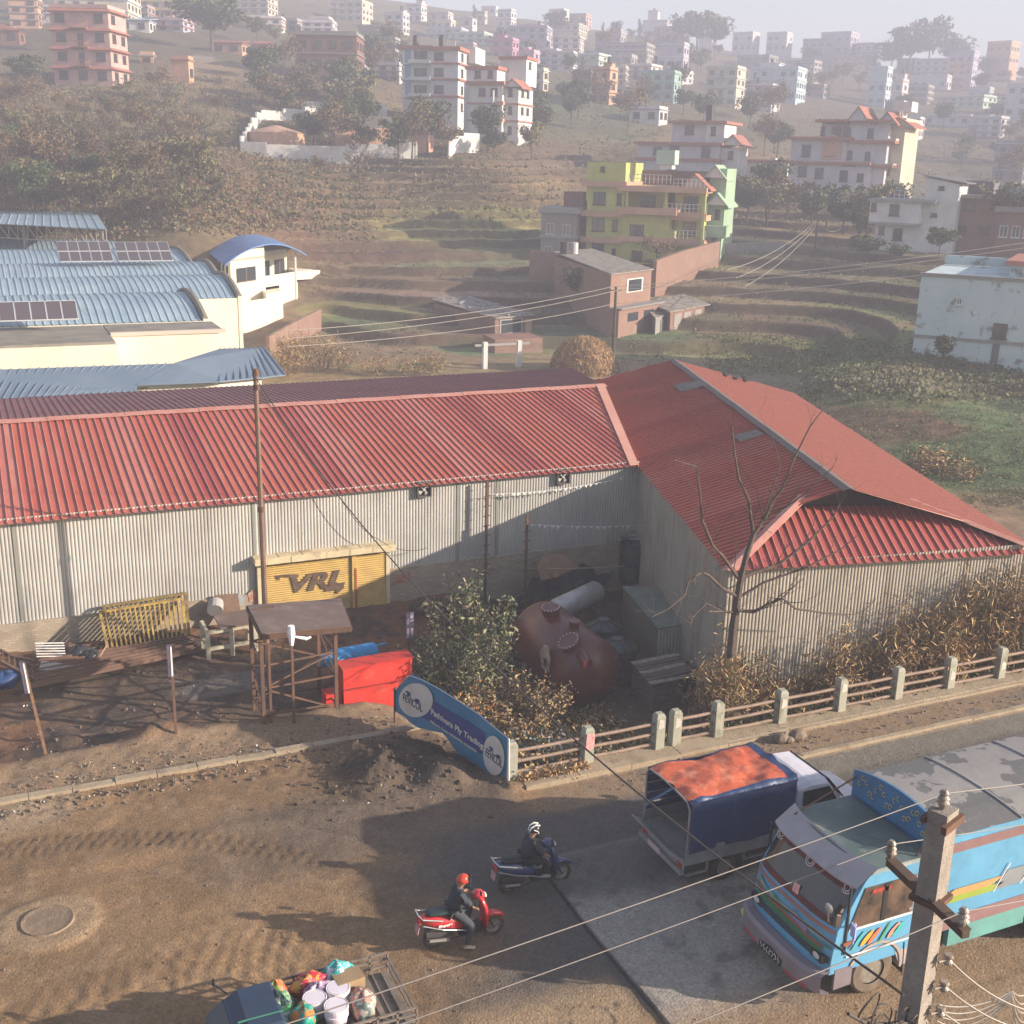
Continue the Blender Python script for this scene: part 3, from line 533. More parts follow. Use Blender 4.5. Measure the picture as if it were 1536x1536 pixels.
def panels(px0,px1,py0,py1,z,ncol,nrow,tilt=.28):
    a=G(px0,py1,z); b=G(px1,py1,z); w=(b[0]-a[0])/ncol; hh=(py1-py0)/FPX*(a[1])*1.0/nrow/.45
    hh=min(hh,1.7)
    for r_ in range(nrow):
        for c_ in range(ncol):
            o=thing('solar_panel','dark framed solar panel mounted on the %s blue barrel roof'%('rear' if px0>50 else 'front'),'solar panel',(a[0]+w*(c_+.5),a[1]+hh*(r_+.5)*math.cos(tilt),a[2]+hh*(r_+.5)*math.sin(tilt)),0,'solar panels in the %s rows'%('rear' if px0>50 else 'front'))
            R=Matrix.Rotation(tilt,3,'X'); m_=MB(); m_.ob((0,0,0),w*.97,hh*.97,.05,R); m_.build('frame',PF,o,local=True)
            m_=MB(); m_.ob(R@Vector((0,0,.03)),w*.90,hh*.90,.02,R); m_.build('panel',PANEL,o,local=True)
panels(0,121,462,483,5.7,5,1,.6); panels(90,172,368,393,6.5,5,2,.45); panels(178,262,368,392,6.5,5,2,.45)
# rear truss roof, annex roofs
tr=thing('open_truss_roof','light blue sloping roof on open steel trusses behind the factory','roof',(0,110,0))
zT=8.2
pa=[G(-150,292,zT+.5),G(145,318,zT+.5),G(160,344,zT),G(-150,326,zT)]
mb=MB(); corr3(mb,pa,np.array(pa[2])-np.array(pa[1]),.8,.06); mb.build('roof_sheet',None,tr,mats=[BLUE]*3)
tb=MB(); A_=Vector(pa[3])+Vector((0,.6,-.1)); B_=Vector(pa[2])+Vector((0,.6,-.1)); n_=22
for i in range(n_):
    p=A_+(B_-A_)*i/n_; q=A_+(B_-A_)*(i+1)/n_; dn=Vector((0,0,-1.3)); tb.beam(p,q,.1,.1); tb.beam(p+dn,q+dn,.1,.1); tb.beam(p,q+dn,.07,.07); tb.beam(q+dn,q,.07,.07)
tb.build('truss',M('truss_steel',(.35,.30,.25)),tr)
for f_ in (.35,.62,.98):
    p=A_+(B_-A_)*f_; MB().cyl((p.x,p.y,p.z),(p.x,p.y,-1),.15,n=8).build('column',CONC,tr)
an=thing('annex_roof','low light blue corrugated roof between the truss roof and the hillside','roof',G(190,350,5.5))
mb=MB(); pq=[G(140,332,6.6),G(222,348,6.2),G(236,360,5.4),G(150,360,5.4)]; corr3(mb,pq,np.array(pq[3])-np.array(pq[0]),.6,.05); mb.build('roof_sheet',None,an,mats=[BLUE]*3)
m_=MB(); m_.slab([(p[0],p[1],p[2]-.1) for p in pq],(0,0,-5)); m_.build('wall',CONC,an)
lt=thing('lean_to_shed','low shed with slate blue sheet roof just behind the red roof','shed',G(250,570,3.0))
zl=4.7
pb=[G(-160,560,zl),G(262,545,zl),G(330,523,zl),G(396,521,zl),G(428,562,zl-.7),G(395,566,zl-.7),G(330,572,zl-.6),G(205,578,zl-.6),G(205,590,zl-.9),G(-160,606,zl-.9)]
def roofpoly(mb,pts):
    mb.slab(pts,(0,0,-.06))
mb=MB(); roofpoly(mb,[pb[0],pb[1],pb[7],pb[8],pb[9]]); mb.build('roof_sheet',BLUE3,lt)
mb=MB(); roofpoly(mb,[pb[1]+[0,0,.03],pb[2],pb[3],pb[4],pb[5],pb[6],pb[7]+[0,0,.03]]); mb.build('roof_sheet',BLUE3,lt)
m_=MB()
for i in range(30):
    a=pb[0]+(pb[1]-pb[0])*i/30; b=pb[9]+(pb[8]-pb[9])*i/30; m_.beam(a+[0,0,.03],b+[0,0,.03],.05,.04)
for i in range(10):
    a=pb[2]+(pb[3]-pb[2])*i/9; b=pb[6]+(pb[4]-pb[6])*i/9; m_.beam(a+[0,0,.05],b+[0,0,.05],.05,.04)
m_.build('roof_rib',BLUE3,lt)
m_=MB(); m_.slab([p+np.array([0,.5,-.1]) for p in (pb[5],pb[6],pb[7])]+[pb[7]+[0,.9,-.1],pb[6]+[0,.9,-.1],pb[5]+[0,.9,-.1]],(0,0,-4.5)); m_.build('wall',PALE,lt)
m_=MB(); m_.slab([p+np.array([0,.5,-.15]) for p in (pb[9],pb[8])]+[pb[1]+[0,-.6,-.3],pb[0]+[0,-.6,-.3]],(0,0,-4.5)); m_.build('wall',CONC,lt)
# arched-roof house
def zup(B,py):
    zs=np.linspace(-3,60,4000); y=[proj((B[0],B[1],z))[1] for z in zs]; return float(zs[int(np.argmin(abs(np.array(y)-py)))])
F0=G(350,497,-1.3); F1=G(446,476,-1.3); ze_=zup(F0,388); 
K0=G(288,348,ze_-.2); F0e=G(341,384,ze_-.2); ax=np.array(K0-F0e); ax[2]=0; ax=ax/np.linalg.norm(ax)*21; wv=F1-F0
ah=thing('arched_roof_house','pale yellow two storey house with a curved bright blue roof beside the factory','house',((F0+F1)/2))
def ar(s_,t_,z): p=F0+wv*s_+ax*t_; return (p[0],p[1],z)
ztop=ze_
# body in pieces to leave the veranda open on the right
m_=MB(); m_.slab([ar(0,0,-2.5),ar(.50,0,-2.5),ar(.50,1,-2.5),ar(0,1,-2.5)],(0,0,ztop+2.4)); m_.slab([ar(.5,.22,-2.5),ar(.97,.22,-2.5),ar(.97,1,-2.5),ar(.5,1,-2.5)],(0,0,ztop+2.4)); m_.build('wall',PALE,ah)
zf=zup(F1,422)
m_=MB(); m_.slab([ar(.5,-.0,zf-.1),ar(1.0,0,zf-.1),ar(1.0,.22,zf-.1),ar(.5,.22,zf-.1)],(0,0,.2)); m_.slab([ar(.5,0,zf+.1),ar(1.,0,zf+.1),ar(1.,.01,zf+.1),ar(.5,.01,zf+.1)],(0,0,.9)); m_.slab([ar(1.0,.02,zf+.1),ar(1.5,.10,zf-.4),ar(1.5,.13,zf-.4),ar(1.0,.22,zf+.1)],(0,0,.9)); m_.slab([ar(.72,-.0,-2.5),ar(1.02,0,-2.5),ar(1.02,.05,-2.5),ar(.72,.05,-2.5)],(0,0,zf+2.4)); m_.build('veranda',PALE,ah)
m_=MB(); m_.slab([ar(.45,-.12,-2.5),ar(.7,-.12,-2.5),ar(.7,0,-2.5),ar(.45,0,-2.5)],(0,0,4.6)); m_.slab([ar(.02,-.10,-2.5),ar(.7,-.13,-2.5),ar(.7,-.115,-2.5),ar(.02,-.085,-2.5)],(0,0,4.1)); m_.build('outside_stair',PALE,ah)
for s_ in (.985,): p=ar(s_,0,0); MB().cyl((p[0],p[1],-2.5),(p[0],p[1],ztop),.16,n=8).build('column',M('column_cream',(.6,.55,.5)),ah)
rr_=1.5
m_=MB(); rings=[]
nA=16
for t_ in (-.08,.3,.7,1.04):
    rings.append([ar(-.10+1.24*i/nA,t_,ztop-.35+rr_*(1-(2*i/nA-1)**2)) for i in range(nA+1)])
m_.loft(rings,caps=False,closed=False); rings2=[[ (p[0],p[1],p[2]-.12) for p in r_] for r_ in rings]; m_.loft(rings2,caps=False,closed=False); m_.loft([rings[0],rings2[0]],caps=False,closed=False); m_.build('curved_roof',BLUE2,ah,smooth=False)
m_=MB(); g=[ar(i/nA*.5*2,0.0,ztop-.35+rr_*(1-(2*(i/nA*1.0+.10)/1.24-1)**2)-.14) for i in range(nA//2+1)]; m_.slab(g+[ar(.5,0,ztop-.3),ar(0,0,ztop-.3)],(ax*.01)); m_.build('gable_wall',PALE,ah)
for s0,s1,za,zb_,tt in ((.08,.36,zup(F0,424),zup(F0,404),-.002),(.52,.68,zf+.3,ztop-1.1,.218),(.76,.93,zf+.3,ztop-1.1,.218)):
    m_=MB(); m_.slab([ar(s0,tt,za),ar(s1,tt,za),ar(s1,tt,zb_),ar(s0,tt,zb_)],-ax/21*.03); w_=m_.build('window',GLASS,ah)
    m_=MB(); m_.slab([ar(s0,tt,za-.1),ar(s1,tt,za-.1),ar(s1,tt,za),ar(s0,tt,za)],-ax/21*.12); m_.slab([ar((s0+s1)/2-.01,tt,za),ar((s0+s1)/2+.01,tt,za),ar((s0+s1)/2+.01,tt,zb_),ar((s0+s1)/2-.01,tt,zb_)],-ax/21*.06); m_.build('window_frame',M('frame_dark',(.12,.08,.06)),w_)
for k in range(6):
    t_=.1+k*.15; m_=MB(); m_.slab([ar(-.004,t_,ztop-2.0),ar(-.004,t_+.07,ztop-2.0),ar(-.004,t_+.07,ztop-.9),ar(-.004,t_,ztop-.9)],-wv/np.linalg.norm(wv)*.04); m_.build('window',GLASS,ah)
# ---------------------------------------------------------------- houses
def PM(name,c,rough=.8,k=.78):
    return M(name,c,tuple(q*k for q in c),sc=.5,rough=rough,c3=tuple(q*.45 for q in c),sc3=.6,st3=(1.6,1.6,.5),lo3=.58,hi3=.8,f3=.45)
import colorsys
HC=dict(white=(.68,.66,.64),cream=(.62,.54,.42),pink=(.60,.38,.34),grey=(.34,.32,.31),lilac=(.42,.38,.50),blue=(.30,.45,.62),teal=(.25,.45,.40),orange=(.55,.30,.16),brick=(.36,.17,.11),magenta=(.60,.18,.32),hotpink=(.75,.25,.42),yellow=(.52,.55,.16),green=(.40,.60,.38),terra=(.42,.17,.12),peach=(.60,.36,.24),dkbrick=(.24,.13,.10),concrete=(.28,.26,.24),pale=(.60,.56,.58),dkgrey=(.16,.15,.15),lightblue=(.42,.56,.66),mint=(.50,.62,.52))
for _k in ('teal','magenta','hotpink','green','lightblue','blue','orange','lilac'): _g=sum(HC[_k])/3; HC[_k]=tuple(q*.7+_g*.3+.03 for q in HC[_k])
HC['yellow']=(.52,.52,.17); HC['green']=(.36,.50,.34)
def hm(n): return PM('paint_'+n,HC[n])
WF=M('window_frame_mat',(.10,.065,.05)); TANKM=M('rooftop_tank',(.03,.03,.032),rough=.5)
WIN={}
def winmesh(w,h,far=False,fr=None):
    key=(round(w,1),round(h,1),far,fr)
    if key not in WIN:
        m_=MB(); w,h=key[0],key[1]
        m_.k=0; m_.bx(-w/2,w/2,-.04,.05,0,h); m_.k=1
        if not far:
            for x in (-w/2,w/2-.07): m_.bx(x,x+.07,-.09,.04,0,h)
            m_.bx(-w/2+.07,w/2-.07,-.09,.04,h-.07,h); m_.bx(-w/2+.07,w/2-.07,-.09,.04,0,.07); m_.bx(-.03,.03,-.08,.04,.07,h-.07)
            if w>1.5: m_.bx(-w/4-.02,-w/4+.02,-.075,.04,.07,h-.07); m_.bx(w/4-.02,w/4+.02,-.075,.04,.07,h-.07)
            m_.bx(-w/2-.1,w/2+.1,-.22,.04,-.1,-.003)
        o=m_.build('window',None,None,local=True,mats=[GLASS,fr or WF]); WIN[key]=o.data; bpy.data.objects.remove(o)
    return WIN[key]
def addwin(root,x,y,z,w,h,rz=0,far=False,fr=None,name='window'):
    o=bpy.data.objects.new(name,winmesh(w,h,far,fr)); C.collection.objects.link(o); o.parent=root; o.location=(x,y,z); o.rotation_euler=(0,0,rz); return o
def facing(p,rot=0):
    c=Vector((-p[0],-p[1])).normalized(); return math.atan2(c.x,-c.y)+math.radians(rot)
def house(px,pyb,pyt,pxw,n,rot,wall,trim,label,style='flat',ratio=.8,d=None,group=None,name='house',stair=1,bal=0,fr=None,tanks=1,cat='house'):
    p=GD(px,pyb,d) if d else hit(px,pyb); D=float((p-CAM)@CF); dist=math.hypot(p[0],p[1]); ht=(pyb-pyt)/FPX*D
    th=math.radians(abs(rot)); Wm=pxw/FPX*D; w=Wm/(math.cos(th)+ratio*math.sin(th)); dp=ratio*w
    v=np.array([p[0],p[1],0])/dist; p=p+v*dp*.5
    r=thing(name,label,cat,p,facing(p,rot),group); far=dist>330; fh=ht/n
    wm=wall if not isinstance(wall,str) else hm(wall); tm=hm(trim)
    m_=MB(); m_.bx(-w/2,w/2,-dp/2,dp/2,-6,ht); m_.build('wall',wm,r,local=True)
    for i in range(1,n+1):
        z=i*fh
        if style=='pagoda' or (style=='skirt' and i==n):
            m_=MB(); o_=.75; a=[(-w/2-o_,-dp/2-o_,z-.45),(w/2+o_,-dp/2-o_,z-.45),(w/2+o_,dp/2+o_,z-.45),(-w/2-o_,dp/2+o_,z-.45)]; b=[(-w/2+.1,-dp/2+.1,z+.12),(w/2-.1,-dp/2+.1,z+.12),(w/2-.1,dp/2-.1,z+.12),(-w/2+.1,dp/2-.1,z+.12)]; m_.loft([a,b]); m_.build('roof_skirt',tm,r,local=True)
        else:
            m_=MB(); o_=.28; m_.bx(-w/2-o_,w/2+o_,-dp/2-o_,dp/2+o_,z-.12,z+.1); m_.build('floor_ledge',tm,r,local=True)
    if style in('flat','pagoda','skirt','frame'):
        m_=MB(); q=.15
        for a in ((-w/2,w/2,-dp/2,-dp/2+q),(-w/2,w/2,dp/2-q,dp/2),(-w/2,-w/2+q,-dp/2+q,dp/2-q),(w/2-q,w/2,-dp/2+q,dp/2-q)): m_.bx(*a,ht+.12,ht+.75)
        m_.build('parapet',wm if style!='frame' else hm('concrete'),r,local=True)
        if stair and (abs(int(px*7))%2!=0):
            sx=random.choice((-1,1))*w*.2; m_=MB(); m_.bx(sx-w*.2,sx+w*.2,-dp*.05,dp*.4,ht+.11,ht+fh*.62); st=m_.build('stair_tower',wm,r,local=True)
            m_=MB(); m_.bx(sx-w*.23,sx+w*.23,-dp*.1,dp*.44,ht+fh*.62+.003,ht+fh*.62+.18); m_.build('tower_roof',tm,st,local=True)
            if tanks:
                m_=MB(); zz=ht+fh*.62+.2; m_.cyl((sx,dp*.17,zz),(sx,dp*.17,zz+1.2),.55,n=10); m_.cyl((sx,dp*.17,zz+1.2),(sx,dp*.17,zz+1.5),.55,.2,n=10); m_.build('water_tank',TANKM,r,local=True)
    if style=='gable':
        m_=MB(); o_=.6; h_=w*.22; A=[(-w/2-o_,-dp/2-o_,ht+.1),(w/2+o_,-dp/2-o_,ht+.1),(0,-dp/2-o_,ht+h_)]; B=[(x,dp/2+o_,z) for x,y,z in A]; m_.loft([A,B]); m_.build('roof',tm,r,local=True)
    if style=='shed':
        m_=MB(); m_.slab([(-w/2-.5,-dp/2-.6,ht+.11),(w/2+.5,-dp/2-.6,ht+.11),(w/2+.5,dp/2+.5,ht+1.0),(-w/2-.5,dp/2+.5,ht+1.0)],(0,0,.12)); m_.build('roof',tm,r,local=True)
    faces=[('f',w,-dp/2,0)]
    if rot<=-4: faces.append(('r',dp,w/2,math.pi/2))
    if rot>=4: faces.append(('l',dp,-w/2,-math.pi/2))
    for nm,L_,off,rz in faces:
        cols=max(1,min(5,int(round(L_/3.4))))
        for i in range(n):
            for c_ in range(cols):
                if random.random()<.08: continue
                x=(c_+.5)/cols*L_-L_/2; wh=min(1.4,fh*.48); ww=min(1.6,L_/cols*.55)
                if nm=='f' and bal and c_==bal-1 and i>0: ww=1.0; wh=min(2.1,fh*.7)
                zz=i*fh+ (fh*.3 if wh<fh*.6 else .12)
                if nm=='f': addwin(r,x,off-.01,zz,ww,wh,0,far,fr)
                elif nm=='r': addwin(r,off+.01,x,zz,ww,wh,rz,far,fr)
                else: addwin(r,off-.01,x,zz,ww,wh,rz,far,fr)
    if bal:
        x=(bal-.5)/max(1,round(w/3.4))*w-w/2
        for i in range(1,n):
            m_=MB(); z=i*fh; m_.bx(x-1.6,x+1.6,-dp/2-1.2,-dp/2-.29,z-.12,z+.05)
            for k in range(9): m_.bx(x-1.58+k*.385,x-1.54+k*.385,-dp/2-1.19,-dp/2-1.15,z+.05,z+.9)
            m_.bx(x-1.6,x+1.6,-dp/2-1.21,-dp/2-1.13,z+.9,z+1.0); m_.build('balcony',tm,r,local=True)
    return r
FARG='houses scattered over the hazy hillside'
for a in [
 ((140,128,22,108,4,-22,'pink','terra','pink five tier house with terracotta roof skirts standing above the wood'),dict(style='pagoda',d=232,bal=2)),
 ((150,34,-14,125,3,-15,'cream','blue','cream block with bright blue windows cut by the top edge of the photo'),dict(fr=None)),
 ((240,27,-8,60,3,-15,'orange','yellow','orange house with yellow trim beside the big dark tree at upper left'),dict()),
 ((285,27,0,40,2,-15,'yellow','white','small yellow house with white ledges right of the orange house'),dict()),
 ((206,48,32,55,1,-15,'white','blue','low white building under a blue sheet roof below the orange house'),dict(style='shed')),
 ((12,64,47,50,1,-15,'dkbrick','terra','low dark house with red roof at the left edge of the hillside'),dict(style='gable')),
 ((345,80,66,55,1,-15,'peach','terra','low peach row of sheds by the hillside track'),dict(style='shed')),
 ((395,81,68,28,1,-15,'orange','terra','small orange hut at the right end of the hillside track'),dict(style='shed')),
 ((275,125,92,32,1,-20,'peach','terra','ruined peach brick hut on the slope below the track'),dict(stair=0)),
 ((222,98,84,22,1,-10,'peach','grey','tiny flat roofed peach hut on the wooded slope'),dict(stair=0)),
 ((482,50,30,36,1,-15,'white','pink','white flat house above the unfinished frame building'),dict()),
 ((516,20,-6,30,2,-15,'white','white','tall white house touching the top edge left of centre'),dict()),
 ((547,34,20,24,1,-15,'white','terra','small white house with red gable near the top left ridge'),dict(style='gable')),
 ((578,95,62,46,2,-15,'grey','dkgrey','grey unplastered house behind the big white flats'),dict()),
 ((560,60,42,44,1,-12,'concrete','dkgrey','long dull concrete house below the white ridge houses'),dict()),
 ((625,34,10,30,2,-25,'white','terra','white house with pink side high on the left ridge'),dict()),
 ((662,42,22,36,2,-20,'pale','terra','lilac white house with red parapet on the ridge'),dict()),
 ((668,56,34,30,2,-20,'cream','cream','cream house with open arcade on the ridge'),dict(bal=1)),
 ((703,54,30,24,2,-25,'white','white','narrow white house with domed top on the ridge'),dict(style='gable')),
 ((722,34,20,18,1,-20,'cream','terra','tiny cream house on the skyline left of centre'),dict()),
 ((752,64,50,46,1,-20,'pink','terra','low pink house with red roof edge on the upper slope'),dict(style='skirt')),
 ((760,42,18,28,2,-25,'white','terra','white skyline house with a water tank on top'),dict()),
 ((757,88,62,42,2,-20,'magenta','magenta','magenta house half way up the hazy slope'),dict()),
 ((793,103,80,32,2,-25,'hotpink','white','hot pink house with pale balconies'),dict(bal=1)),
 ((798,62,40,46,2,-20,'pink','cream','pinkish two storey house below the skyline trees'),dict()),
 ((825,100,78,34,2,-20,'pale','blue','pale house with blue ledge right of the hot pink one'),dict()),
 ((838,48,18,30,3,-25,'white','terra','tall white house with brown windows on the skyline'),dict()),
 ((868,44,24,38,2,-20,'pink','terra','brick pink house on the skyline right of the tall white one'),dict()),
 ((808,138,108,28,2,-25,'cream','white','small cream house with side stairs on the middle slope'),dict(stair=0)),
 ((790,134,112,36,2,-10,'dkgrey','grey','dark shaded house joined to the small cream house'),dict(stair=0,d=None)),
 ((903,156,108,44,3,-25,'peach','brick','peach brick house of three storeys on the middle slope'),dict(bal=2)),
 ((872,156,112,30,3,-5,'dkgrey','dkbrick','dark unlit house left of the peach brick house'),dict(stair=0)),
 ((972,184,165,58,1,-20,'white','grey','long low white building among rubble on the middle slope'),dict(stair=0)),
 ((990,152,112,60,3,-15,'teal','green','hazy teal green house behind the low white building'),dict()),
 ((915,82,52,46,2,-15,'grey','lilac','hazy grey house on the upper slope right of centre'),dict()),
 ((985,60,34,44,1,-15,'pale','terra','long hazy house near the skyline right of centre'),dict()),
 ((1008,122,70,46,3,-15,'lilac','white','tall hazy lilac house above the teal one'),dict()),
 ((930,112,86,50,2,-15,'grey','pale','hazy grey house with long balconies'),dict(bal=2)),
 ((1118,78,52,40,2,-25,'pale','white','hazy skyline house right of the round tree clump'),dict()),
 ((1168,78,52,38,2,-20,'pale','white','hazy skyline house with stepped roof'),dict()),
 ((1228,88,62,50,2,-10,'grey','grey','dark hazy flat topped house on the skyline'),dict()),
 ((1258,82,52,56,2,-20,'lilac','pale','big lilac skyline house with two roof tanks'),dict()),
 ((1298,92,68,34,2,-25,'pale','terra','pinkish skyline house beside the big lilac one'),dict()),
 ((1086,160,106,58,4,-20,'cream','lightblue','cream four storey house with blue roof in the haze'),dict(bal=2)),
 ((1165,152,106,84,3,-15,'lightblue','white','wide light blue house in the haze'),dict(bal=1)),
 ((1316,160,106,34,3,-20,'lightblue','white','narrow light blue house behind the gabled villa'),dict()),
 ((1343,158,124,32,2,-25,'pale','peach','pale house with peach side behind the gabled villa'),dict()),
 ((1398,135,116,60,1,-15,'pale','mint','hazy long house with pale green parapet'),dict()),
 ((1440,135,82,42,3,-15,'lilac','lilac','hazy lilac house of three storeys on the right slope'),dict()),
 ((1502,98,66,46,2,-25,'peach','white','peach white house among trees near the right skyline'),dict()),
 ((1420,188,176,100,1,-15,'pale','grey','very long low roofed hall on the hazy right slope'),dict(stair=0)),
 ((1524,192,132,40,4,-20,'pale','white','tall pale house with columns at the right edge'),dict()),
 ((1514,275,218,52,3,-15,'grey','pale','grey pillared house at the right edge above the brown houses'),dict(bal=1)),
 ((1470,150,134,36,1,-15,'lilac','white','low lilac house on the right slope'),dict()),
 ((1060,62,46,24,1,-15,'pale','grey','tiny pale house under the skyline tree clump'),dict(stair=0)),
 ((633,205,178,36,2,-20,'peach','cream','small peach house inside the white walled compound'),dict(stair=0,d=200)),
 ((700,82,68,30,1,-15,'lilac','terra','low lilac roofed house above the white flats'),dict()),
 ((735,22,12,26,1,-15,'pale','white','tiny pale house on the skyline above the white flats'),dict(stair=0)),
]: house(*a[0],**a[1])
rq=random.Random(21); ok=[(140,128),(640,150),(735,190),(1260,260),(1030,240)]
cnt=0
while cnt<42:
    px=rq.uniform(420,1570) if rq.random()<.85 else rq.uniform(0,420); lo=max(12,(px-500)*.088+8); py=rq.uniform(lo+18,lo+125) if px>420 else rq.uniform(10,60)
    if any(abs(px-a)<26 and abs(py-b_)<22 for a,b_ in ok) or (590<px<785 and py>68) or (1160<px<1350 and py>150) or (940<px<1110 and py>178): continue
    ok.append((px,py)); n=rq.choice((2,2,3,3,4)); cn=rq.choice(('pale','white','cream','grey','pale','concrete','lilac','pink','mint','peach')); tn_=rq.choice(('white','terra','grey','pale','concrete'))
    house(px,py,py-n*rq.uniform(6.8,9.5),rq.uniform(34,78),n,rq.uniform(-26,-8),cn,tn_,'%s house of %s storeys in the crowded hazy part of the hillside'%({'cream':'cream','white':'white','grey':'grey','pale':'pale','concrete':'bare concrete','lilac':'lilac','pink':'pink','mint':'mint','peach':'peach'}[cn],{2:'two',3:'three',4:'four'}[n]),group='%s houses of %d storeys in the hazy town'%(cn,n),stair=rq.random()<.6,bal=rq.choice((0,0,1,2))); cnt+=1
# unfinished frame building
house(496,108,56,104,2,-10,'dkbrick','concrete','unfinished brick and concrete frame building on the left slope',style='frame',d=262,stair=0)
# ---- custom facades read off in picture units, built at true size
class CB:
    def __init__(s,name,label,cat,px,pyb,d,rot=0,group=None):
        p=GD(px,pyb,d) if d else hit(px,pyb); s.D=float((p-CAM)@CF); s.S=s.D/FPX; s.px=px; s.pyb=pyb; s.c=math.cos(math.radians(rot)); s.r=thing(name,label,cat,p,facing(p,rot),group)
        s.tilt=CR[2]
    def X(s,px): return (px-s.px)*s.S/s.c
    def Z(s,py): return (s.pyb-py)*s.S
    def block(s,l,r_,b,t,y,dep,mat,name='wall',par=None,ex=0):
        m_=MB(); m_.bx(s.X(l),s.X(r_),y,y+dep,s.Z(b)-ex,s.Z(t)); return m_.build(name,hm(mat) if isinstance(mat,str) else mat,par or s.r,local=True)
    def win(s,x,y_,w,h,y,fr=None,name='window'): return addwin(s.r,s.X(x),y-.01,s.Z(y_)-h*s.S/2,w*s.S/s.c,h*s.S,0,False,fr,name)
    def sidewin(s,px,yl,y_,w,h,fr=None): return addwin(s.r,s.X(px)+.01,yl,s.Z(y_)-h*s.S/2,w,h*s.S,math.pi/2,False,fr)
    def gable(s,l,r_,b,t,y,dep,mat,wallmat='cream'):
        m_=MB(); A=[(s.X(l),y,s.Z(b)),(s.X(r_),y,s.Z(b)),(s.X((l+r_)/2),y,s.Z(t))]; B=[(x,y+dep,z) for x,_,z in A]; m_.loft([A,B]); g=m_.build('gable',hm(wallmat),s.r,local=True)
        m_=MB(); e=.25; k=Vector((0,0,.18))
        for a,b_ in ((A[0],A[2]),(A[1],A[2])):
            a=Vector(a);b_=Vector(b_); dd=(a-b_).normalized()*.5; m_.slab([a+dd+Vector((0,-e,0)),b_+Vector((0,-e,0)),b_+Vector((0,dep,0)),a+dd+Vector((0,dep,0))],k)
        m_.build('gable_roof',hm(mat),g,local=True); return g
    def rail(s,l,r_,py,y,h=.95,mat='white',n=None):
        x0,x1=s.X(l),s.X(r_); z=s.Z(py); m_=MB(); n=n or max(3,int((x1-x0)/.5))
        for i in range(n+1): x=x0+(x1-x0)*i/n; m_.bx(x-.03,x+.03,y-.03,y+.03,z,z+h)
        m_.bx(x0,x1,y-.04,y+.04,z+h,z+h+.07); m_.bx(x0,x1,y-.025,y+.025,z+h*.5,z+h*.5+.05); m_.build('railing',hm(mat),s.r,local=True)
# yellow-green house
b=CB('house','yellow green four storey house with salmon bands, balconies and roof terrace','house',930,392,146,-14)
YG='yellow'
b.block(877,932,392,306,0,9,YG,ex=4); b.block(875,932,306,250,0.0,9,YG); b.block(932,1008,398,345,-.5,9,YG,ex=4); b.block(932,1000,345,318,-.5,9,YG); b.block(932,985,318,288,2.6,6,YG)
b.block(1003,1046,400,283,1.6,9,YG,ex=4); b.block(1046,1070,396,340,2.4,8,'green',ex=3); b.block(1046,1070,340,255,3.2,7,'green')
for (l,r_,y_,y,dep) in ((870,936,281,-.6,10),(870,936,324,-.6,10),(870,936,362,-.6,10),(928,1012,318,-1.6,11),(928,1010,358,-1.0,10),(925,1052,286,-1.2,11),(988,1052,325,-.3,4),(988,1052,361,-.3,4),(988,1052,398,-.3,4)):
    b.block(l,r_,y_+4,y_-4,y,dep,'peach','floor_band')
b.block(928,1012,318,312,-1.65,.25,'peach','balcony_wall'); b.block(990,1052,325,318,-.45,.3,'peach','balcony_wall'); b.block(990,1052,361,355,-.45,.3,'peach','balcony_wall')
b.rail(990,1052,318,-.3); b.rail(990,1052,355,-.3); b.rail(940,1000,278,-1.0); b.rail(1004,1048,283,-.8)
for (x,y_,w,h,y) in ((895,302,18,18,0),(924,302,6,16,0),(895,340,18,18,0),(920,340,7,16,0),(896,376,18,17,0),(920,380,6,14,0),(954,346,20,17,-.5),(956,382,16,15,-.5),(960,305,22,16,2.6),(990,345,13,17,1.2),(1025,305,20,20,1.6),(1025,342,18,18,1.6),(1028,380,16,18,1.6),(898,260,6,7,0),(990,382,12,18,1.2),(1060,320,7,14,3.2),(1060,360,7,14,2.4)): b.win(x,y_,w,h,y)
for x in (935,992,1046): b.block(x,x+4,400,283,-.55,.5,YG,'column')
b.gable(1012,1052,283,265,-.2,8,'terra','cream'); b.gable(1048,1075,306,291,1.6,7,'green','white'); b.gable(1040,1068,268,252,2.6,6,'green','white')
b.block(1046,1078,352,336,1.4,3,'green','balcony')
b.block(967,994,251,231,3,2.5,'mint','roof_tank'); b.block(972,990,258,251,3.3,2,'white','tank_stand')
b.block(932,1052,281,260,8.6,.2,'dkbrick','rear_parapet')
# grey house to its left
b=CB('house','bare grey concrete house left of the yellow green house','house',840,392,146,-12)
b.block(810,862,394,322,0,7,'concrete',ex=4); b.block(806,866,322,314,-.4,7.8,'grey','roof_band'); b.block(808,864,358,354,-.3,7.5,'grey','floor_band'); b.block(832,862,314,292,4,4,'dkbrick','roof_room'); 
for x,y_ in ((824,345),(848,346),(822,378),(846,380)): b.win(x,y_,12,16,0,hm('pale'))
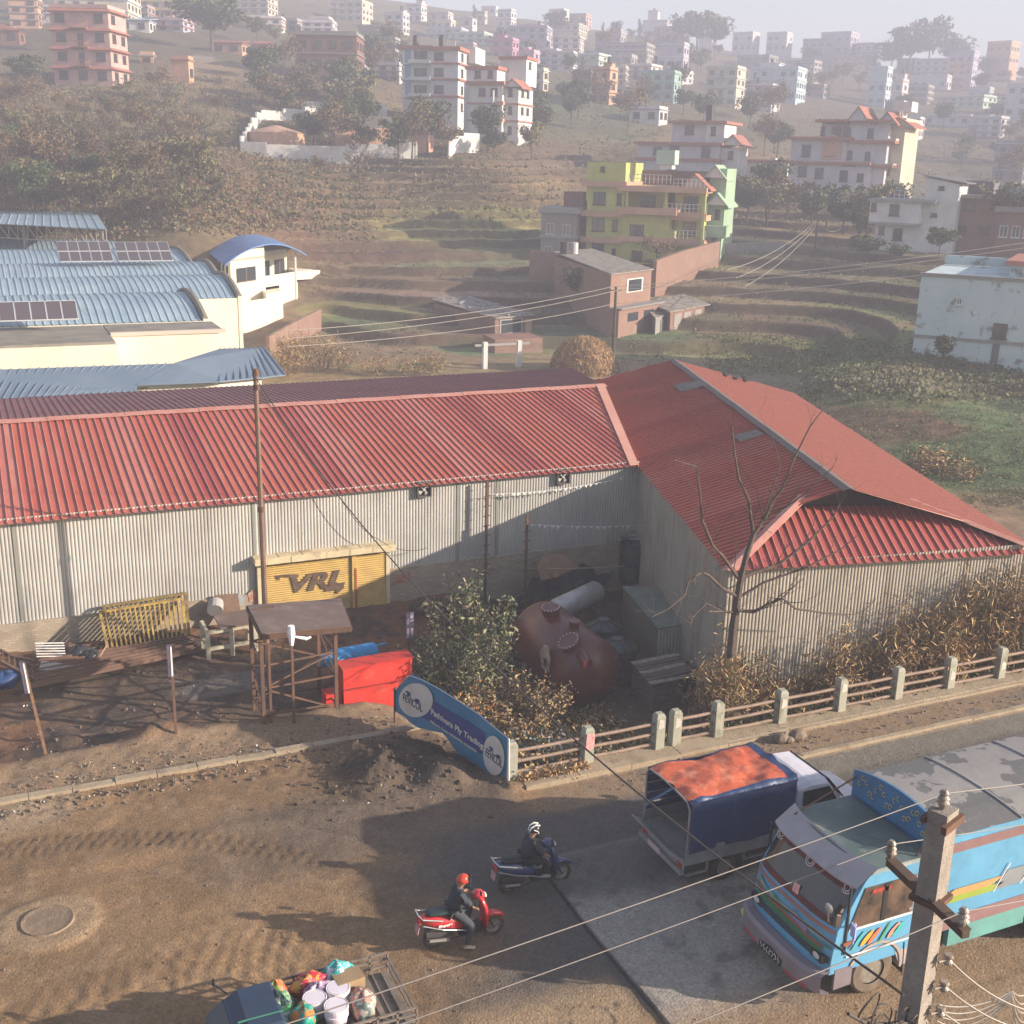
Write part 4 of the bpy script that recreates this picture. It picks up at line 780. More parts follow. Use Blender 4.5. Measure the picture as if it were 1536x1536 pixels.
# white flats
BL=M('blue_glass',(.10,.22,.38),rough=.2,spec=.7)
b=CB('apartment_block','tall white block of flats with blue glass stair strip, left of the white pair','block of flats',640,168,235,-16)
b.block(604,648,152,78,0,9,'white',ex=8); b.block(648,688,172,80,-1.0,10,'white',ex=6); b.block(668,700,95,72,6,8,'white')
b.block(608,616,150,80,-.1,.2,BL,'glass_strip')
for y_ in (100,122,146): b.block(602,650,y_+1.5,y_-1.5,-.4,9.5,'white','floor_band'); b.block(646,691,y_+1.2,y_-1.2,-1.4,10.5,'terra','floor_band')
b.block(600,650,80,75,-.5,10,'terra','roof_band'); b.block(646,692,82,77,-1.6,11,'terra','roof_band')
for y_ in (88,112,136): b.win(634,y_,12,11,0); b.win(624,y_,5,12,0)
for y_ in (90,112,136,160): b.win(660,y_,14,11,-1.0); b.sidewin(688,2,y_,1.3,11); b.sidewin(688,6,y_,1.3,11)
for y_ in (100,124,147): b.block(616,648,y_,y_-5,-1.6,1.5,'white','balcony')
for x in (617,656): m_=MB(); m_.cyl((b.X(x),3,b.Z(75)),(b.X(x),3,b.Z(60)),.6,n=10); m_.cyl((b.X(x),3,b.Z(60)),(b.X(x),3,b.Z(58)),.6,.2,n=10); m_.build('water_tank',TANKM,b.r,local=True)
b.block(676,678,80,66,2,.15,'white','mast')
b=CB('apartment_block','wide white block of flats with reddish roof bands, right of the white pair','block of flats',735,208,214,-20)
b.block(703,752,210,130,0,9,'white',ex=6); b.block(752,772,212,136,1.4,8,'white',ex=6); b.block(687,703,190,128,2.5,7,'white',ex=6); b.block(686,732,128,106,4,6,'white'); b.block(722,762,128,86,9,6,'white')
for y_ in (158,182,): b.block(700,754,y_+1,y_-1,-.25,9.4,'terra','floor_band'); b.block(750,774,y_+1,y_-1,1.1,8.4,'terra','floor_band')
b.block(699,756,132,127,-.6,10,'terra','roof_band'); b.block(684,735,108,103,3.6,7,'terra','roof_band'); b.block(720,764,90,86,8.7,6.6,'terra','roof_band'); b.gable(752,776,134,124,.8,6,'terra','white')
for y_ in (142,167,195): b.win(722,y_,10,11,0); b.win(740,y_,10,11,0); b.win(760,y_,6,11,1.4); b.sidewin(772,3.5,y_,1.2,10); b.sidewin(772,6.5,y_,1.2,10)
for y_ in (115,): b.win(703,y_,9,10,4); b.win(722,y_,7,10,4)
b.sidewin(762,11,98,1.2,10); b.block(740,742,215,140,-1.0,.4,'white','column')
for y_ in (160,184): b.block(744,756,y_,y_-5,-.9,.9,'peach','balcony')
# gabled villa on the right
b=CB('villa','large pale villa with terracotta gables and roof tank tower','villa',1260,296,200,-16)
VW='pale'
b.block(1181,1262,262,212,0,10,VW,ex=3); b.block(1181,1300,300,248,-.3,11,VW,ex=3); b.block(1262,1318,300,186,0.5,10,VW,ex=3); b.block(1218,1262,212,190,2,8,VW); b.block(1310,1336,268,182,2.5,9,'cream',ex=6); b.block(1270,1322,306,284,-1.6,3,'cream',ex=4)
for (l,r_,y_,y) in ((1176,1270,212,-.9),(1176,1300,247,-.9),(1214,1322,187,-.4),(1260,1330,216,-.3),(1260,1330,250,-.3)): b.block(l,r_,y_+2,y_-2,y,11,'terra','roof_band')
b.gable(1262,1290,187,168,-.6,7,'terra','pale'); b.gable(1302,1328,190,176,0,7,'terra','pale'); b.gable(1308,1346,194,182,1.8,8,'terra','cream')
for (x,y_,w,h,y) in ((1204,230,13,17,0),(1240,229,14,16,0),(1267,235,6,12,.5),(1292,236,7,12,.5),(1220,201,5,12,2),(1240,202,13,13,2),(1260,203,10,13,.5),(1293,204,8,13,.5),(1202,260,13,15,-.3),(1227,262,13,15,-.3),(1263,265,12,16,-.3),(1287,267,9,12,-.3),(1315,236,6,10,2.5),(1313,205,5,11,2.5),(1318,258,5,8,2.5)): b.win(x,y_,w,h,y)
m_=MB(); cx,cz=b.X(1241),b.Z(230); pts=[(cx+1.55*math.cos(math.pi*i/8)*1.0,-.16,cz+1.0+1.5*math.sin(math.pi*i/8)) for i in range(9)]; m_.slab([(cx+1.55,-.16,cz-1.2)]+pts+[(cx-1.55,-.16,cz-1.2)],(0,.12,0)); m_.build('arch_surround',hm('peach'),b.r,local=True)
b.block(1296,1322,182,156,6,3,'white','tank_tower'); b.block(1310,1336,172,158,5,4,'white','roof_tank')
for y_ in (217,252): b.block(1302,1330,y_,y_-6,.2,1.9,'cream','balcony')
m_=MB(); xx=b.X(1325); 
for sy in (3,4.5): m_.cyl((xx,sy,b.Z(172)),(xx,sy,b.Z(182)),.12,n=6)
m_.build('tank_post',hm('white'),b.r,local=True)
# villa behind the yellow house
b=CB('villa','white villa with brown roof bands behind the yellow green house','villa',1030,250,205,-16)
b.block(955,1075,262,218,0,10,VW,ex=6); b.block(1000,1052,218,188,2,8,VW); b.block(1052,1078,218,184,1.6,8,'white'); b.block(1075,1100,250,222,1.5,7,'white',ex=6)
for (l,r_,y_,y) in ((950,1082,217,-.8),(996,1082,186,1),(952,1082,240,-.4)): b.block(l,r_,y_+2,y_-2,y,11,'terra','roof_band')
b.gable(1078,1106,218,204,.9,7,'terra','white')
for (x,y_,w,h,y) in ((1010,226,14,12,0),(1057,228,13,15,0),(1026,197,13,13,2),(1062,198,7,13,1.6),(985,228,12,12,0),(1090,232,7,12,1.5),(1008,249,12,12,0)): b.win(x,y_,w,h,y)
m_=MB(); m_.cyl((b.X(1048),5,b.Z(184)),(b.X(1048),5,b.Z(160)),.7,n=10); m_.build('water_tank',TANKM,b.r,local=True)
b=CB('outbuilding','long low white outbuilding with red roof between the two villas','house',1140,256,215,-10)
b.block(1098,1180,262,244,0,6,'white',ex=4); b.block(1096,1182,244,240,-.5,7,'terra','roof'); b.block(1155,1162,256,238,-.5,2,'white','chimney')
for x in (1112,1130,1168): b.win(x,254,8,8,0)
# white house lower right
b=CB('house','plain white two storey house with sloping tin roof, lower right','house',1365,368,150,-12)
b.block(1310,1392,372,338,.6,8,'white',ex=3); b.block(1302,1375,338,304,-.4,9,'white'); b.block(1375,1422,372,278,1.0,9,'white',ex=3); b.block(1300,1395,306,302,-.8,9.4,'grey','roof_band'); b.block(1303,1376,339,336,-.7,9,'grey','floor_band')
m_=MB(); m_.slab([(b.X(1372),.6,b.Z(268)),(b.X(1432),.6,b.Z(278)),(b.X(1432),10.5,b.Z(278)),(b.X(1372),10.5,b.Z(268))],(0,0,.15)); m_.build('sloping_roof',hm('dkgrey'),b.r,local=True)
m_=MB(); m_.slab([(b.X(1375),1.0,b.Z(278)),(b.X(1422),1.0,b.Z(278)),(b.X(1375),1.0,b.Z(269.5))],(0,8.9,0)); m_.build('gable_wall',hm('white'),b.r,local=True)
for (x,y_,w,h,y) in ((1338,317,14,17,-.4),(1308,314,8,12,-.4),(1320,348,8,12,.6),(1344,353,14,18,.6),(1377,353,8,12,1),(1397,284,8,5,1),(1391,323,9,5,1)): b.win(x,y_,w,h,y)
b.rail(1335,1372,302,-.2)
# brown houses right
b=CB('house','dull brown brick house with lean to beside the white two storey house','house',1450,372,152,-8)
b.block(1424,1490,376,298,0,8,'dkbrick',ex=3); b.block(1418,1494,300,295,-.6,9,'concrete','roof'); b.block(1430,1470,300,275,4,5,'dkgrey','roof_shed')
for x,y_ in ((1447,312),(1440,345),(1470,345)): b.win(x,y_,14,12,0)
b=CB('house','brown house with white framed windows at the right edge','house',1515,372,150,-8)
b.block(1492,1575,378,318,0,8,'dkbrick',ex=3); b.block(1488,1580,320,312,-.5,9,'concrete','roof'); b.block(1500,1528,312,284,1.5,4,'white','roof_room'); b.block(1530,1560,312,290,1,5,'dkgrey','roof_room')
for x in (1503,1520,1536): b.win(x,348,11,17,0,hm('white'))
# blue-white old building
OW=M('peeling_bluish_wall',(.52,.60,.61),(.44,.53,.54),sc=.4,rough=.9,c3=(.15,.13,.10),sc3=.9,lo3=.56,hi3=.66,f3=.85,bump=.3,bs=6)
b=CB('old_building','large old building with peeling bluish white walls on the right','building',1450,548,96,-6)
z0=b
b.block(1370,1600,600,418,0,12,OW,ex=6); b.block(1486,1600,418,400,3,9,OW); b.block(1368,1600,421,416,-.12,.35,'concrete','parapet_cap'); b.block(1480,1610,402,395,2.5,10,'terra','roof'); b.block(1372,1500,416,402,11,.4,OW,'rear_parapet')
b.block(1366,1600,512,508,-.14,.15,'concrete','floor_band'); b.win(1489,493,19,22,0); b.block(1482,1492,560,508,-.06,.07,hm('dkgrey'),'stain'); b.win(1428,455,7,9,0,hm('white')); b.win(1513,420,7,6,3)
# brick buildings in the field
BR=M('brick_wall',(.30,.14,.095),(.24,.12,.085),sc=.8,brick=(.26,.09,(.26,.19,.15)),c3=(.30,.22,.17),sc3=.5,lo3=.5,hi3=.7,f3=.6)
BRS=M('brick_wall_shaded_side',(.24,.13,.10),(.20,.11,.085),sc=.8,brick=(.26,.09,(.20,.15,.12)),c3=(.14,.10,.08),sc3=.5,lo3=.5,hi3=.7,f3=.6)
SLATE=M('old_tin_roof',(.22,.20,.17),(.34,.29,.24),sc=1.2,rough=.8,c3=(.10,.08,.07),sc3=1.5,lo3=.5,hi3=.6,f3=.7)
def boxhouse(name,label,cat,corner,px2,px3,z0,pt,roofmat,wallmat,over=.3):
    """near corner (px,py) on the ground, end of the long left wall px2,py2, end of the right wall px3,py3"""
    z0=float(hbase(*G(*corner,z0)[:2]))-.1 if False else z0
    A=G(*corner,z0);B=G(*px2,z0);D_=G(*px3,z0); r=thing(name,label,cat,A); zt=zup(A,pt); Cc=B+D_-A
    m_=MB(); m_.slab([p+[0,0,-2] for p in (A,D_,Cc,B)],(0,0,zt-z0+2)); m_.build('wall',wallmat,r)
    cen=(A+Cc)/2; m_=MB(); pp=[]
    for p,dz in ((A,0),(D_,0),(Cc,.35),(B,.35)):
        q=p+(p-cen)/np.linalg.norm(p-cen)*over; q[2]=zt+dz+.004; pp.append(q)
    m_.slab(pp,(0,0,.1)); m_.build('roof',roofmat,r)
    def wq(s0,s1,za,zb,face='r',mt=GLASS,nm='window',o=.04):
        P0,P1=(A,D_) if face=='r' else (A,B); dd=P1-P0; n=np.array([dd[1],-dd[0],0]); n=n/np.linalg.norm(n)*(1 if face=='r' else -1)
        a=P0+dd*s0;b_=P0+dd*s1; m_=MB(); m_.slab([(a[0],a[1],za),(b_[0],b_[1],za),(b_[0],b_[1],zb),(a[0],a[1],zb)],n*o); g=m_.build(nm,mt,r); return g
    return r,A,B,D_,zt,wq
r,A,B,D_,zt,wq=boxhouse('brick_building','tall windowless brick building with a small white window high on its end','building',(912,516),(829,472),(972,503),-1.2,412,SLATE,BR)
wq(.38,.78,zt-1.9,zt-.6,'r',hm('white'),'window_frame',.05); wq(.42,.74,zt-1.8,zt-.7,'r',GLASS,'window',.09)
zl_=zup(A,463); m_=MB(); e=(D_-A)/np.linalg.norm(D_-A); n_=np.array([e[1],-e[0],0])
m_.slab([A+[0,0,-2],D_*1.0+[0,0,-2],D_+n_*1.0+[0,0,-2],A+n_*1.0+[0,0,-2]],(0,0,zl_+1.2+2)); m_.build('end_room',BR,r); m_=MB(); m_.slab([A-e*.2+[0,0,zl_+1.204],D_+e*.5+[0,0,zl_+1.204],D_+e*.5+n_*1.4+[0,0,zl_+1.204],A-e*.2+n_*1.4+[0,0,zl_+1.204]],(0,0,.12)); m_.build('end_roof',hm('concrete'),r)
for s in (.22,.62):
    a=A+(D_-A)*s+n_*1.0; b_=A+(D_-A)*(s+.25)+n_*1.0; m_=MB(); m_.slab([(a[0],a[1],zl_-1.3),(b_[0],b_[1],zl_-1.3),(b_[0],b_[1],zl_-.5),(a[0],a[1],zl_-.5)],n_*.04); m_.build('window',GLASS,r)
t_=A+(B-A)*.85; m_=MB(); m_.cyl((t_[0]+.6,t_[1]+.6,zt),(t_[0]+.6,t_[1]+.6,zt+1.7),.5,n=12); m_.build('water_tank',TANKM,r)
m_=MB(); m_.cyl((t_[0]+1.9,t_[1]+.9,zt),(t_[0]+1.9,t_[1]+.9,zt+1.6),.42,n=12); m_.build('white_tank',hm('white'),r)
r,A,B,D_,zt,wq=boxhouse('brick_shed','low brick shed with a patched tin roof weighted by stones','shed',(742,512),(650,486),(798,506),-1.2,478,SLATE,BRS)
wq(.12,.72,-.6,zt-.15,'r',hm('grey'),'window_frame',.05); wq(.16,.68,-.5,zt-.25,'r',GLASS,'window',.08); wq(.8,.97,-1.3,zt-.3,'r',hm('orange'),'door',.05)
m_=MB()
for i in range(26):
    s,t2=random.random(),random.random(); q=A+(D_-A)*s+(B-A)*t2; m_.ob((q[0],q[1],zt+.12+.35*t2+.08),random.uniform(.2,.8),random.uniform(.15,.5),.12,rotz(random.random()*3))
m_.build('roof_stones',hm('grey'),r); r['kind']='';del r['kind']
A=G(742,528,-1.2);B=G(814,525,-1.2); m_=MB(); m_.slab([A+[0,0,-1],B+[0,0,-1],B+[.3,3.5,-1],A+[.3,3.5,-1]],(0,0,2.1)); o=m_.build('brick_plinth',BR); tag(o,'low brick enclosure in front of the patched brick shed','wall')
m_=MB(); A=G(628,488,-1.2);B=G(652,492,-1.2); m_.slab([A+[0,0,-1],B+[0,0,-1],B+[.2,.3,-1],A+[.2,.3,-1]],(0,0,2.6)); o=m_.build('broken_wall',BRS); tag(o,'broken end of a brick wall left of the patched brick shed','wall')
r,A,B,D_,zt,wq=boxhouse('tin_shed','low tin roofed shed to the right of the tall brick building','shed',(1004,500),(972,488),(1055,488),-.6,468,SLATE,hm('dkbrick'),.6)
for s in (.1,.38,.7): wq(s,s+.2,-.6,zt-.3,'r',hm('concrete'),'door',.05)
r,A,B,D_,zt,wq=boxhouse('wooden_hut','small grey plank hut between the brick building and the tin shed','hut',(982,508),(972,500),(1006,498),-.9,478,SLATE,hm('concrete'),.3)
wq(.3,.6,-.9,zt-.3,'r',hm('dkgrey'),'door',.05)
# stone terrace wall below the yellow house, compound walls
def wallrun(name,label,cat,pts,h,th,mat,dz=0,d=None,step=False):
    W_=[]
    for q in pts:
        p=GD(q[0],q[1],q[2]) if len(q)>2 else hit(q[0],q[1]); W_.append(Vector(p))
    r=thing(name,label,cat,W_[0]); 
    m_=MB()
    for a,b_ in zip(W_[:-1],W_[1:]):
        n=max(1,int((b_-a).length/4)) if step else 1
        for i in range(n):
            p=a+(b_-a)*i/n; q=a+(b_-a)*(i+1)/n; zt=max(p.z,q.z)+h if step else None; s=(q-p); s.z=0; s=s.normalized().cross(Vector((0,0,1)))*th/2
            zp,zq=(zt,zt) if step else (p.z+h,q.z+h)
            A=[p+s-Vector((0,0,2)),p-s-Vector((0,0,2)),Vector((p.x-s.x,p.y-s.y,zp)),Vector((p.x+s.x,p.y+s.y,zp))]; B=[q+s-Vector((0,0,2)),q-s-Vector((0,0,2)),Vector((q.x-s.x,q.y-s.y,zq)),Vector((q.x+s.x,q.y+s.y,zq))]; m_.loft([A,B])
    m_.build('wall',mat,r); return r
WW=hm('white')
wallrun('compound_wall','stepped white wall round the front of the water reservoir compound','wall',[(362,232,189),(400,238,188),(470,238,188),(520,240,188),(626,232,190)],1.9,.3,WW,step=True)
wallrun('compound_wall','white wall climbing behind the round reservoir','wall',[(362,232,189),(378,205,206),(392,188,216),(455,182,222),(460,178,226),(512,172,230)],2.0,.3,WW,step=True)
wallrun('compound_wall','bright white wall panel behind the compound terrace','wall',[(512,176,228),(580,180,226)],2.6,.3,WW,step=True)
wallrun('compound_wall','short white wall right of the compound below the flats','wall',[(672,234,190),(695,226,194),(718,222,197)],2.2,.3,WW,step=True)
wallrun('retaining_wall','rough brick retaining wall below the balconies of the yellow green house','wall',[(980,428,128),(1020,412,134),(1075,396,142)],2.6,.5,BR)
wallrun('retaining_wall','low concrete wall on the fields right of the yellow green house','wall',[(1070,385,148),(1110,380,150),(1175,378,152)],1.3,.3,hm('concrete'))
wallrun('garden_wall','low brick wall between the arched roof house and the field','wall',[(402,532),(440,508),(480,486)],1.5,.3,BR)
wallrun('brick_fence','brick wall stub left of the tall brick building','wall',[(795,402,136),(838,405,134)],2.,.3,BR)
wallrun('terrace_block','peach terrace wall inside the white compound','wall',[(500,218,199),(560,216,200),(600,214,201)],2.4,3,hm('peach'))
wallrun('terrace_block','dull concrete terrace behind the reservoir compound','wall',[(505,192,215),(590,192,215)],1.8,2.5,hm('concrete'))
# round reservoir
p=GD(424,222,195); r=thing('reservoir','round cream water reservoir with a low conical roof inside the compound','reservoir',p); D=float((p-CAM)@CF)/FPX; R_=43*D
m_=MB(); m_.cyl((p[0],p[1]+R_*.9,p[2]-2),(p[0],p[1]+R_*.9,p[2]+22*D),R_,n=40); m_.build('wall',hm('peach'),r)
m_=MB(); m_.cyl((p[0],p[1]+R_*.9,p[2]+22*D+.01),(p[0],p[1]+R_*.9,p[2]+33*D),R_*1.03,.4,n=40); m_.build('roof',hm('peach'),r)
# roadside goal-like concrete frame, field poles
p=G(727,552,-1.1);q=G(778,549,-1.1); r=thing('concrete_frame','white concrete gateway of two posts and a thin beam in the field','frame',p); zt=zup(p,513)
for a in (p,q): MB().bx(a[0]-.18,a[0]+.18,a[1]-.18,a[1]+.18,-2,zt).build('post',hm('white'),r)
m_=MB(); m_.beam((p[0]-.9,p[1],zt-.25),(q[0]+.9,q[1],zt-.25),.18,.18); m_.build('beam',hm('grey'),r)
WOODP=M('pole_wood',(.09,.065,.05),(.06,.045,.035),sc=3)
WIRE=M('wire_mat',(.30,.27,.24),rough=.6)
def pole(px,pyb,pyt,d,label,r0=.13,lean=0):
    p=GD(px,pyb,d) if d else hit(px,pyb); zt=zup(p,pyt); r=thing('utility_pole',label,'pole',p); m_=MB(); m_.tube([(p[0],p[1],p[2]-1),(p[0]+lean,p[1],zt)],[r0*1.2,r0*.8],8); m_.build('shaft',WOODP,r); return np.array([p[0]+lean,p[1],zt]),r
pA,rA=pole(919,536,430,100,'dark wooden pole in the green field behind the side shed roof',.14)
m_=MB(); m_.beam(pA+[-.5,0,-.3],pA+[.5,0,-.3],.1,.1); m_.build('crossarm',WOODP,rA)
pB,rB=pole(1218,420,330,150,'slim pole on the dark slope right of the yellow green house',.13)
pC,rC=pole(1190,395,340,170,'faint farther pole on the dark slope',.1)
def wire(label,pts,r=.018,sag=.4,mat=None,name='wire',n=18,grp=None,cat='wire'):
    m_=MB(); P=[]
    for a,b_ in zip(pts[:-1],pts[1:]):
        a=np.array(a,float);b_=np.array(b_,float)
        for i in range(n+1):
            t=i/n; p=a+(b_-a)*t; p[2]-=sag*4*t*(1-t); P.append(p)
    m_.tube(P,r,5); o=m_.build(name,mat or WIRE); tag(o,label,cat,grp); return o
for i,(y0,y1) in enumerate(((488,364),(500,372),(512,392))):
    e0=GD(430,y0+8,75); e1=GD(1640,y1-16,118); q=pA+np.array([(-.4,.4,0)[i],0,(.0,-.25,-1.4)[i]])
    wire(('uppermost','middle','lowest')[i]+' of the three thin wires across the fields behind the sheds',[e0,q,e1],.022,.5,grp='thin wires crossing the fields')
for i in range(3):
    wire(('first','second','third')[i]+' wire from the slim pole on the dark slope down to the fields',[pB+[(-.3,0,.3)[i],0,-.2],GD(1090+i*14,405+i*12,118)],.03,.8)
wire('single sagging wire running right from the slim pole on the dark slope',[pB,GD(1268,336,175)],.03,1.2)
# ---------------------------------------------------------------- vegetation
LF=dict(dark=M('leaf_dark',(.065,.080,.035),(.10,.115,.05),sc=.6,rough=.7,rnd=.25),olive=M('leaf_olive',(.14,.13,.06),(.20,.17,.08),sc=.6,rough=.75,rnd=.25),dry=M('leaf_dry',(.22,.145,.075),(.15,.10,.055),sc=.6,rough=.85,rnd=.2),fresh=M('leaf_fresh',(.075,.11,.035),(.05,.075,.03),sc=.6,rough=.7,rnd=.2))
BARK=M('bark',(.075,.058,.045),(.12,.095,.075),sc=5,rough=.9,bump=.4)
def limbs(H,n,spread,base=.35,r0=.02,seed=0,twigs=0):
    rg=random.Random(seed); m_=MB(); ends=[]
    top=H*.62; m_.tube([(0,0,-.6),(rg.uniform(-.1,.1)*H*.2,0,H*.3),(rg.uniform(-.05,.05)*H,rg.uniform(-.05,.05)*H,top)],[H*r0,H*r0*.75,H*r0*.4],7); ends.append(Vector((0,0,top)))
    for i in range(n):
        a=i*2.4+rg.uniform(-.4,.4); z0=H*rg.uniform(base*.8,.6); L=H*spread*rg.uniform(.6,1); up=H*rg.uniform(.15,.38)
        p0=Vector((0,0,z0)); p1=p0+Vector((math.cos(a)*L*.5,math.sin(a)*L*.5,up*.6)); p2=p0+Vector((math.cos(a)*L,math.sin(a)*L,up)); m_.tube([p0,p1,p2],[H*r0*.45,H*r0*.3,H*r0*.12],5); ends+=[p1,p2]
        for k in range(twigs):
            q=p1.lerp(p2,rg.random()); e=q+Vector((rg.uniform(-1,1),rg.uniform(-1,1),rg.uniform(.3,1.4)))*H*.11; m_.tube([q,(q+e)/2+Vector((0,0,.02*H)),e],[H*.005,H*.0035,H*.0015],4); ends.append(e)
            for _ in range(3): f=e+Vector((rg.uniform(-1,1),rg.uniform(-1,1),rg.uniform(.1,1)))*H*.06; m_.tube([q.lerp(e,rg.uniform(.4,1)),f],[H*.0028,H*.001],3)
    return m_,ends
def crown(ends,H,n,rad,leaf,seed,squash=.75,hollow=.5):
    rg=np.random.default_rng(seed); E_=np.array([list(e) for e in ends]); k=rg.integers(0,len(E_),n); d=rg.normal(size=(n,3)); d/=np.linalg.norm(d,axis=1)[:,None]; rr_=rad*H*(hollow+(1-hollow)*rg.random(n))*(.55+.45*rg.random(len(E_)))[k]
    c=E_[k]+d*rr_[:,None]*np.array([1,1,squash]); c[:,2]=np.maximum(c[:,2],H*.08)
    a=rg.normal(size=(n,3)); a/=np.linalg.norm(a,axis=1)[:,None]; b_=np.cross(a,rg.normal(size=(n,3))); b_/=np.linalg.norm(b_,axis=1)[:,None]; s=leaf*(.6+.8*rg.random(n))[:,None]
    return c,a*s,b_*s*.6
def proto(name,H,nl,spread,n,rad,leaf,mat,seed,base=.35,squash=.75,twigs=0,r0=.02):
    m_,e=limbs(H,nl,spread,base,r0,seed,twigs); root=bpy.data.objects.new(name,None); C.collection.objects.link(root); m_.build('trunk',BARK,root,local=True)
    if n: c,a,b_=crown(e,H,n,rad,leaf,seed,squash); quads('crown',c,a,b_,LF[mat],root)
    return root
PT=[proto('leafy_tree',8,8,.32,2300,.22,.24,'dark',1),proto('leafy_tree',8,9,.36,1700,.19,.22,'olive',2),proto('leafy_tree',8,7,.28,1800,.26,.28,'dark',3,squash=1.0),proto('leafy_tree',8,8,.34,1500,.2,.22,'fresh',4),
 proto('dry_tree',8,9,.34,1000,.17,.22,'dry',5,twigs=5,r0=.014),proto('bare_tree',8,9,.33,260,.12,.16,'dry',6,twigs=9,r0=.014),proto('conifer_tree',8,6,.12,1500,.13,.26,'dark',7,base=.1,squash=2.2),proto('leafy_tree',8,9,.4,1400,.17,.22,'olive',8,base=.12)]
FIRST=[True]*len(PT)
def tree(p,H,k,label,group=None,cat='tree',sq=1.0):
    root=PT[k] if FIRST[k] else copytree(PT[k]); FIRST[k]=False
    s=H/8; root.location=[float(q) for q in p]; root.scale=(s*sq,s*sq,s); root.rotation_euler=(0,0,random.uniform(0,6.28)); return tag(root,label,cat,group)
def ttree(px,pyb,pyt,k,label,d=None,group=None,sq=1.):
    p=GD(px,pyb,d) if d else hit(px,pyb); p[2]=h1(p[0],p[1]); D=float((p-CAM)@CF); return tree(p,max(1.5,(pyb-pyt)/FPX*D*1.05),k,label,group,sq=sq)
# single trees one can point at
for a in ((318,78,-8,0,'big dark round tree right of the orange house at upper left',1.5),(112,72,20,2,'dark tree behind the pink tiered house',1),(40,130,75,0,'big dark tree at the left edge below the low dark house',1.3),(263,30,-6,5,'leafless tree between the orange house and the big dark tree',1),
 (412,175,118,4,'pale dry tree above the white compound wall',1.1),(450,165,108,1,'olive tree left of the white flats',1.3),(395,150,105,0,'dark tree below the unfinished frame building',1.3),(500,150,112,1,'bushy tree on the track right of the unfinished frame building',1.5),(547,140,105,3,'tree against the left wall of the white flats',1.2),
 (598,236,166,3,'leafy green tree leaning over the front of the white compound wall',1.15),(622,236,150,5,'slim bare tree right of the leafy one at the compound wall',.7),(540,285,205,5,'bare pale tree below the white compound wall',.9),(478,268,236,4,'small dry tree below the reservoir',1),(797,236,180,1,'tree standing right of the white flats',.8),(790,215,195,3,'small bush tree at the foot of the white flats',1),
 (835,60,14,0,'dark skyline tree left of the tall white house',1),(1005,82,48,0,'low dark skyline tree left of the large clump',1.3),(1045,84,16,0,'large round tree on the skyline right of centre',1.25),(1072,88,30,2,'second round tree of the skyline clump right of centre',1),(1018,80,28,2,'narrow tree at the left of the skyline clump',.8),
 (1335,110,62,0,'left low tree of the big clump on the right skyline',1.3),(1362,112,40,0,'broad tree of the big clump on the right skyline',1.4),(1390,112,34,2,'tall tree of the big clump on the right skyline',1),(1432,84,30,6,'slender tall tree rising above the right skyline',1.2),(1462,76,48,0,'small round tree right of the slender skyline tree',1.2),(1482,86,56,2,'round tree beside the peach white house on the skyline',1.2),(1425,112,60,2,'dark tree under the slender skyline tree',1.4),(1510,80,62,0,'small skyline tree above the peach white house',1.5),
 (1208,88,72,0,'tiny tree on the skyline left of the dark flat topped house',1.3),(1220,92,74,2,'tiny second tree by the dark flat topped house',1),(905,28,14,6,'tiny conifer on the skyline',1),(925,48,30,2,'small skyline tree right of the brick pink house',1.3),(960,46,22,6,'pointed skyline tree above the long hazy house',1),(975,46,30,0,'small round skyline tree above the long hazy house',1.2),(712,30,10,6,'thin conifer on the left skyline',1),
 (1120,330,268,0,'dark tree left in the grove between the two villas',1.3),(1150,335,262,1,'broad tree in the grove between the two villas',1.4),(1180,330,268,4,'brownish tree in the grove between the two villas',1.3),(1105,300,262,2,'dark tree close to the white villa',1),(1240,335,272,3,'sunlit green tree below the gabled villa',1.2),(1265,345,290,0,'dark tree below the balcony of the gabled villa',1.2),(1290,345,282,6,'conifer below the gabled villa, left one',1.3),(1302,345,296,6,'conifer below the gabled villa, right one',1.3),(1215,350,290,2,'dark tree left of the sunlit green one',1.1),
 (985,400,358,4,'dry flowering shrub in front of the balconies of the yellow green house',1.5),(1040,400,375,1,'bush at the right foot of the yellow green house',1.4),(1300,385,340,0,'dark bush left of the white two storey house',1.4),(1408,385,336,0,'dark bush between the white house and the brown one',1.2),(1345,395,365,2,'dark shrub in front of the white two storey house',1.5),(872,460,395,2,'dark tree left of the tall brick building',1.1),(845,420,392,0,'small dark tree above the tall brick building',1.3),
 (1412,548,500,2,'shrub growing out of the wall of the bluish old building',.8),(985,412,380,1,'bush on the retaining wall below the yellow green house',1.6)):
    ttree(a[0],a[1],a[2],a[3],a[4],sq=a[5])
# the wood on the left
rg=random.Random(3); cnt=0
while cnt<135:
    px=rg.uniform(-120,345); py=rg.uniform(120,345)
    if px>230 and py<150: continue
    if px>60 and px<215 and 95<py<150 : continue
    if px>290+ (330-py)*.1 and py>190 and rg.random()<.8: continue
    H=rg.uniform(2.8,5.6)*(1.25 if py>250 else 1); k=rg.choices([0,1,2,3,4,5,7],[.6,3,.4,1.0,6,4.5,2.5])[0]; p=hit(px,py); p[2]=h1(p[0],p[1])
    nm={4:'dry brown tree',5:'leafless tree'}.get(k,'leafy tree'); tree(p,H,k,nm+' in the dense wood on the left hillside','%ss of the wood on the left hillside'%nm); cnt+=1
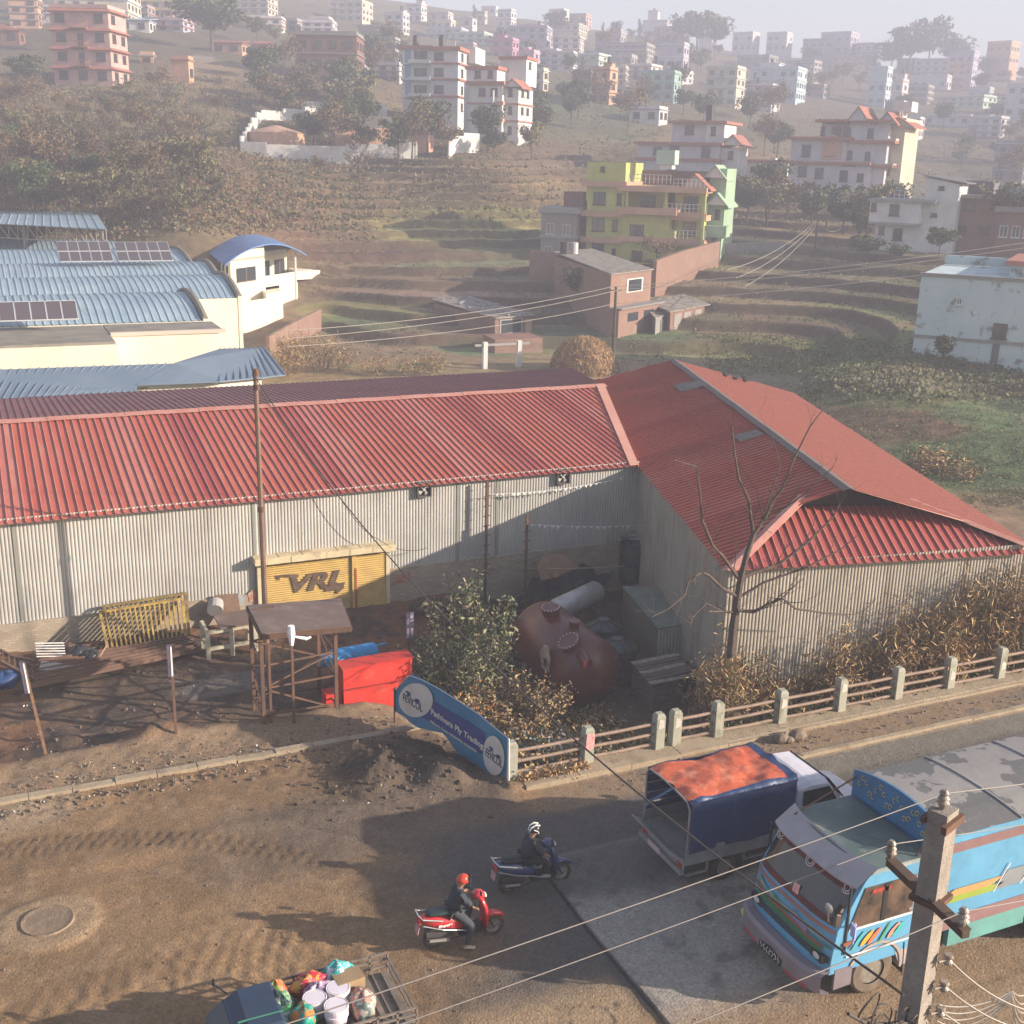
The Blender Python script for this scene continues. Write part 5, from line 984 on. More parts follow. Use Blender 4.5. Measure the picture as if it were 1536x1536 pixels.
# trees between the houses on the hazy slopes
cnt=0
while cnt<125:
    px=rg.uniform(380,1600); py=rg.uniform(45,250) if rg.random()<.8 else rg.uniform(250,400)
    if 600<px<780 and 70<py<215: continue
    if px<900 and py>235: continue
    if 1170<px<1350 and 160<py<300: continue
    if 860<px<1100 and py>200: continue
    p=hit(px,py)
    if math.hypot(p[0],p[1])<150: continue
    if py<20+ (px-600)*.09: continue
    p[2]=h1(p[0],p[1]); k=rg.choice([0,0,1,2,2,7,4]); tree(p,rg.uniform(5,10),k,'tree among the houses on the hazy hillside' if k!=4 else 'brownish tree among the houses on the hazy hillside','trees scattered between the hillside houses'); cnt+=1
# low scrub over the slopes (uncountable)
def scrub(name,label,n,pxr,pyr,size,mats,cond=None,hgt_=.5):
    P=[];S=[]
    px=RNG.uniform(*pxr,n*2); py=RNG.uniform(*pyr,n*2); D=np.stack([ray(a,b) for a,b in zip(px,py)]); k=np.hypot(D[:,0],D[:,1]); done=np.zeros(len(px),bool); out=np.zeros((len(px),2))
    for r in np.arange(62,420,2.0):
        q=D*(r/k)[:,None]; z=CH+q[:,2]; hh=hbase(q[:,0],q[:,1]); m_=(~done)&(z<=hh+.3); out[m_]=q[m_][:,:2]; done|=m_
    out=out[done][:n]; rj=1+RNG.uniform(-1.2,1.2,len(out))/np.hypot(out[:,0],out[:,1]); out=out*rj[:,None]
    if cond is not None: out=out[cond(out)]
    n=len(out); m_=7; base=np.repeat(out,m_,0); N=len(base); sz=np.repeat(RNG.uniform(.35,1,n),m_)*size; off=RNG.normal(size=(N,3))*sz[:,None]*np.array([.9,.9,.45]); x=base[:,0]+off[:,0]; y=base[:,1]+off[:,1]; z=hgt(x,y)+np.abs(off[:,2])*.9+.05
    c=np.stack([x,y,z],-1); a=rdirs(N); b_=np.cross(a,rdirs(N)); s=(sz*RNG.uniform(.2,.5,N))[:,None]
    o=quads(name,c,a*s,b_*s*.6,mats); tag(o,label,'scrub',kind='stuff'); return o
scrub('scrub','brown and olive scrub covering the left hillside',7500,(-130,560),(110,350),.75,[LF['dry'],LF['olive'],LF['dry'],LF['dark']])
scrub('scrub','low bushes and weeds between the houses on the far hillside',4500,(380,1620),(60,330),.8,[LF['olive'],LF['dark'],LF['dry']],cond=lambda o:(np.hypot(o[:,0],o[:,1])>150))
scrub('weeds','dry weeds along the terrace banks of the fields',4200,(470,1560),(250,560),.38,[LF['dry'],LF['olive'],LF['fresh']],cond=lambda o:(vnoise(o[:,0],o[:,1],.06,71)>.45))
scrub('scrub','dark green scrub at the foot of the bluish old building',1600,(1200,1620),(520,600),.5,[LF['dark'],LF['olive'],LF['dark']])
scrub('grass','short grass and crop tufts over the green field right of the sheds',9000,(1080,1620),(575,760),.16,[LF['fresh'],LF['olive'],LF['fresh'],LF['dry']])
scrub('mustard_crop','yellow green mustard crop in the small fields',1500,(1060,1330),(500,560),.35,[LF['fresh'],M('leaf_mustard',(.22,.21,.05),(.13,.15,.04),sc=1)])
def clump(name,label,cat,p,n,rad,h,leaf,mats,group=None,stems=14,seed=0,upright=.6,sy=1.):
    rg=np.random.default_rng(seed); r=thing(name,label,cat,p,0,group); m_=MB()
    tips=[]
    for i in range(stems):
        a=rg.uniform(0,6.28); q=rad*math.sqrt(rg.random()); b0=Vector((q*.6*math.cos(a),q*.6*math.sin(a)*sy,-.1)); hh=h*rg.uniform(.5,1)*(1-.35*q/rad); t=b0+Vector((q*.5*math.cos(a)+rg.normal()*.12,q*.5*math.sin(a)*sy+rg.normal()*.12,hh)); m_.tube([b0,(b0+t)/2+Vector((rg.normal()*.05,rg.normal()*.05,0)),t],[.022,.016,.008],4); tips.append((b0,t))
    m_.build('stems',BARK if cat!='reeds' else LF['dry'],r,local=True)
    k=rg.integers(0,len(tips),n); f=rg.beta(1.9,1.1,n)[:,None]; B0=np.array([list(t[0]) for t in tips])[k]; B1=np.array([list(t[1]) for t in tips])[k]; c=B0+(B1-B0)*f+rg.normal(size=(n,3))*leaf*1.6
    a=rg.normal(size=(n,3)); a[:,2]=a[:,2]*.5+upright*rg.choice([-1,1],n); a/=np.linalg.norm(a,axis=1)[:,None]; b_=np.cross(a,rg.normal(size=(n,3))); b_/=np.linalg.norm(b_,axis=1)[:,None]; s=leaf*(.6+.8*rg.random(n))[:,None]
    o=quads('leaves',c,a*s,b_*s*(.13 if cat=='reeds' else .36),mats,r); return r
def yz(u,v): return float(yard(np.array([u]),np.array([v]))[0])
GB=[M('bush_leaf',(.26,.26,.14),(.17,.18,.09),sc=2,rough=.7),M('bush_leaf_dull',(.28,.24,.15),(.19,.16,.09),sc=2,rough=.8),LF['fresh']]
DR=[M('reed_tan',(.52,.36,.18),(.40,.26,.12),sc=2,rough=.85),M('reed_brown',(.32,.18,.085),(.20,.12,.06),sc=2,rough=.9),M('reed_olive',(.12,.11,.05),(.07,.075,.035),sc=2,rough=.85)]
OR=M('marigold',(.55,.14,.03),(.45,.20,.03),sc=4); PU=M('purple_flower',(.16,.17,.42),(.22,.2,.5),sc=4)
q=onv(700,1020,30.2); bu=q[0]
clump('bush','tall grey green bush with upright shoots between the red box and the big tank','bush',(bu+.3,30.6,yz(bu+.3,30.6)),3500,1.3,(float(onv(725,838,30.6)[2])+1.0)*1.3,.085,GB,seed=1,stems=44)
clump('bush','drier lower bush leaning over the rubbish behind the banner','bush',(bu+1.4,29.4,yz(bu+1.4,29.4)),2400,1.5,1.9,.07,[DR[0],DR[1],GB[1]],seed=2,stems=30,upright=.2)
clump('bush','dark green bush behind the red box','bush',(bu-.9,31.6,yz(bu-.9,31.6)),1900,1.0,2.9,.08,[LF['dark'],GB[0]],seed=3,stems=24)
clump('flowering_creeper','creeper with small purple flowers in the tall grey green bush','plant',(bu-.6,32.1,yz(bu-.6,32.1)),500,.9,2.5,.06,[PU,LF['dark'],LF['dark'],PU],seed=4,stems=10)
clump('marigold_plant','orange flowering plant between the red box and the banner','plant',(onv(640,1000,30.6)[0],30.6,yz(11.4,30.6)),420,.55,1.3,.06,[OR,LF['dark'],OR,LF['fresh']],seed=5,stems=12)
clump('marigold_plant','rusty orange plant in the middle of the tall grey green bush','plant',(bu-.1,29.6,yz(bu,29.6)),500,.7,1.7,.06,[OR,DR[1],DR[1],DR[0]],seed=6,stems=12)
i=0
for px,v,h,n,sd_ in ((1075,27.2,2.9,1500,1),(1100,26.6,2.6,1700,2),(1135,26.4,2.5,1500,3),(1165,26.2,2.1,900,4),(1205,25.8,1.6,500,5),(1240,25.9,2.6,1500,6),(1262,25.7,3.1,700,7),(1290,25.5,2.0,500,8),(1325,25.3,2.0,700,9),(1365,25.3,3.2,1300,10),(1395,25.2,3.5,1600,11),(1425,25.2,3.4,1600,12),(1455,25.1,3.9,1800,13),(1480,25.0,4.1,1800,14),(1505,25.0,3.6,1700,15),(1530,25.0,3.9,1700,16),(1320,25.4,3.1,420,17),(1085,27.6,3.6,900,18),(1425,24.7,1.9,900,19),(1500,24.7,2.0,900,20),(1560,25.0,4.0,1700,21),(1350,24.8,1.6,600,22),(1110,25.2,1.5,700,23),(1270,24.9,1.2,500,24)):
    h*=1.25; u_=uon(px,v,yz(20,v)+h*.5,22.); v=min(v,27.1-.2*(u_-19.5)-.45); u_=uon(px,v,-1.4+h*.5,22.); v=min(v,27.1-.2*(u_-19.5)-.4) if u_>19.2 else v
    clump('reed_clump','clump of dry brown reeds between the railing and the tin wall of the side shed','reeds',(u_,v,yz(u_,v)),n,.62 if n<1000 else .8,h,.12,DR if i%3 else [DR[0],DR[1],DR[0]],group='dry reed clumps along the side shed wall',stems=int(12+n/90),seed=50+sd_,upright=.9); i+=1
# the bare branching tree at the corner of the side shed, grown along limbs surveyed from the site
BT_=thing('bare_tree','large leafless branching tree at the near corner of the side shed','tree',(onv(1096,962,26.35)[0],26.35,-1.4)); TBK=M('tree_bark_light',(.11,.08,.065),(.07,.05,.042),sc=6,rough=.9,bump=.4); rt=random.Random(4)
def limb(pts,r0,r1,v0,dv,tw=1.0,nm='branch'):
    P=[]; n=len(pts)
    for i,(a_,b_) in enumerate(pts): P.append(Vector([float(q) for q in onv(a_,b_,v0+dv*i/(n-1)+rt.uniform(-.06,.06))]))
    m_=MB(); R=[1.0*(r0+(r1-r0)*i/(n-1)) for i in range(n)]; m_.tube(P,R,7)
    def tw_(p,d,L,r,k):
        if k==0 or L<.12: return
        q=p; pp=[p]
        for _ in range(3): d=(d+Vector((rt.uniform(-.35,.35),rt.uniform(-.35,.35),rt.uniform(-.1,.35)))).normalized(); q=q+d*L/3; pp.append(q)
        m_.tube(pp,[r,r*.8,r*.6,r*.4],4)
        for j in range(rt.choice((1,2,2))): tw_(pp[rt.choice((1,2,3))],(d+Vector((rt.uniform(-.9,.9),rt.uniform(-.9,.9),rt.uniform(-.2,.8)))).normalized(),L*.65,r*.55,k-1)
    for i in range(1,n):
        for j in range(2):
            if rt.random()<.8*tw:
                d=(P[i]-P[i-1]).normalized(); d=(d+Vector((rt.uniform(-.8,.8),rt.uniform(-.8,.8),rt.uniform(.0,1)))).normalized(); tw_(P[i-1].lerp(P[i],rt.random()),d,rt.uniform(.5,1.0)*tw,max(.008,R[i]*.45),3)
    m_.build(nm,TBK,BT_)
V0=26.35
limb([(1096,985),(1100,940),(1106,900),(1112,866),(1120,833),(1130,803)],.14,.075,V0,0,0,'trunk')
limb([(1130,803),(1123,750),(1108,717),(1102,680),(1098,640)],.06,.018,V0,.3)
limb([(1130,803),(1147,777),(1160,750),(1173,733),(1190,690),(1215,640),(1234,615)],.06,.014,V0,-.3)
limb([(1147,777),(1180,760),(1212,738),(1250,700)],.035,.012,V0,-.8)
limb([(1108,868),(1083,833),(1070,820),(1053,780),(1050,740),(1045,700),(1010,690)],.055,.013,V0,-.5)
limb([(1106,895),(1083,882),(1063,863),(1053,858),(1033,870),(1027,893),(1000,915),(978,925)],.05,.012,V0,-.9)
limb([(1104,918),(1085,918),(1062,917)],.05,.02,V0,-.5)
limb([(1085,918),(1060,905),(1040,925),(1035,940)],.02,.009,V0,-.8)
limb([(1106,915),(1130,918),(1160,903),(1173,897),(1193,913),(1240,920),(1285,922)],.06,.014,V0-.1,-.9)
limb([(1173,897),(1190,880),(1205,868)],.02,.009,V0-.5,-.3)
limb([(1113,866),(1167,847),(1212,813),(1250,775),(1262,750)],.055,.012,V0,-.5)
limb([(1110,895),(1147,873),(1190,858),(1212,850),(1260,825),(1290,800)],.045,.012,V0,-.9)
limb([(1123,820),(1140,790),(1170,700),(1160,660)],.03,.010,V0,.5)
# dry weeds and litter along the railing and on the waste ground
def ground_stuff(name,label,cat,pts,size,mats,zf,m_=5,flat=.5):
    out=np.array(pts); base=np.repeat(out,m_,0); N=len(base); off=RNG.normal(size=(N,3))*size*np.array([1,1,flat]); x=base[:,0]+off[:,0]; y=base[:,1]+off[:,1]; c=np.stack([x,y,zf(x,y)+np.abs(off[:,2])+.015],-1); a=rdirs(N); b_=np.cross(a,rdirs(N)); s=(size*RNG.uniform(.3,.9,N))[:,None]
    o=quads(name,c,a*s,b_*s*.6,mats); return tag(o,label,cat,kind='stuff')
pts=[(random.uniform(11.3,16.8),random.uniform(24.2,29.5)) for _ in range(1500)]; ground_stuff('weeds','low dry weeds behind the railing near the banner','weeds',pts,.11,DR+[GB[1]],yard,7,1.2)
pts=[(random.uniform(17,34),24.15+abs(random.gauss(0,.8))) for _ in range(1500)]; ground_stuff('weeds','dark weeds at the foot of the long railing','weeds',pts,.12,[DR[1],DR[2],LF['dark'],DR[2]],yard,7,1.4)
pts=[(random.uniform(11.2,13.2),random.gauss(23.72,.08)) for _ in range(130)]; ground_stuff('weeds','tuft of dry grass on the kerb in front of the short railing','weeds',pts,.07,[DR[0],DR[1]],road,7,1.4)
rg=random.Random(9)
cols=[M('litter_%d'%i,c,rough=.6) for i,c in enumerate(((.5,.48,.44),(.35,.10,.08),(.10,.16,.28),(.14,.24,.18),(.35,.27,.17),(.45,.4,.34),(.05,.05,.05),(.16,.11,.08),(.2,.15,.11)))]
pts=[(rg.uniform(-2,9.5),rg.gauss(27.15,.25)) for _ in range(90)]+[(rg.uniform(-2,9.5),rg.gauss(28.6,.5)) for _ in range(70)]+[(rg.gauss(8.7,1.2),rg.gauss(24.9,.8)) for _ in range(40)]+[(rg.gauss(4.5,2.0),rg.gauss(28.4,.4)) for _ in range(60)]
zc=lambda x,y:np.where(y<27.6,road(x,y),yard(x,y))
ground_stuff('litter','scattered plastic litter along both sides of the left kerb','litter',pts,.05,cols,zc,3,.4)
pts=[(rg.gauss(14.1,.45),rg.gauss(27.9,.4)) for _ in range(130)]; ground_stuff('litter','heap of white and grey rubbish below the bush behind the banner','litter',pts,.12,[cols[0],cols[5],cols[0],cols[2],cols[3]],yard,4,.9)
pts=[(rg.uniform(0,16),rg.uniform(30.5,38)) for _ in range(150)]; ground_stuff('litter','bits of litter strewn over the yard','litter',pts,.05,cols,yard,3,.4)
def rubble(name,label,n,fx,fy,zf,smax,mat):
    smax*=.6
    m_=MB(); 
    for i in range(n):
        x,y=fx(),fy(); s=.02+(smax-.02)*rg.random()**2.2; z=float(zf(np.array([x]),np.array([y]))[0]); R=Matrix.Rotation(rg.random()*3,3,'Z')@Matrix.Rotation(rg.random()*3,3,'X'); m_.ob((x,y,z+s*.25),s*rg.uniform(.7,1.5),s,s*rg.uniform(.5,1),R)
    o=m_.build(name,mat); return tag(o,label,'rubble',kind='stuff')
STN=M('stone',(.20,.15,.11),(.13,.10,.08),sc=6)
rubble('rubble','clods and stones around the dirt heap in front of the banner',420,lambda:rg.gauss(8.8,1.4),lambda:rg.gauss(25.6,.9),road,.16,M('clod',(.09,.065,.048),(.06,.045,.035),sc=6))
rubble('rubble','stones and clods along the left kerb',380,lambda:rg.uniform(-3,9),lambda:rg.gauss(27.1,.28),road,.12,STN)
rubble('rubble','small stones beyond the left kerb',300,lambda:rg.uniform(-3,9.5),lambda:rg.gauss(28.5,.5),yard,.12,STN)
rubble('rubble','small stones scattered over the muddy road',500,lambda:rg.uniform(-6,22),lambda:rg.uniform(13.5,26.5),road,.06,STN)
rubble('rubble','stones and gravel along the footway',330,lambda:rg.uniform(13,32),lambda:rg.gauss(22.9,.25),road,.09,STN)
rubble('rubble','bricks and debris scattered in the yard',420,lambda:rg.uniform(-3,22),lambda:rg.uniform(30,38),yard,.16,M('debris',(.12,.08,.06),(.2,.15,.12),sc=4))
for px,py,s in ((1172,1112,.30),(1196,1108,.36),(1184,1113,.2)):
    p=G(px,py,.1); m_=MB(); m_.ell((p[0],p[1],p[2]+s*.3),s*.8,s*.6,s*.5,8,6)
    o=m_.build('boulder',STN); tag(o,'grey stone lying on the footway, '+{.30:'the one on the left',.36:'the largest',.2:'the smallest, in the middle'}[s],'stone','stones on the footway')
# haystack
p=G(888,557,-1.0); r=thing('haystack','brown straw heap behind the long shed roof','haystack',p); m_=MB(); rings=[]
for i in range(9):
    t=i/8; R_=2.6*math.sqrt(max(0,1-t**2.2))+.05; rings.append([(p[0]+R_*math.cos(a*.3927)*(1+.12*rg.uniform(-1,1)),p[1]+1.5+R_*math.sin(a*.3927),p[2]-.5+t*3.0) for a in range(16)])
m_.loft(rings); m_.build('straw_core',DR[1],r)
n=2600; th=RNG.uniform(0,6.28,n); t=RNG.random(n); R_=2.6*np.sqrt(1-t**2.2)+.12; c=np.stack([R_*np.cos(th),1.5+R_*np.sin(th),-.5+t*3.0],-1); a=rdirs(n,-1.5); b_=np.cross(a,rdirs(n)); quads('straw',c,a*.3,b_*.04,[DR[0],DR[1]],r)
# dry stalks behind the lean-to and along the field edge
for i,(px,py,h,n) in enumerate(((425,560,3.6,900),(450,555,4.2,1100),(478,552,4.0,1000),(508,552,3.0,700),(440,545,3.2,800),(560,556,1.6,500),(610,556,1.5,500),(650,556,1.7,600))):
    p=G(px,py,-.8); clump('dry_stalks','tall dry brown stalks growing behind the %s'%('slate blue shed' if i<5 else 'red roof by the field edge'),'reeds',p,n,1.3,h,.16,DR,group='dry stalks %s'%('by the slate blue shed' if i<5 else 'along the field edge'),stems=26,seed=90+i)
for i,(px,py,h) in enumerate(((1395,715,1.9),(1425,722,2.1),(1410,705,1.6),(1380,700,1.5))):
    p=G(px,py,-1.1); clump('dry_bush','dry brown bush right of the faded roof slope','bush',p,700,1.3,h,.12,DR,group='dry bushes right of the faded roof slope',stems=24,seed=120+i,upright=.2)
# ---------------------------------------------------------------- yard, railing, kerbs, banner
KERB=M('kerb_concrete',(.34,.27,.185),(.27,.21,.145),sc=2,rough=.95,c3=(.16,.11,.07),sc3=1.3,lo3=.55,hi3=.7,f3=.6,bump=.4,bs=12)
m_=MB()
u=-17
while u<9.55:
    j=random.uniform(-.015,.015); m_.bx(u,u+.985,27.5+j,27.74+j,-.12,.085+j); u+=1
o=m_.build('kerb',KERB); o['kind']='structure'
m_=MB(); u=11.3
while u<40:
    j=random.uniform(-.008,.008)
    if u>15.5: m_.bx(u,u+1.49,22.17+j,22.32+j,-.1,.12+j)
    m_.bx(u,u+1.492,23.40+j,24.16+j,-1.6,.16+j); u+=1.5
o=m_.build('footway_ledge',KERB); o['kind']='structure'
GREY=M('post_concrete',(.29,.29,.235),(.35,.33,.27),sc=2.5,rough=.9,c3=(.08,.10,.05),sc3=2.5,lo3=.5,hi3=.66,f3=.6,bump=.3,bs=14)
RAILM=M('rail_concrete',(.30,.21,.16),(.22,.16,.125),sc=2,rough=.9,c3=(.10,.08,.06),sc3=3,lo3=.5,hi3=.7,f3=.5)
WP=M('white_patch',(.62,.58,.52),(.45,.42,.36),sc=9,lo=.3,hi=.5)
def railing(label,cols,ends=(0,0)):
    us=[uon(c,23.95,.0) for c in cols]; r=thing('railing',label,'railing',(us[0],23.95,.15))
    for i,u in enumerate(us):
        m_=MB(); w=.13; m_.bx(u-w,u+w,23.86-.02,24.1,-.3,1.08); a=[(u-w,23.84,1.08),(u+w,23.84,1.08),(u+w,24.1,1.08),(u-w,24.1,1.08)]; b=[(u-w+.04,23.88,1.16),(u+w-.04,23.88,1.16),(u+w-.04,24.06,1.16),(u-w+.04,24.06,1.16)]; m_.loft([a,b]); p=m_.build('post',GREY,r)
        if (i*7+len(cols))%3!=0:
            z0=random.uniform(.45,.8); MB().slab([(u-.09,23.836,z0),(u+.1,23.836,z0+.04),(u+.08,23.836,z0+.24),(u-.06,23.836,z0+.3)],(0,-.003,0)).build('paint_patch',WP,p)
    for a,b in zip(us[:-1],us[1:]):
        for z in (.28,.57,.86):
            j=random.uniform(-.02,.02); m_=MB(); m_.tube([(a+.13,23.97,z),( (a+b)/2,23.97,z-.015+j*.4),(b-.13,23.97,z+j*.5)],.043,6); m_.build('rail',RAILM,r)
    return us
us1=railing('short concrete railing of three posts beside the blue banner',(766,880,986))
us2=railing('long weathered concrete railing above the reeds, running to the right edge',(1011,1074,1169,1258,1343,1421,1497,1567))
u=us1[1]; m_=MB(); m_.slab([(u-.12,23.828,.62),(u-.02,23.828,.52),(u+.13,23.828,.62),(u+.12,23.828,1.0),(u-.1,23.828,1.03)],(0,-.006,0)); o=m_.build('poster',M('poster_red',(.50,.12,.12),(.62,.42,.40),sc=12)); tag(o,'torn red and pink poster stuck on the middle post of the short railing','poster')
# banner
BA=np.array([9.55,28.45,0]);BB=np.array([11.02,23.74,0]); bd=(BB-BA)/np.linalg.norm(BB-BA); bn=np.array([bd[1],-bd[0],0]); bn=bn if bn@(CAM-BA)>0 else -bn
def bp(px,py,o=0.): return onplane(px,py,BA,bn)+bn*o
T=[(592,1036),(604,1022),(617,1011),(660,1034),(713,1067),(740,1090),(763,1108)]; Bt=[(592,1067),(608,1078),(626,1092),(662,1100),(694,1140),(730,1165),(762,1181)]
r=thing('banner','sagging blue shop banner with two white round emblems strung beside the dirt heap','banner',bp(680,1120))
BBL=M('banner_blue',(.035,.16,.30),(.045,.19,.33),sc=1.2,rough=.5,c3=(.05,.22,.30),sc3=.8,lo3=.5,hi3=.7,f3=.6); NAV=M('banner_navy',(.035,.05,.20),rough=.55); BW=M('banner_white',(.60,.56,.52),(.52,.46,.42),sc=3,rough=.6)
def curve(P,t):
    x=t*(len(P)-1); i=min(int(x),len(P)-2); f=x-i; return (P[i][0]*(1-f)+P[i+1][0]*f,P[i][1]*(1-f)+P[i+1][1]*f)
rows=[]
for j in range(9):
    row=[]
    for i in range(37):
        a=curve(T,i/36);b=curve(Bt,i/36); s=j/8; q=(a[0]*(1-s)+b[0]*s,a[1]*(1-s)+b[1]*s); row.append(bp(q[0],q[1],-.02+.012*math.sin(i*.9+j*.8)+.01*math.sin(i*.35-j)))
    rows.append(row)
m_=MB(); m_.loft(rows,caps=False,closed=False); m_.loft([[Vector([float(x) for x in p])-Vector([float(x) for x in bn])*.012 for p in rw] for rw in rows],caps=False,closed=False); m_.build('cloth',BBL,r)
def plq(pts,nm,mt,o=.012,par=None): 
    m_=MB(); m_.slab([bp(a,b,o) for a,b in pts],bn*.003); return m_.build(nm,mt,par or r)
plq([(651,1052),(727,1098),(731,1134),(713,1126),(634,1075),(643,1066)],'name_band',NAV)
for cx,cy,rx,ry,tx,ty,dx,dy,sz in ((624.6,1050,25.5,25.5,620,1054,33,20,.32),(741.5,1133,16,29.5,742,1137,28,22,.33)):
    tl=0 if cx<700 else .25
    disc=plq([(cx+rx*math.cos(a)*1.0+tl*0,cy+ry*math.sin(a)+tl*rx*math.cos(a)) for a in np.linspace(0,2*math.pi,33)[:-1]],'emblem_disc',BW,.02)
    e0=bp(tx-dx/2,ty-dy/2,.03); e1=bp(tx+dx/2,ty+dy/2,.03); ex=Vector([float(q) for q in (e1-e0)]).normalized(); ey=Vector((0,0,1)); ey=(ey-ex*ey.dot(ex)).normalized()
    L_=float(np.linalg.norm(e1-e0)); put_text('lettering','FEVICOL',sz,M('ink_dark',(.03,.035,.06)),disc,(e0+e1)/2,ex,ey,sx=L_/(sz*4.35),bold=.004,ext=.002)
    # two small elephants pulling apart
    for k,(ox,oy) in enumerate(((-.13,.22),(.16,.16))):
        c=(e0+e1)/2+bn*.004; ce=Vector([float(q) for q in c])+ex*(ox*L_/.8)+ey*oy; N_=Vector([float(q) for q in bn]); m_=MB(); sg=-1 if k==0 else 1; s=L_/8
        def E2(cx_,cy_,rx_,ry_,n=10): m_.slab([ce+ex*(sg*(cx_+rx_*math.cos(a))*s)+ey*((cy_+ry_*math.sin(a))*s) for a in np.linspace(0,2*math.pi,n+1)[:-1]],N_*.003)
        E2(0,0,.62,.42); E2(.62,.15,.32,.32); m_.slab([ce+ex*(sg*x*s)+ey*(y*s) for x,y in ((.8,.1),(1.05,-.3),(1.2,-.25),(.95,.2))],N_*.003)
        for lx in (-.45,-.12,.2,.45): m_.slab([ce+ex*(sg*x*s)+ey*(y*s) for x,y in ((lx-.1,-.2),(lx+.1,-.2),(lx+.12,-.75),(lx-.08,-.75))],N_*.003)
        m_.build('elephant_mark',M('ink_blue',(.03,.05,.16)),disc)
def btext(s_,p0,p1,hpx,o=.03,mt=BW,bold=.004,wid=.56):
    a=bp(*p0,o);b=bp(*p1,o); ex=Vector([float(q) for q in b-a]); L_=ex.length; ex.normalize(); ey=Vector((0,0,1)); ey=(ey-ex*ey.dot(ex)).normalized(); mid=((p0[0]+p1[0])/2,(p0[1]+p1[1])/2); sz=abs(float((bp(mid[0],mid[1]-hpx)-bp(*mid))[2]))*1.35
    me=text_mesh(s_,sz); w=max(v.co.x for v in me.vertices)-min(v.co.x for v in me.vertices); bpy.data.meshes.remove(me); put_text('lettering',s_,sz,mt,r,(a+b)/2,ex,ey,sx=L_/w,bold=bold,ext=.002)
btext('Pathivara Ply Trading',(649,1066),(727,1119),9,o=.055,bold=.008); btext('Balkumari, Contact 9850000000, 9810000000',(647,1081),(716,1127),3.5,bold=.003)
m_=MB(); m_.tube([bp(763,1108,.0),bp(762.5,1181,0)],.03,6); m_.build('edge_pole',hm('white'),r)
m_=MB(); m_.tube([bp(*curve(T,t/10),0) for t in range(2,11)],.012,4); m_.build('rope',hm('white'),r)
m_=MB(); m_.tube([bp(592,1032),bp(592,1085)],.03,6); m_.build('end_post',RUST,r)
# signposts on the yard edge
SGN=M('sign_wrap',(.10,.08,.14),(.06,.05,.08),sc=4); 
for i,(px,py,top,lab,kind) in enumerate(((70,1120,990,'leaning rusty post with narrow dark and white sign nearest the left edge',0),(264,1100,968,'rusty post with a narrow dark and white sign beside the mud heap',0),(441,1075,940,'rusty post with white plastic round its top before the steel platform',1),(613,1012,918,'rusty post with a narrow purple sign between the red box and the bush',2))):
    z0=0 if i<3 else -.5; p=G(px,py,z0); z0=float(yard(np.array([p[0]]),np.array([p[1]]))[0]); zt=zup(p,top); r=thing('signpost',lab,'post',(p[0],p[1],z0),0); ln=-.35 if i==0 else 0
    m_=MB(); m_.beam((p[0],p[1],z0-.3),(p[0]+ln,p[1],zt-.02),.07,.07); m_.build('post',RUST if i!=0 else M('rusty_tan',(.25,.14,.07),(.12,.07,.05),sc=4),r)
    if kind==0:
        a=(p[0]+ln,p[1]-.06,zt); m_=MB(); m_.slab([(a[0]-.11,a[1],a[2]+.05),(a[0]+.02,a[1],a[2]+.05),(a[0]+.02-ln*.2,a[1],a[2]-.85),(a[0]-.11-ln*.2,a[1],a[2]-.85)],(0,-.02,0)); sg=m_.build('sign',SGN,r); m_=MB(); m_.slab([(a[0]-.02,a[1]-.024,a[2]+.0),(a[0]+.015,a[1]-.024,a[2]+.0),(a[0]+.015-ln*.2,a[1]-.024,a[2]-.84),(a[0]-.03-ln*.2,a[1]-.024,a[2]-.84)],(0,-.006,0)); m_.build('white_strip',hm('white'),sg)
    elif kind==1:
        m_=MB(); m_.tube([(p[0],p[1],zt-.55),(p[0],p[1],zt-.2),(p[0],p[1],zt+.03)],[.05,.11,.09],9); m_.tube([(p[0]+.1,p[1]-.03,zt-.3),(p[0]+.42,p[1]+.02,zt-.42),(p[0]+.55,p[1],zt-.38)],[.03,.05,.03],6); m_.build('plastic_wrap',M('plastic_white',(.72,.70,.74),rough=.35),r)
    else:
        m_=MB(); m_.slab([(p[0]-.1,p[1]-.05,zt),(p[0]+.14,p[1]-.05,zt),(p[0]+.12,p[1]-.05,zt-.85),(p[0]-.08,p[1]-.05,zt-.85)],(0,-.02,0)); m_.build('sign',M('sign_purple',(.16,.12,.20),(.3,.26,.32),sc=9),r)
# tall rusty pole
p=np.array([7.45,35.0,-.5]); zt=zup(p,562); r=thing('rusty_pole','tall thin rusty pole rising in front of the red roof','pole',p); m_=MB(); m_.tube([(p[0],p[1],-1),(p[0],p[1],3),(p[0]-.02,p[1],zt)],[.10,.085,.07],8); m_.build('shaft',M('pole_rust',(.20,.12,.085),(.14,.085,.06),sc=2),r)
m_=MB(); m_.cyl((p[0],p[1],zt-.02),(p[0],p[1],zt+.18),.12,.07,8); m_.cyl((p[0],p[1],zt-.45),(p[0],p[1],zt-.3),.1,.1,8); m_.cyl((p[0],p[1],4.4),(p[0],p[1],4.55),.11,.11,8); m_.build('collar',RUST,r)
POLETOP=np.array([p[0],p[1],zt-.1])
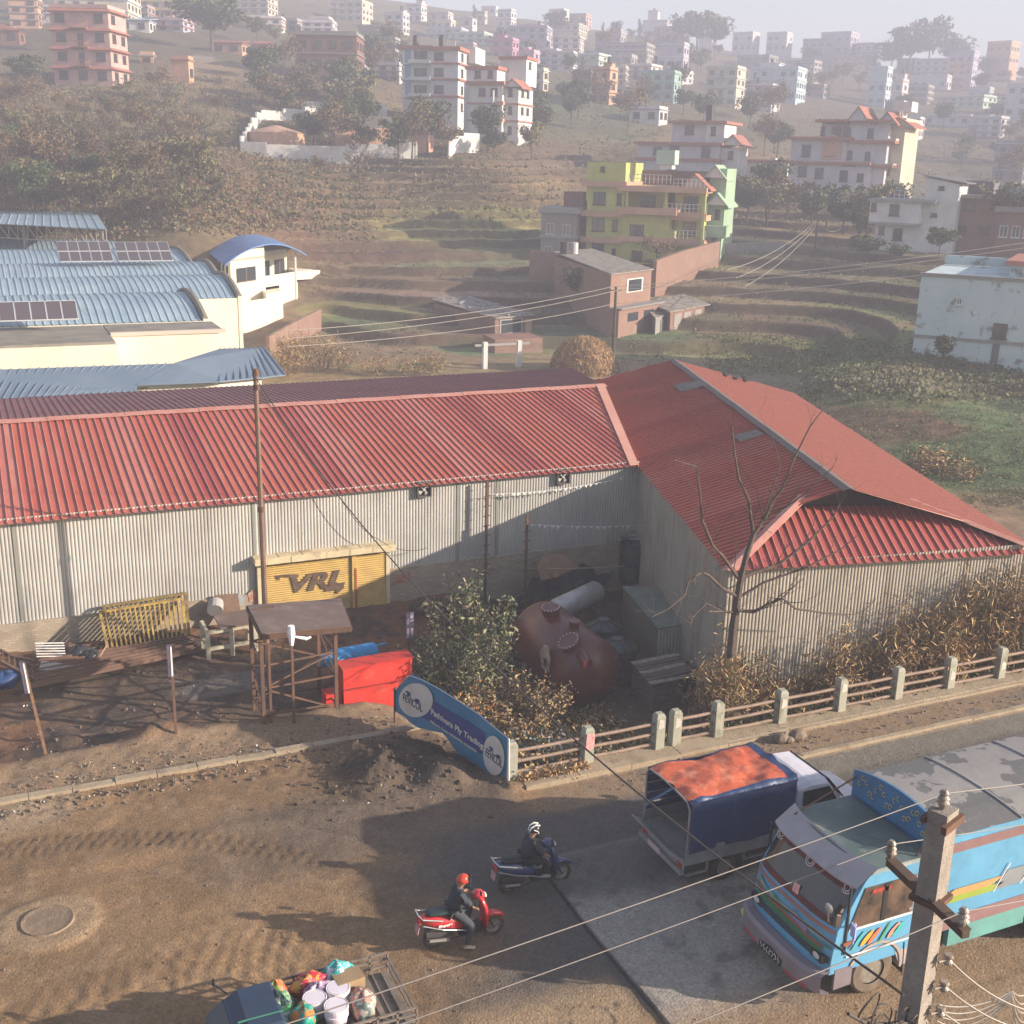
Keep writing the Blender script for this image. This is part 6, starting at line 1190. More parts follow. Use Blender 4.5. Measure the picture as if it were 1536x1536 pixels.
# steel platform
zp=2.35; q=[G(393,953,zp),G(526,941,zp),G(511,900,zp),G(371,910,zp)]; r=thing('steel_platform','rusty steel platform stand with a dark plate top beside the tall pole','stand',(q[0]+q[2])/2*np.array([1,1,0]))
PLT=M('platform_plate',(.13,.085,.07),(.17,.12,.10),sc=1.5,rough=.55,c3=(.24,.18,.15),sc3=1.5,lo3=.55,hi3=.7,f3=.6)
m_=MB(); m_.slab(q,(0,0,.05)); m_.build('plate',PLT,r)
for i in range(4):
    a,b=q[i],q[(i+1)%4]; m_=MB(); m_.beam(a+[0,0,-.05],b+[0,0,-.05],.09,.14); m_.build('edge_beam',RUST,r)
bl=[G(396,1080,0),G(505,1062,-.2)]; dv=q[3]-q[0]; 
legs=[(bl[0],q[0]+(q[1]-q[0])*.06),(bl[1],q[1]*.9+q[0]*.1),(bl[1]+dv*.95+[0,0,-.5],q[2]*.9+q[3]*.1),(bl[0]+dv*.95+[.1,0,-.5],q[3]*.94+q[2]*.06)]
L_=[]
for a,b in legs:
    b=np.array([a[0],a[1],zp-.1]); m_=MB(); m_.beam(a-[0,0,.3],b,.10,.10); m_.build('leg',RUST,r); L_.append((a,b))
a,b=L_[0]; m_=MB(); m_.beam(a-[-.2,0,.3],b+[.2,0,0],.07,.07); m_.build('leg',RUST,r)
for i,j in ((0,1),(1,2),(2,3),(3,0)):
    A0,A1=L_[i];B0,B1=L_[j]
    for f0,f1 in ((.06,.06),(.42,.42),(.72,.72),(.42,.0),(.42,.72)):
        m_=MB(); m_.beam(A0+(A1-A0)*f0,B0+(B1-B0)*f1,.045,.045); m_.build('brace',RUST,r)
m_=MB(); m_.beam(L_[3][1]+[.1,.1,.15],L_[3][1]+[.7,.1,.2],.04,.04); m_.beam(L_[3][1]+[.7,.1,.2],L_[3][1]+[.7,.1,-.1],.04,.04); m_.build('bracket',RUST,r)
# yellow lattice gate leaning on the plinth
YR=M('gate_yellow',(.42,.29,.06),(.20,.12,.05),sc=4,rough=.7); BLq=G(165,989,-.5);BRq=G(279,960,-.5);TLq=onv(150,918,38.1);TRq=onv(274,898,38.3)
for k_,(off,mt_) in enumerate(((0,YR),(.28,M('gate_yellow_dull',(.24,.17,.05),(.12,.08,.04),sc=4)))):
    r=thing('lattice_gate','yellow barred gate leaning against the brick plinth, front one' if k_==0 else 'duller yellow barred gate leaning behind the front one','gate',BLq); sh_=np.array([.15*k_,off,.08*k_])
    for n_,a,b in (('frame_bar',BLq,BRq),('frame_bar',TLq,TRq),('frame_bar',BLq,TLq),('frame_bar',BRq,TRq)):
        m_=MB(); m_.beam(a+sh_,b+sh_,.09,.07); m_.build(n_,mt_,r)
    for i in range(1,17):
        f=i/17; m_=MB(); m_.beam(BLq+(BRq-BLq)*f+sh_,TLq+(TRq-TLq)*f+sh_,.05,.03); m_.build('bar',mt_,r)
# stack of long steel sections
BRN=M('steel_section',(.16,.09,.06),(.10,.06,.045),sc=1.5,rough=.7,stretch=(.4,1,1))
for i in range(8):
    a=G(42+i*3,1030-i*7,-.35+.04*(i%3)); b=G(300-i*4,974-i*3.2,-.42+.04*(i%2)); b=a+(b-a); m_=MB(); m_.beam(a,b,.13,.11); m_.beam(a+[0,0,.085],b+[0,0,.085],.05,.06)
    o=m_.build('steel_beam',BRN); tag(o,'long rusty steel section in the stack below the yellow gates','beam','rusty steel sections stacked in the yard')
# machine frame, box and bucket near the plinth
q0=G(313,985,-.5);q1=G(384,972,-.5); r=thing('machine_frame','cream steel machine frame with a brown plate top left of the platform','frame',q0); CF_=M('frame_cream',(.50,.46,.34),(.35,.30,.22),sc=4); dn_=np.array([0,1.0,0])
for a in (q0,q1,q0+dn_,q1+dn_,(q0+q1)/2): m_=MB(); m_.beam(a-[0,0,.1],a+[0,0,.85],.13,.13); m_.build('leg',CF_,r)
for a,b in ((q0,q1),(q0,q0+dn_),(q1,q1+dn_)):
    for z in (.25,.82): m_=MB(); m_.beam(a+[0,0,z],b+[0,0,z],.1,.1); m_.build('rail',CF_,r)
m_=MB(); zz=q0[2]+.9; m_.slab([(q0[0]+.4,q0[1]-.1,zz),(q1[0]+.15,q1[1]-.1,zz+.02),(q1[0]+.15,q1[1]+1.1,zz+.02),(q0[0]+.4,q0[1]+1.1,zz)],(0,0,.06)); m_.build('plate',PLT,r)
p=G(348,950,-.5); m_=MB(); m_.slab([(p[0]-.3,38.0,-.4),(p[0]+.45,37.8,-.4),(p[0]+.45,38.4,.5),(p[0]-.3,38.5,.5)],(0,.05,0)); o=m_.build('brown_board',M('board_brown',(.20,.12,.08),(.14,.09,.06),sc=3)); tag(o,'brown board leaning on the plinth behind the cream machine frame','board')
p=G(326,945,-.5); m_=MB(); m_.cyl((p[0],38.1,.1),(p[0]+.1,38.45,.25),.27,n=14); o=m_.build('metal_drum_lid',hm('grey')); tag(o,'round grey drum lid leaning on the plinth left of the brown board','lid')
# scrap at the left
for nm,lab,a,b,w,h,mt in (('scrap_ladder','broken brown steel ladder lying on the scrap at the left edge',(0,975,.2),(52,1002,-.1),.08,.08,BRN),('scrap_bar','long bent brown bar across the scrap at the left edge',(0,1003,-.1),(42,1014,-.3),.08,.06,BRN),('scrap_bar','thin brown bar on top of the left scrap',(2,982,.1),(50,990,.1),.06,.05,BRN),('prop','thin pale stick propped against the front yellow gate',(143,996,-.5),(160,968,.1),.04,.04,hm('peach'))):
    m_=MB(); A_,B_=G(*a),G(*b); m_.beam(A_,B_,w,h)
    if nm=='scrap_ladder':
        m_.beam(A_+[0,-.7,-.1],B_+[0,-.7,-.1],w,h)
        for i in range(6): c=A_+(B_-A_)*(i+.5)/6; m_.beam(c,c+[0,-.7,-.1],.05,.05)
    o=m_.build(nm,mt); tag(o,lab,'scrap')
m_=MB(); P_=[G(62,992,-.2),G(112,999,-.35),G(86,1006,-.35),G(58,1006,-.3)]; m_.slab(P_,(0,0,.03)); o=m_.build('metal_sheet',hm('grey')); tag(o,'pale grey metal sheet lying on the scrap behind the left signpost','sheet')
p=G(60,985,-.1); r=thing('wire_rack','bent white wire rack on the scrap behind the left signpost','rack',p)
for i in range(6): m_=MB(); m_.beam(p+[-.1,.1*i,.02+.05*i],p+[.75,.1*i,-.1+.05*i],.03,.03); m_.build('bar',hm('white'),r)
def blobm(c,rx,ry,rz,n=16,k=10,am=.2,seed=0):
    m_=MB(); rg2=np.random.default_rng(seed); ph=rg2.uniform(0,6,6); rings=[]
    for i in range(k+1):
        t=min(max(math.pi*i/k,.05),math.pi-.05); rings.append([(c[0]+rx*math.sin(t)*math.cos(a)*(1+am*math.sin(3*a+ph[0]+2*t)+am*.6*math.sin(5*a+ph[1]-3*t)),c[1]+ry*math.sin(t)*math.sin(a)*(1+am*math.sin(2*a+ph[2]+3*t)),c[2]+rz*math.cos(t)*(1+am*math.sin(4*a+ph[3]))) for a in [2*math.pi*j/n for j in range(n)]])
    return m_.loft(rings)
BLK=M('black_plastic',(.02,.022,.026),(.035,.037,.042),sc=4,rough=.35)
for px,py,s,lab,mt in ((118,985,.38,'crumpled black bag on the scrap below the gate shadow',BLK),(135,988,.3,'second black bag by the foot of the front yellow gate',BLK),(8,1028,.45,'dark blue plastic tub at the left edge of the yard',M('tub_blue',(.02,.05,.14),rough=.5)),(105,977,.25,'brown sack on the scrap by the plinth',BRN)):
    p=G(px,py,-.4); o=blobm((p[0],p[1],p[2]+s*.4),s,s*.8,s*.55,seed=px).build('sack',mt,smooth=True); tag(o,lab,'bag')
# blue cylinder and red box
p=G(497,993,-.05);q=G(564,981,-.05); r=thing('blue_cylinder','blue metal cylinder lying behind the red box','cylinder',p); BC=M('cylinder_blue',(.04,.26,.58),(.05,.30,.60),sc=2,rough=.5); d_=(q-p)/np.linalg.norm(q-p)
m_=MB(); m_.tube([p+[0,0,.1],p+d_*.06+[0,0,.1],q-d_*.06+[0,0,.1],q+[0,0,.1]],[.24,.30,.30,.24],20); m_.build('drum',BC,r,smooth=False); m_=MB(); m_.tube([p-d_*.45+[0,0,.1],p-d_*.0+[0,0,.1]],[.2,.26],14); m_.build('end_cap',BC,r); m_=MB(); m_.tube([q+[0,0,.28],q+d_*.35+[0,0,.3]],.035,6); m_.build('pipe',BC,r)
RED=M('red_gloss',(.60,.035,.022),(.50,.035,.025),sc=2.5,rough=.55,c3=(.40,.10,.06),sc3=2,lo3=.55,hi3=.7,f3=.5,bump=.4,bs=3); r=thing('red_box','bright red painted metal box between the platform and the banner','box',(9.7,31.2,-.6))
u0,u1=8.72,10.85
zr=zup((u0,30.55,0),1006); m_=MB(); m_.slab([(u0,30.55,-.8),(u1,30.55,-.8),(u1,30.62,zr+.05),(u0,30.62,zr)],(0,.55,0)); m_.build('body',RED,r); m_=MB()
m_.slab([(u0-.01,30.53,(zr-.6)/2),(u1+.01,30.53,(zr-.55)/2),(u1+.01,30.53,(zr-.55)/2+.03),(u0-.01,30.53,(zr-.6)/2+.03)],(0,.03,0)); m_.build('seam',M('red_seam',(.25,.02,.015)),r)
m_=MB(); m_.slab([(u0-.04,30.56,zr+.005),(u1+.04,30.56,zr+.055),(u1+.04,31.22,zr+.055),(u0-.04,31.22,zr+.005)],(0,0,.03)); m_.build('lid',RED,r)
m_=MB(); m_.bx(u0-.5,u0-.02,30.7,31.2,-.6,-.1); o=m_.build('red_can',RED); tag(o,'small red painted can left of the red box, under the platform','can')
# poles with rungs by the wall, bunting
PT2=[]
for px,pyb,pyt,v,lab in ((728,880,722,38.3,'slim rusty pole with rungs standing against the tin wall'),(787,903,773,37.4,'short rusty pole with rungs in front of the shaded tin wall')):
    b_=onv(px,pyb,v); zt=onv(px,pyt,v)[2]; r=thing('rung_pole',lab,'pole',(b_[0],v,b_[2])); m_=MB(); m_.beam((b_[0],v,b_[2]-.5),(b_[0],v,zt),.08,.08); m_.build('shaft',RUST,r)
    z=b_[2]+.5
    while z<zt-.1: m_=MB(); m_.beam((b_[0]-.13,v,z),(b_[0]+.16,v,z+.02),.03,.03); m_.build('rung',RUST,r); z+=.38
    PT2.append(np.array([b_[0],v,zt]))
def bunting(lab,a,b,n,sag):
    m_=MB(); pts=[]
    for i in range(n*2+1):
        t=i/(n*2); p=a+(b-a)*t; p=p-np.array([0,0,sag*4*t*(1-t)]); pts.append(p)
        if i%2 and random.random()<.75: s=random.uniform(.05,.09); m_.slab([p+[-s,0,0],p+[s,0,0],p+[random.uniform(-s,s),0,-s*1.6]],(0,.004,0))
    m_.tube(pts,.008,4); o=m_.build('bunting',hm('white')); tag(o,lab,'bunting')
bunting('string of small white flags high on the tin wall',PT2[0]+[.1,0,-.5],onv(935,716,38.4),26,.15)
bunting('string of small white flags from the short rung pole to the side shed',PT2[1]+[.1,0,-.35],onv(985,785,37.2),20,.12)
wire('yellow rope tied between the short rung pole and the side shed',[onv(786,852,37.4),onv(936,849,36.8)],.015,.05,mat=M('rope_yellow',(.42,.34,.16)),name='rope',cat='rope')
# boards, tarp, tanks, shack
p=G(835,868,-.5); BRD=M('plywood',(.24,.16,.10),(.18,.115,.07),sc=2)
m_=MB(); m_.slab([onv(805,850,37.2),onv(832,868,37.0),onv(868,852,37.4),onv(842,832,38.0),onv(815,834,38.0)],(0,0,.05)); o=m_.build('plywood_sheet',BRD); tag(o,'brown plywood sheet lying tilted near the tin wall','board')
m_=MB(); m_.slab([onv(806,850,37.0),onv(828,868,36.8),onv(812,872,36.6)],(0,0,.04)); o=m_.build('plywood_offcut',BRD); tag(o,'small plywood offcut under the tilted plywood sheet','board')
def sheetmesh(c4,nu,nv,am,seed,zf=None):
    rows=[]; c4=[np.array(c,float) for c in c4]
    for j in range(nv+1):
        row=[]
        for i in range(nu+1):
            s,t=i/nu,j/nv; p=(c4[0]*(1-s)+c4[1]*s)*(1-t)+(c4[3]*(1-s)+c4[2]*s)*t; n=float(vnoise(np.array([p[0]*1.0]),np.array([p[1]]),1.3,seed,4)[0]-.5)+.5*float(abs(vnoise(np.array([p[0]]),np.array([p[1]]),3.1,seed+1,2)[0]-.5)); p=p+np.array([0,0,n*am]); row.append(p)
        rows.append(row)
    m_=MB(); m_.loft(rows,caps=False,closed=False); return m_
TARP=M('tarp_black',(.025,.028,.035),(.05,.052,.06),sc=3,rough=.45,bump=.5,bs=6)
o=sheetmesh([G(770,905,-.9),G(905,880,-1.0),G(935,845,-.5),G(800,868,-.2)],40,24,.9,81).build('tarpaulin',TARP,smooth=True); tag(o,'black tarpaulin heaped over rubbish between the big tank and the tin wall','tarpaulin')
TNK=M('tank_oxide',(.13,.026,.02),(.095,.022,.018),sc=.8,rough=.35,spec=.6,c3=(.24,.07,.035),sc3=1.1,lo3=.5,hi3=.7,f3=.7)
C1=np.array(G(822,957,-.25)); C2=np.array(G(873,1000,-.35)); ax_=(C2-C1)/np.linalg.norm(C2-C1); R_=1.12; r=thing('oxide_tank','huge dark red cylindrical tank lying on the ground behind the railing','tank',(C1+C2)/2*np.array([1,1,0])+[0,0,-1.5])
C1=C1-ax_*.55; C2=C1+ax_*3.35
m_=MB(); m_.tube([C1-ax_*.25,C1-ax_*.12,C1,C2,C2+ax_*.18,C2+ax_*.38,C2+ax_*.5],[.6,1.0,R_,R_,R_*.86,R_*.55,.25],40); ob_=m_.build('shell',TNK,r,smooth=True)
AX=Vector([float(q) for q in ax_]); SD=AX.cross(Vector((0,0,1))).normalized(); 
if SD.dot(Vector((0,-1,0)))<0: SD=-SD
UPv=SD.cross(AX).normalized(); UPv=UPv if UPv.z>0 else -UPv
def tn(f,ang,rr=R_): return Vector([float(q) for q in C1])+AX*f+(UPv*math.cos(ang)+SD*math.sin(ang))*rr
for nm,f,ang,rad,hh,mt in (('manhole',.95,.15,.34,.16,TNK),('small_port',2.2,.0,.2,.16,TNK),('flange_port',3.05,.55,.38,.14,TNK)):
    a=tn(f,ang,R_-.05); b=tn(f,ang,R_+hh); m_=MB(); m_.cyl(a,b,rad*.85,n=20); dd=(b-a).normalized(); m_.cyl(b,b+dd*.05,rad,n=20); g=m_.build(nm,mt,r)
    if nm!='small_port':
        e1=AX; e2=dd.cross(AX).normalized(); m_=MB()
        for i in range(16): an=i*math.pi/8; c=b+dd*.05+(e1*math.cos(an)+e2*math.sin(an))*rad*.86; m_.cyl(c,c+dd*.03,.022,n=6)
        m_.build('bolts',M('bolt_pale',(.55,.45,.40)),g)
m_=MB(); a=tn(3.5,.5,R_*.8); m_.cyl(a,a+AX*.55+SD*.1-UPv*.05,.2,.16,14); m_.build('outlet_pipe',TNK,r)
m_=MB(); c=tn(2.55,1.25,R_+.04); 
m_.tube([c+UPv*.35-AX*.1,c+UPv*.1-AX*.25+SD*.1,c-UPv*.3-AX*.05+SD*.12,c-UPv*.35+AX*.2+SD*.08,c+UPv*.05+AX*.25+SD*.1,c+UPv*.35-AX*.1],.06,7); m_.slab([c+UPv*.35-AX*.25,c+UPv*.4+AX*.1,c+UPv*.05+AX*.2+SD*.1,c-UPv*.0-AX*.25+SD*.1],SD*.03); m_.build('saddle_bracket',M('bracket_pale',(.42,.34,.28),(.30,.2,.15),sc=5),r)
for f in (.6,2.8): m_=MB(); c=Vector([float(q) for q in C1])+AX*f; m_.ob((c.x,c.y,-1.25),.35,1.8,.5,rotz(math.atan2(AX.y,AX.x))); m_.build('cradle',CONC,r)
p=G(836,915,-.2); q=G(893,888,-.2); r=thing('silver_tank','pale silver cylindrical tank lying behind the dark red tank','tank',p); m_=MB(); dd=(q-p)/np.linalg.norm(q-p); m_.tube([p-dd*.1,p,q,q+dd*.12],[.25,.42,.42,.25],24); m_.build('shell',M('silver',(.50,.48,.46),(.38,.36,.34),sc=2,rough=.4,metal=.3),r,smooth=True)
for f in (.15,.85): c=p+(q-p)*f; MB().ob((c[0],c[1],-.95),.2,.7,1.1).build('stand',RUST,r)
m_=MB(); c=p+(q-p)*.75; m_.tube([c+[0,0,.42],c+[.25,-.25,.2],c+[.35,-.3,-.4]],.025,5); m_.build('hose',BRN,r)
WTK=M('water_tank_black',(.022,.032,.036),(.035,.045,.05),sc=3,rough=.4,spec=.6)
def wtank(lab,px,py,rad,h,z=-1.5,cov=False,hh=None):
    p=G(px,py,z); p[2]=z; r=thing('water_tank',lab,'water tank',p); m_=MB(); R=[];zs=[]
    for i in range(13): zs.append(z+h*i/12*.86); R.append(rad*(1+(.03 if i%3==1 else 0)))
    pts=[(p[0],p[1],a) for a in zs]+[(p[0],p[1],z+h*.93),(p[0],p[1],z+h)]; m_.tube(pts,R+[rad*.72,rad*.35],24); m_.build('body',WTK,r)
    m_=MB(); m_.cyl((p[0],p[1],z+h),(p[0],p[1],z+h+.07),rad*.3,n=14); m_.build('lid',M('lid_grey',(.12,.11,.11)),r)
    m_=MB()
    for i in range(8): a=i*math.pi/4; c,s=math.cos(a),math.sin(a); m_.beam((p[0]+c*rad*.35,p[1]+s*rad*.35,z+h+.01),(p[0]+c*rad*.95,p[1]+s*rad*.95,z+h*.88),.05,.05)
    m_.build('roof_ribs',WTK,r)
    if cov:
        o=sheetmesh([(p[0]-rad,p[1]-rad*.6,z+h+.06),(p[0]+rad*.9,p[1]-rad*.7,z+h+.05),(p[0]+rad,p[1]+rad*.6,z+h+.1),(p[0]-rad*.8,p[1]+rad*.6,z+h+.08)],12,8,.25,77).build('rope_heap',M('pale_cloth',(.35,.34,.33),(.1,.1,.1),sc=9)); tag(o,'pale tangled netting on top of the black tank in the shed corner','netting')
wtank('ribbed black water tank in the corner between the two sheds',950,868,.62,1.75,-.9,True)
wtank('black water tank with a pale lid, behind its twin beside the dark red tank',903,985,.62,1.35)
wtank('nearer black water tank with radial ribs beside the dark red tank',923,1020,.66,1.45)
# tin shack
vS=31.4; uL=uon(985,vS,-1.0); uR=uon(1062,vS,-1.0); zt=onv(1010,940,vS)[2]; r=thing('tin_shack','grey green tin shack between the black tanks and the side shed','shack',((uL+uR)/2,32,-1.5)); bk=onplane(935,885,(0,0,zt),np.array([0,0,1.])); bk2=onplane(1050,882,(0,0,zt),np.array([0,0,1.]))
GT=M('shack_green_tin',(.14,.17,.15),(.20,.21,.18),sc=2,rough=.65); 
mb=MB(); corr3(mb,[(uL,vS,-1.6),(uR,vS,-1.6),(uR,vS,zt),(uL,vS,zt)],(0,0,1),.13,.03,'sine'); mb.build('front_sheet',TIN,r)
mb=MB(); mb.slab([(uL,vS+.01,-1.6),(uL,vS+.01,zt),(bk[0],bk[1],zt),(bk[0],bk[1],-1.6)],(.05,0,0)); mb.build('side_wall',M('shack_dark_side',(.10,.12,.12),(.14,.10,.07),sc=2),r)
mb=MB(); mb.slab([(uL-.05,vS-.08,zt+.02),(uR+.1,vS-.08,zt+.02),(min(bk2[0],uR+.3),bk2[1],zt+.12),(bk[0]-.05,bk[1],zt+.12)],(0,0,.05)); mb.build('roof_sheet',GT,r)
mb=MB(); mb.slab([(uR-.55,vS-.05,-1.5),(uR+.1,vS-.05,-1.5),(uR+.1,vS-.05,zt-.05),(uR-.45,vS-.05,zt-.1)],(0,-.02,0)); mb.build('blue_sheet',M('blue_tarp_sheet',(.03,.08,.22),(.04,.11,.28),sc=3),r)
r=thing('bottle_rack','rack of pale blue water jars on the shack roof by the shed wall','rack',(uR-.1,vS+1.6,zt+.2)); x0=uon(1052,vS+1.5,zt+.6); m_=MB(); 
for a in (-.32,.32): m_.beam((x0+a,vS+1.7,zt),(x0+a,vS+1.7,zt+1.35),.04,.04)
m_.build('frame',RUST,r); BJ=M('jar_blue',(.12,.30,.48),(.3,.5,.65),sc=8,rough=.25)
for i in range(2):
    for j in range(4):
        z=zt+.2+j*.32; c=(x0-.16+i*.34,vS+1.5,z); m_=MB(); m_.tube([(c[0],c[1]+.16,z),(c[0],c[1]-.1,z),(c[0],c[1]-.18,z),(c[0],c[1]-.25,z)],[.12,.12,.06,.04],10); o=m_.build('water_jar',BJ); tag(o,'pale blue water jar lying in the rack on the shack roof','jar','blue water jars in the rack')
# ruined hut in front of it
a=G(978,1072,-1.5);b=G(1050,1052,-1.5); r=thing('ruined_hut','small ruined plank hut with a splintered roof just behind the railing','hut',a); OLD=M('old_plank',(.16,.135,.115),(.09,.075,.065),sc=3,rough=.95,stretch=(.6,3,3)); zt=zup(a,1026)
bk=np.array([.1,1.5,0]); dd=b-a
m_=MB(); m_.slab([a,b,b+[0,0,zt+1.35],a+[0,0,zt+1.5]],(0,.08,0)); m_.build('front_wall',OLD,r); m_=MB(); m_.slab([a,a+bk,a+bk+[0,0,zt+1.6],a+[0,0,zt+1.5]],(.08,0,0)); m_.build('side_wall',OLD,r); m_=MB(); m_.slab([b,b+bk,b+bk+[0,0,zt+1.5],b+[0,0,zt+1.35]],(-.08,0,0)); m_.build('side_wall',OLD,r)
for i in range(7):
    f=i/7; p=a+bk*f+[-.15,0,zt+1.55+.02*i]; m_=MB(); m_.beam(p,p+dd*random.uniform(.75,1.12)+[0,0,random.uniform(-.12,.0)],.22,.03); m_.build('roof_plank',OLD if i%3 else M('plank_pale',(.38,.33,.27),(.2,.16,.13),sc=6),r)
m_=MB(); c=a+dd*.72+[0,-.05,.55]; m_.bx(c[0]-.2,c[0]+.25,c[1]-.02,c[1]+.02,c[2],c[2]+.5); m_.build('opening',DARK,r)
mb=MB(); c=a+dd*.82; corr3(mb,[c+[0,-.12,.35],c+[.55,-.02,.45],c+[.75,.1,1.3],c+[.2,.0,1.25]],(.2,.1,.9),.12,.02,'sine'); mb.build('loose_sheet',TIN,r)
m_=MB(); p=G(923,990,-1.5); 
for i in range(5): m_.ob((p[0]+.2*i,p[1]-1.6+.1*i,-1.4),.5,.4,.25,rotz(i))
o=m_.build('stone_pile',STN); tag(o,'pale stones under the nozzle of the dark red tank','stones',kind='stuff')
# manhole cover
z0=float(road(np.array([.1]),np.array([22.3]))[0]); r=thing('manhole','round concrete manhole in a worn patch of the muddy road at the left','manhole',(.1,22.3,z0)); m_=MB(); n=36
rin=[(.1+.42*math.cos(a),22.3+.42*math.sin(a),z0+.035) for a in np.linspace(0,6.283,n+1)[:-1]]
m_.loft([[(.1+.55*math.cos(a),22.3+.55*math.sin(a),z0-.05) for a in np.linspace(0,6.283,n+1)[:-1]],[(.1+.50*math.cos(a),22.3+.50*math.sin(a),z0+.05) for a in np.linspace(0,6.283,n+1)[:-1]],rin],caps=False); m_.build('ring',M('ring_mud',(.24,.18,.12),(.17,.12,.08),sc=7,bump=.4),r); m_=MB(); m_.poly(rin); m_.build('cover',M('cover_mud',(.23,.165,.11),(.17,.12,.08),sc=4,bump=.4),r)

rs=random.Random(17); RUB=M('tyre_rubber',(.03,.028,.026),(.09,.07,.05),sc=6,rough=.9)
for i in range(34):
    u_=rs.uniform(13.2,21); v_=rs.uniform(32.5,38) if i%2 else rs.uniform(34,37.8); 
    if u_>20: v_=rs.uniform(34.5,37.5)
    z=yz(u_,v_); mt=(BLK,BRN,BRD,RUST,WTK)[i%5]; a=rs.random()*3
    m_=MB()
    if i%3==0: m_.tube([(u_+.36*math.cos(q),v_+.36*math.sin(q),z+.12) for q in np.linspace(0,6.283,17)],.11,8); nm,lb='scrap_tyre','old tyre lying among the scrap in the shaded yard corner'; mt=RUB  # each ring is an old tyre
    elif i%3==1: m_.ob((u_,v_,z+.2),rs.uniform(.6,1.3),rs.uniform(.3,.7),.05,rotz(a)@Matrix.Rotation(rs.uniform(.2,.8),3,'X')); nm,lb='scrap_sheet','dark scrap sheet lying in the shaded yard corner'
    else: m_.beam((u_-.8*math.cos(a),v_-.8*math.sin(a),z+.1),(u_+.8*math.cos(a),v_+.8*math.sin(a),z+.35),.08,.08); nm,lb='scrap_bar','scrap bar lying in the shaded yard corner'
    o=m_.build(nm,mt); tag(o,lb,'scrap','scrap in the shaded yard corner, '+nm.replace('_',' '))
# ---------------------------------------------------------------- vehicles
RUB=M('tyre_rubber',(.03,.028,.026),(.09,.07,.05),sc=6,rough=.9); RUBD=M('tyre_dusty',(.17,.13,.095),(.11,.085,.065),sc=5,rough=.95); RIM=M('rim_steel',(.30,.27,.24),(.2,.17,.14),sc=8,rough=.5,metal=.3); CHR=M('bright_metal',(.55,.53,.5),rough=.3,metal=.7); BLKP=M('black_trim',(.025,.025,.028),rough=.5)
def wheel(root,x,y,z,r,w,name='wheel',spokes=0,tyre=None,rimr=.6,side=1):
    o=bpy.data.objects.new(name,None); m_=MB()
    n=28; rings=[]
    for rad,yy in ((rimr*r,-w/2),(r*.9,-w/2),(r,-w*.36),(r,w*.36),(r*.9,w/2),(rimr*r,w/2)): rings.append([(x+rad*math.cos(a),y+yy,z+rad*math.sin(a)) for a in [2*math.pi*i/n for i in range(n)]])
    m_.loft(rings,caps=False); m_.k=0
    t=m_.build(name,tyre or RUB,root,local=True,smooth=False)
    m_=MB(); s=side
    if spokes==0:
        prof=[(rimr*r,w*.40),(rimr*r*.9,w*.30),(rimr*r*.55,w*.22),(rimr*r*.42,w*.30),(.02,w*.42)]
        m_.loft([[(x+a*math.cos(q),y+s*b,z+a*math.sin(q)) for q in [2*math.pi*i/20 for i in range(20)]] for a,b in prof])
        for i in range(8): q=i*math.pi/4; c=(x+rimr*r*.48*math.cos(q),y+s*w*.27,z+rimr*r*.48*math.sin(q)); m_.cyl(c,(c[0],c[1]+s*.04,c[2]),.022*r/.4,n=6)
        m_.cyl((x,y-s*w*.3,z),(x,y-s*w*.2,z),rimr*r*.98,n=20)
    else:
        m_.tube([(x,y-w*.35,z),(x,y+w*.35,z)],rimr*r*.25,10)
        m_.loft([[(x+a*math.cos(q),y+b,z+a*math.sin(q)) for q in [2*math.pi*i/24 for i in range(24)]] for a,b in ((rimr*r,-w*.3),(rimr*r*.86,-w*.3),(rimr*r*.86,w*.3),(rimr*r,w*.3))],caps=False)
        for i in range(spokes): q=i*2*math.pi/spokes+.3; m_.beam((x,y,z),(x+rimr*r*.9*math.cos(q),y,z+rimr*r*.9*math.sin(q)),w*.35,w*.3)
    m_.build('rim',RIM,t,local=True); return t
def PL(nm,c,rough=.4,**k): return M(nm,c,tuple(q*.82 for q in c),sc=2,rough=rough,c3=tuple(q*.5+.04 for q in c),sc3=2.2,lo3=.55,hi3=.75,f3=.5,**k)
# ---- blue truck
TB=PL('truck_blue',(.12,.33,.52)); TBD=PL('truck_blue_board',(.05,.17,.33)); 
t=thing('truck','pale blue painted lorry with striped cargo body and grey patched roof at the lower right','truck',(12.95,15.32,.07),math.pi)
HW=1.19
def xf(z): return np.interp(z,[.3,.9,1.62,2.55,2.7],[.0,-.02,-.10,-.62,-.75])
def fx(z,y): return xf(z)-.15*(abs(y)/HW)**4
ys=[-HW+2*HW*i/16 for i in range(17)]
m_=MB(); m_.loft([[(fx(z,y),y,z) for y in ys]+[(-2.38,HW,z),(-2.38,-HW,z)] for z in (.72,1.0,1.3,1.62,2.1,2.55,2.66)]); m_.build('cab_body',TB,t,local=True)
m_=MB(); m_.loft([[(fx(2.7,y)+.0,y*1.01,2.665+.06*(1-(y/HW)**2)) for y in ys]+[(-2.36,HW,2.665),(-2.36,-HW,2.665)],[(fx(2.7,y)-.05,y*.97,2.72+.08*(1-(y/HW)**2)) for y in ys]+[(-2.36,HW*.97,2.72),(-2.36,-HW*.97,2.72)]]); m_.build('cab_roof',M('cab_roof_green',(.065,.10,.10),(.10,.135,.13),sc=1.5,rough=.5,c3=(.33,.27,.2),sc3=2,lo3=.58,hi3=.7,f3=.6),t,local=True)
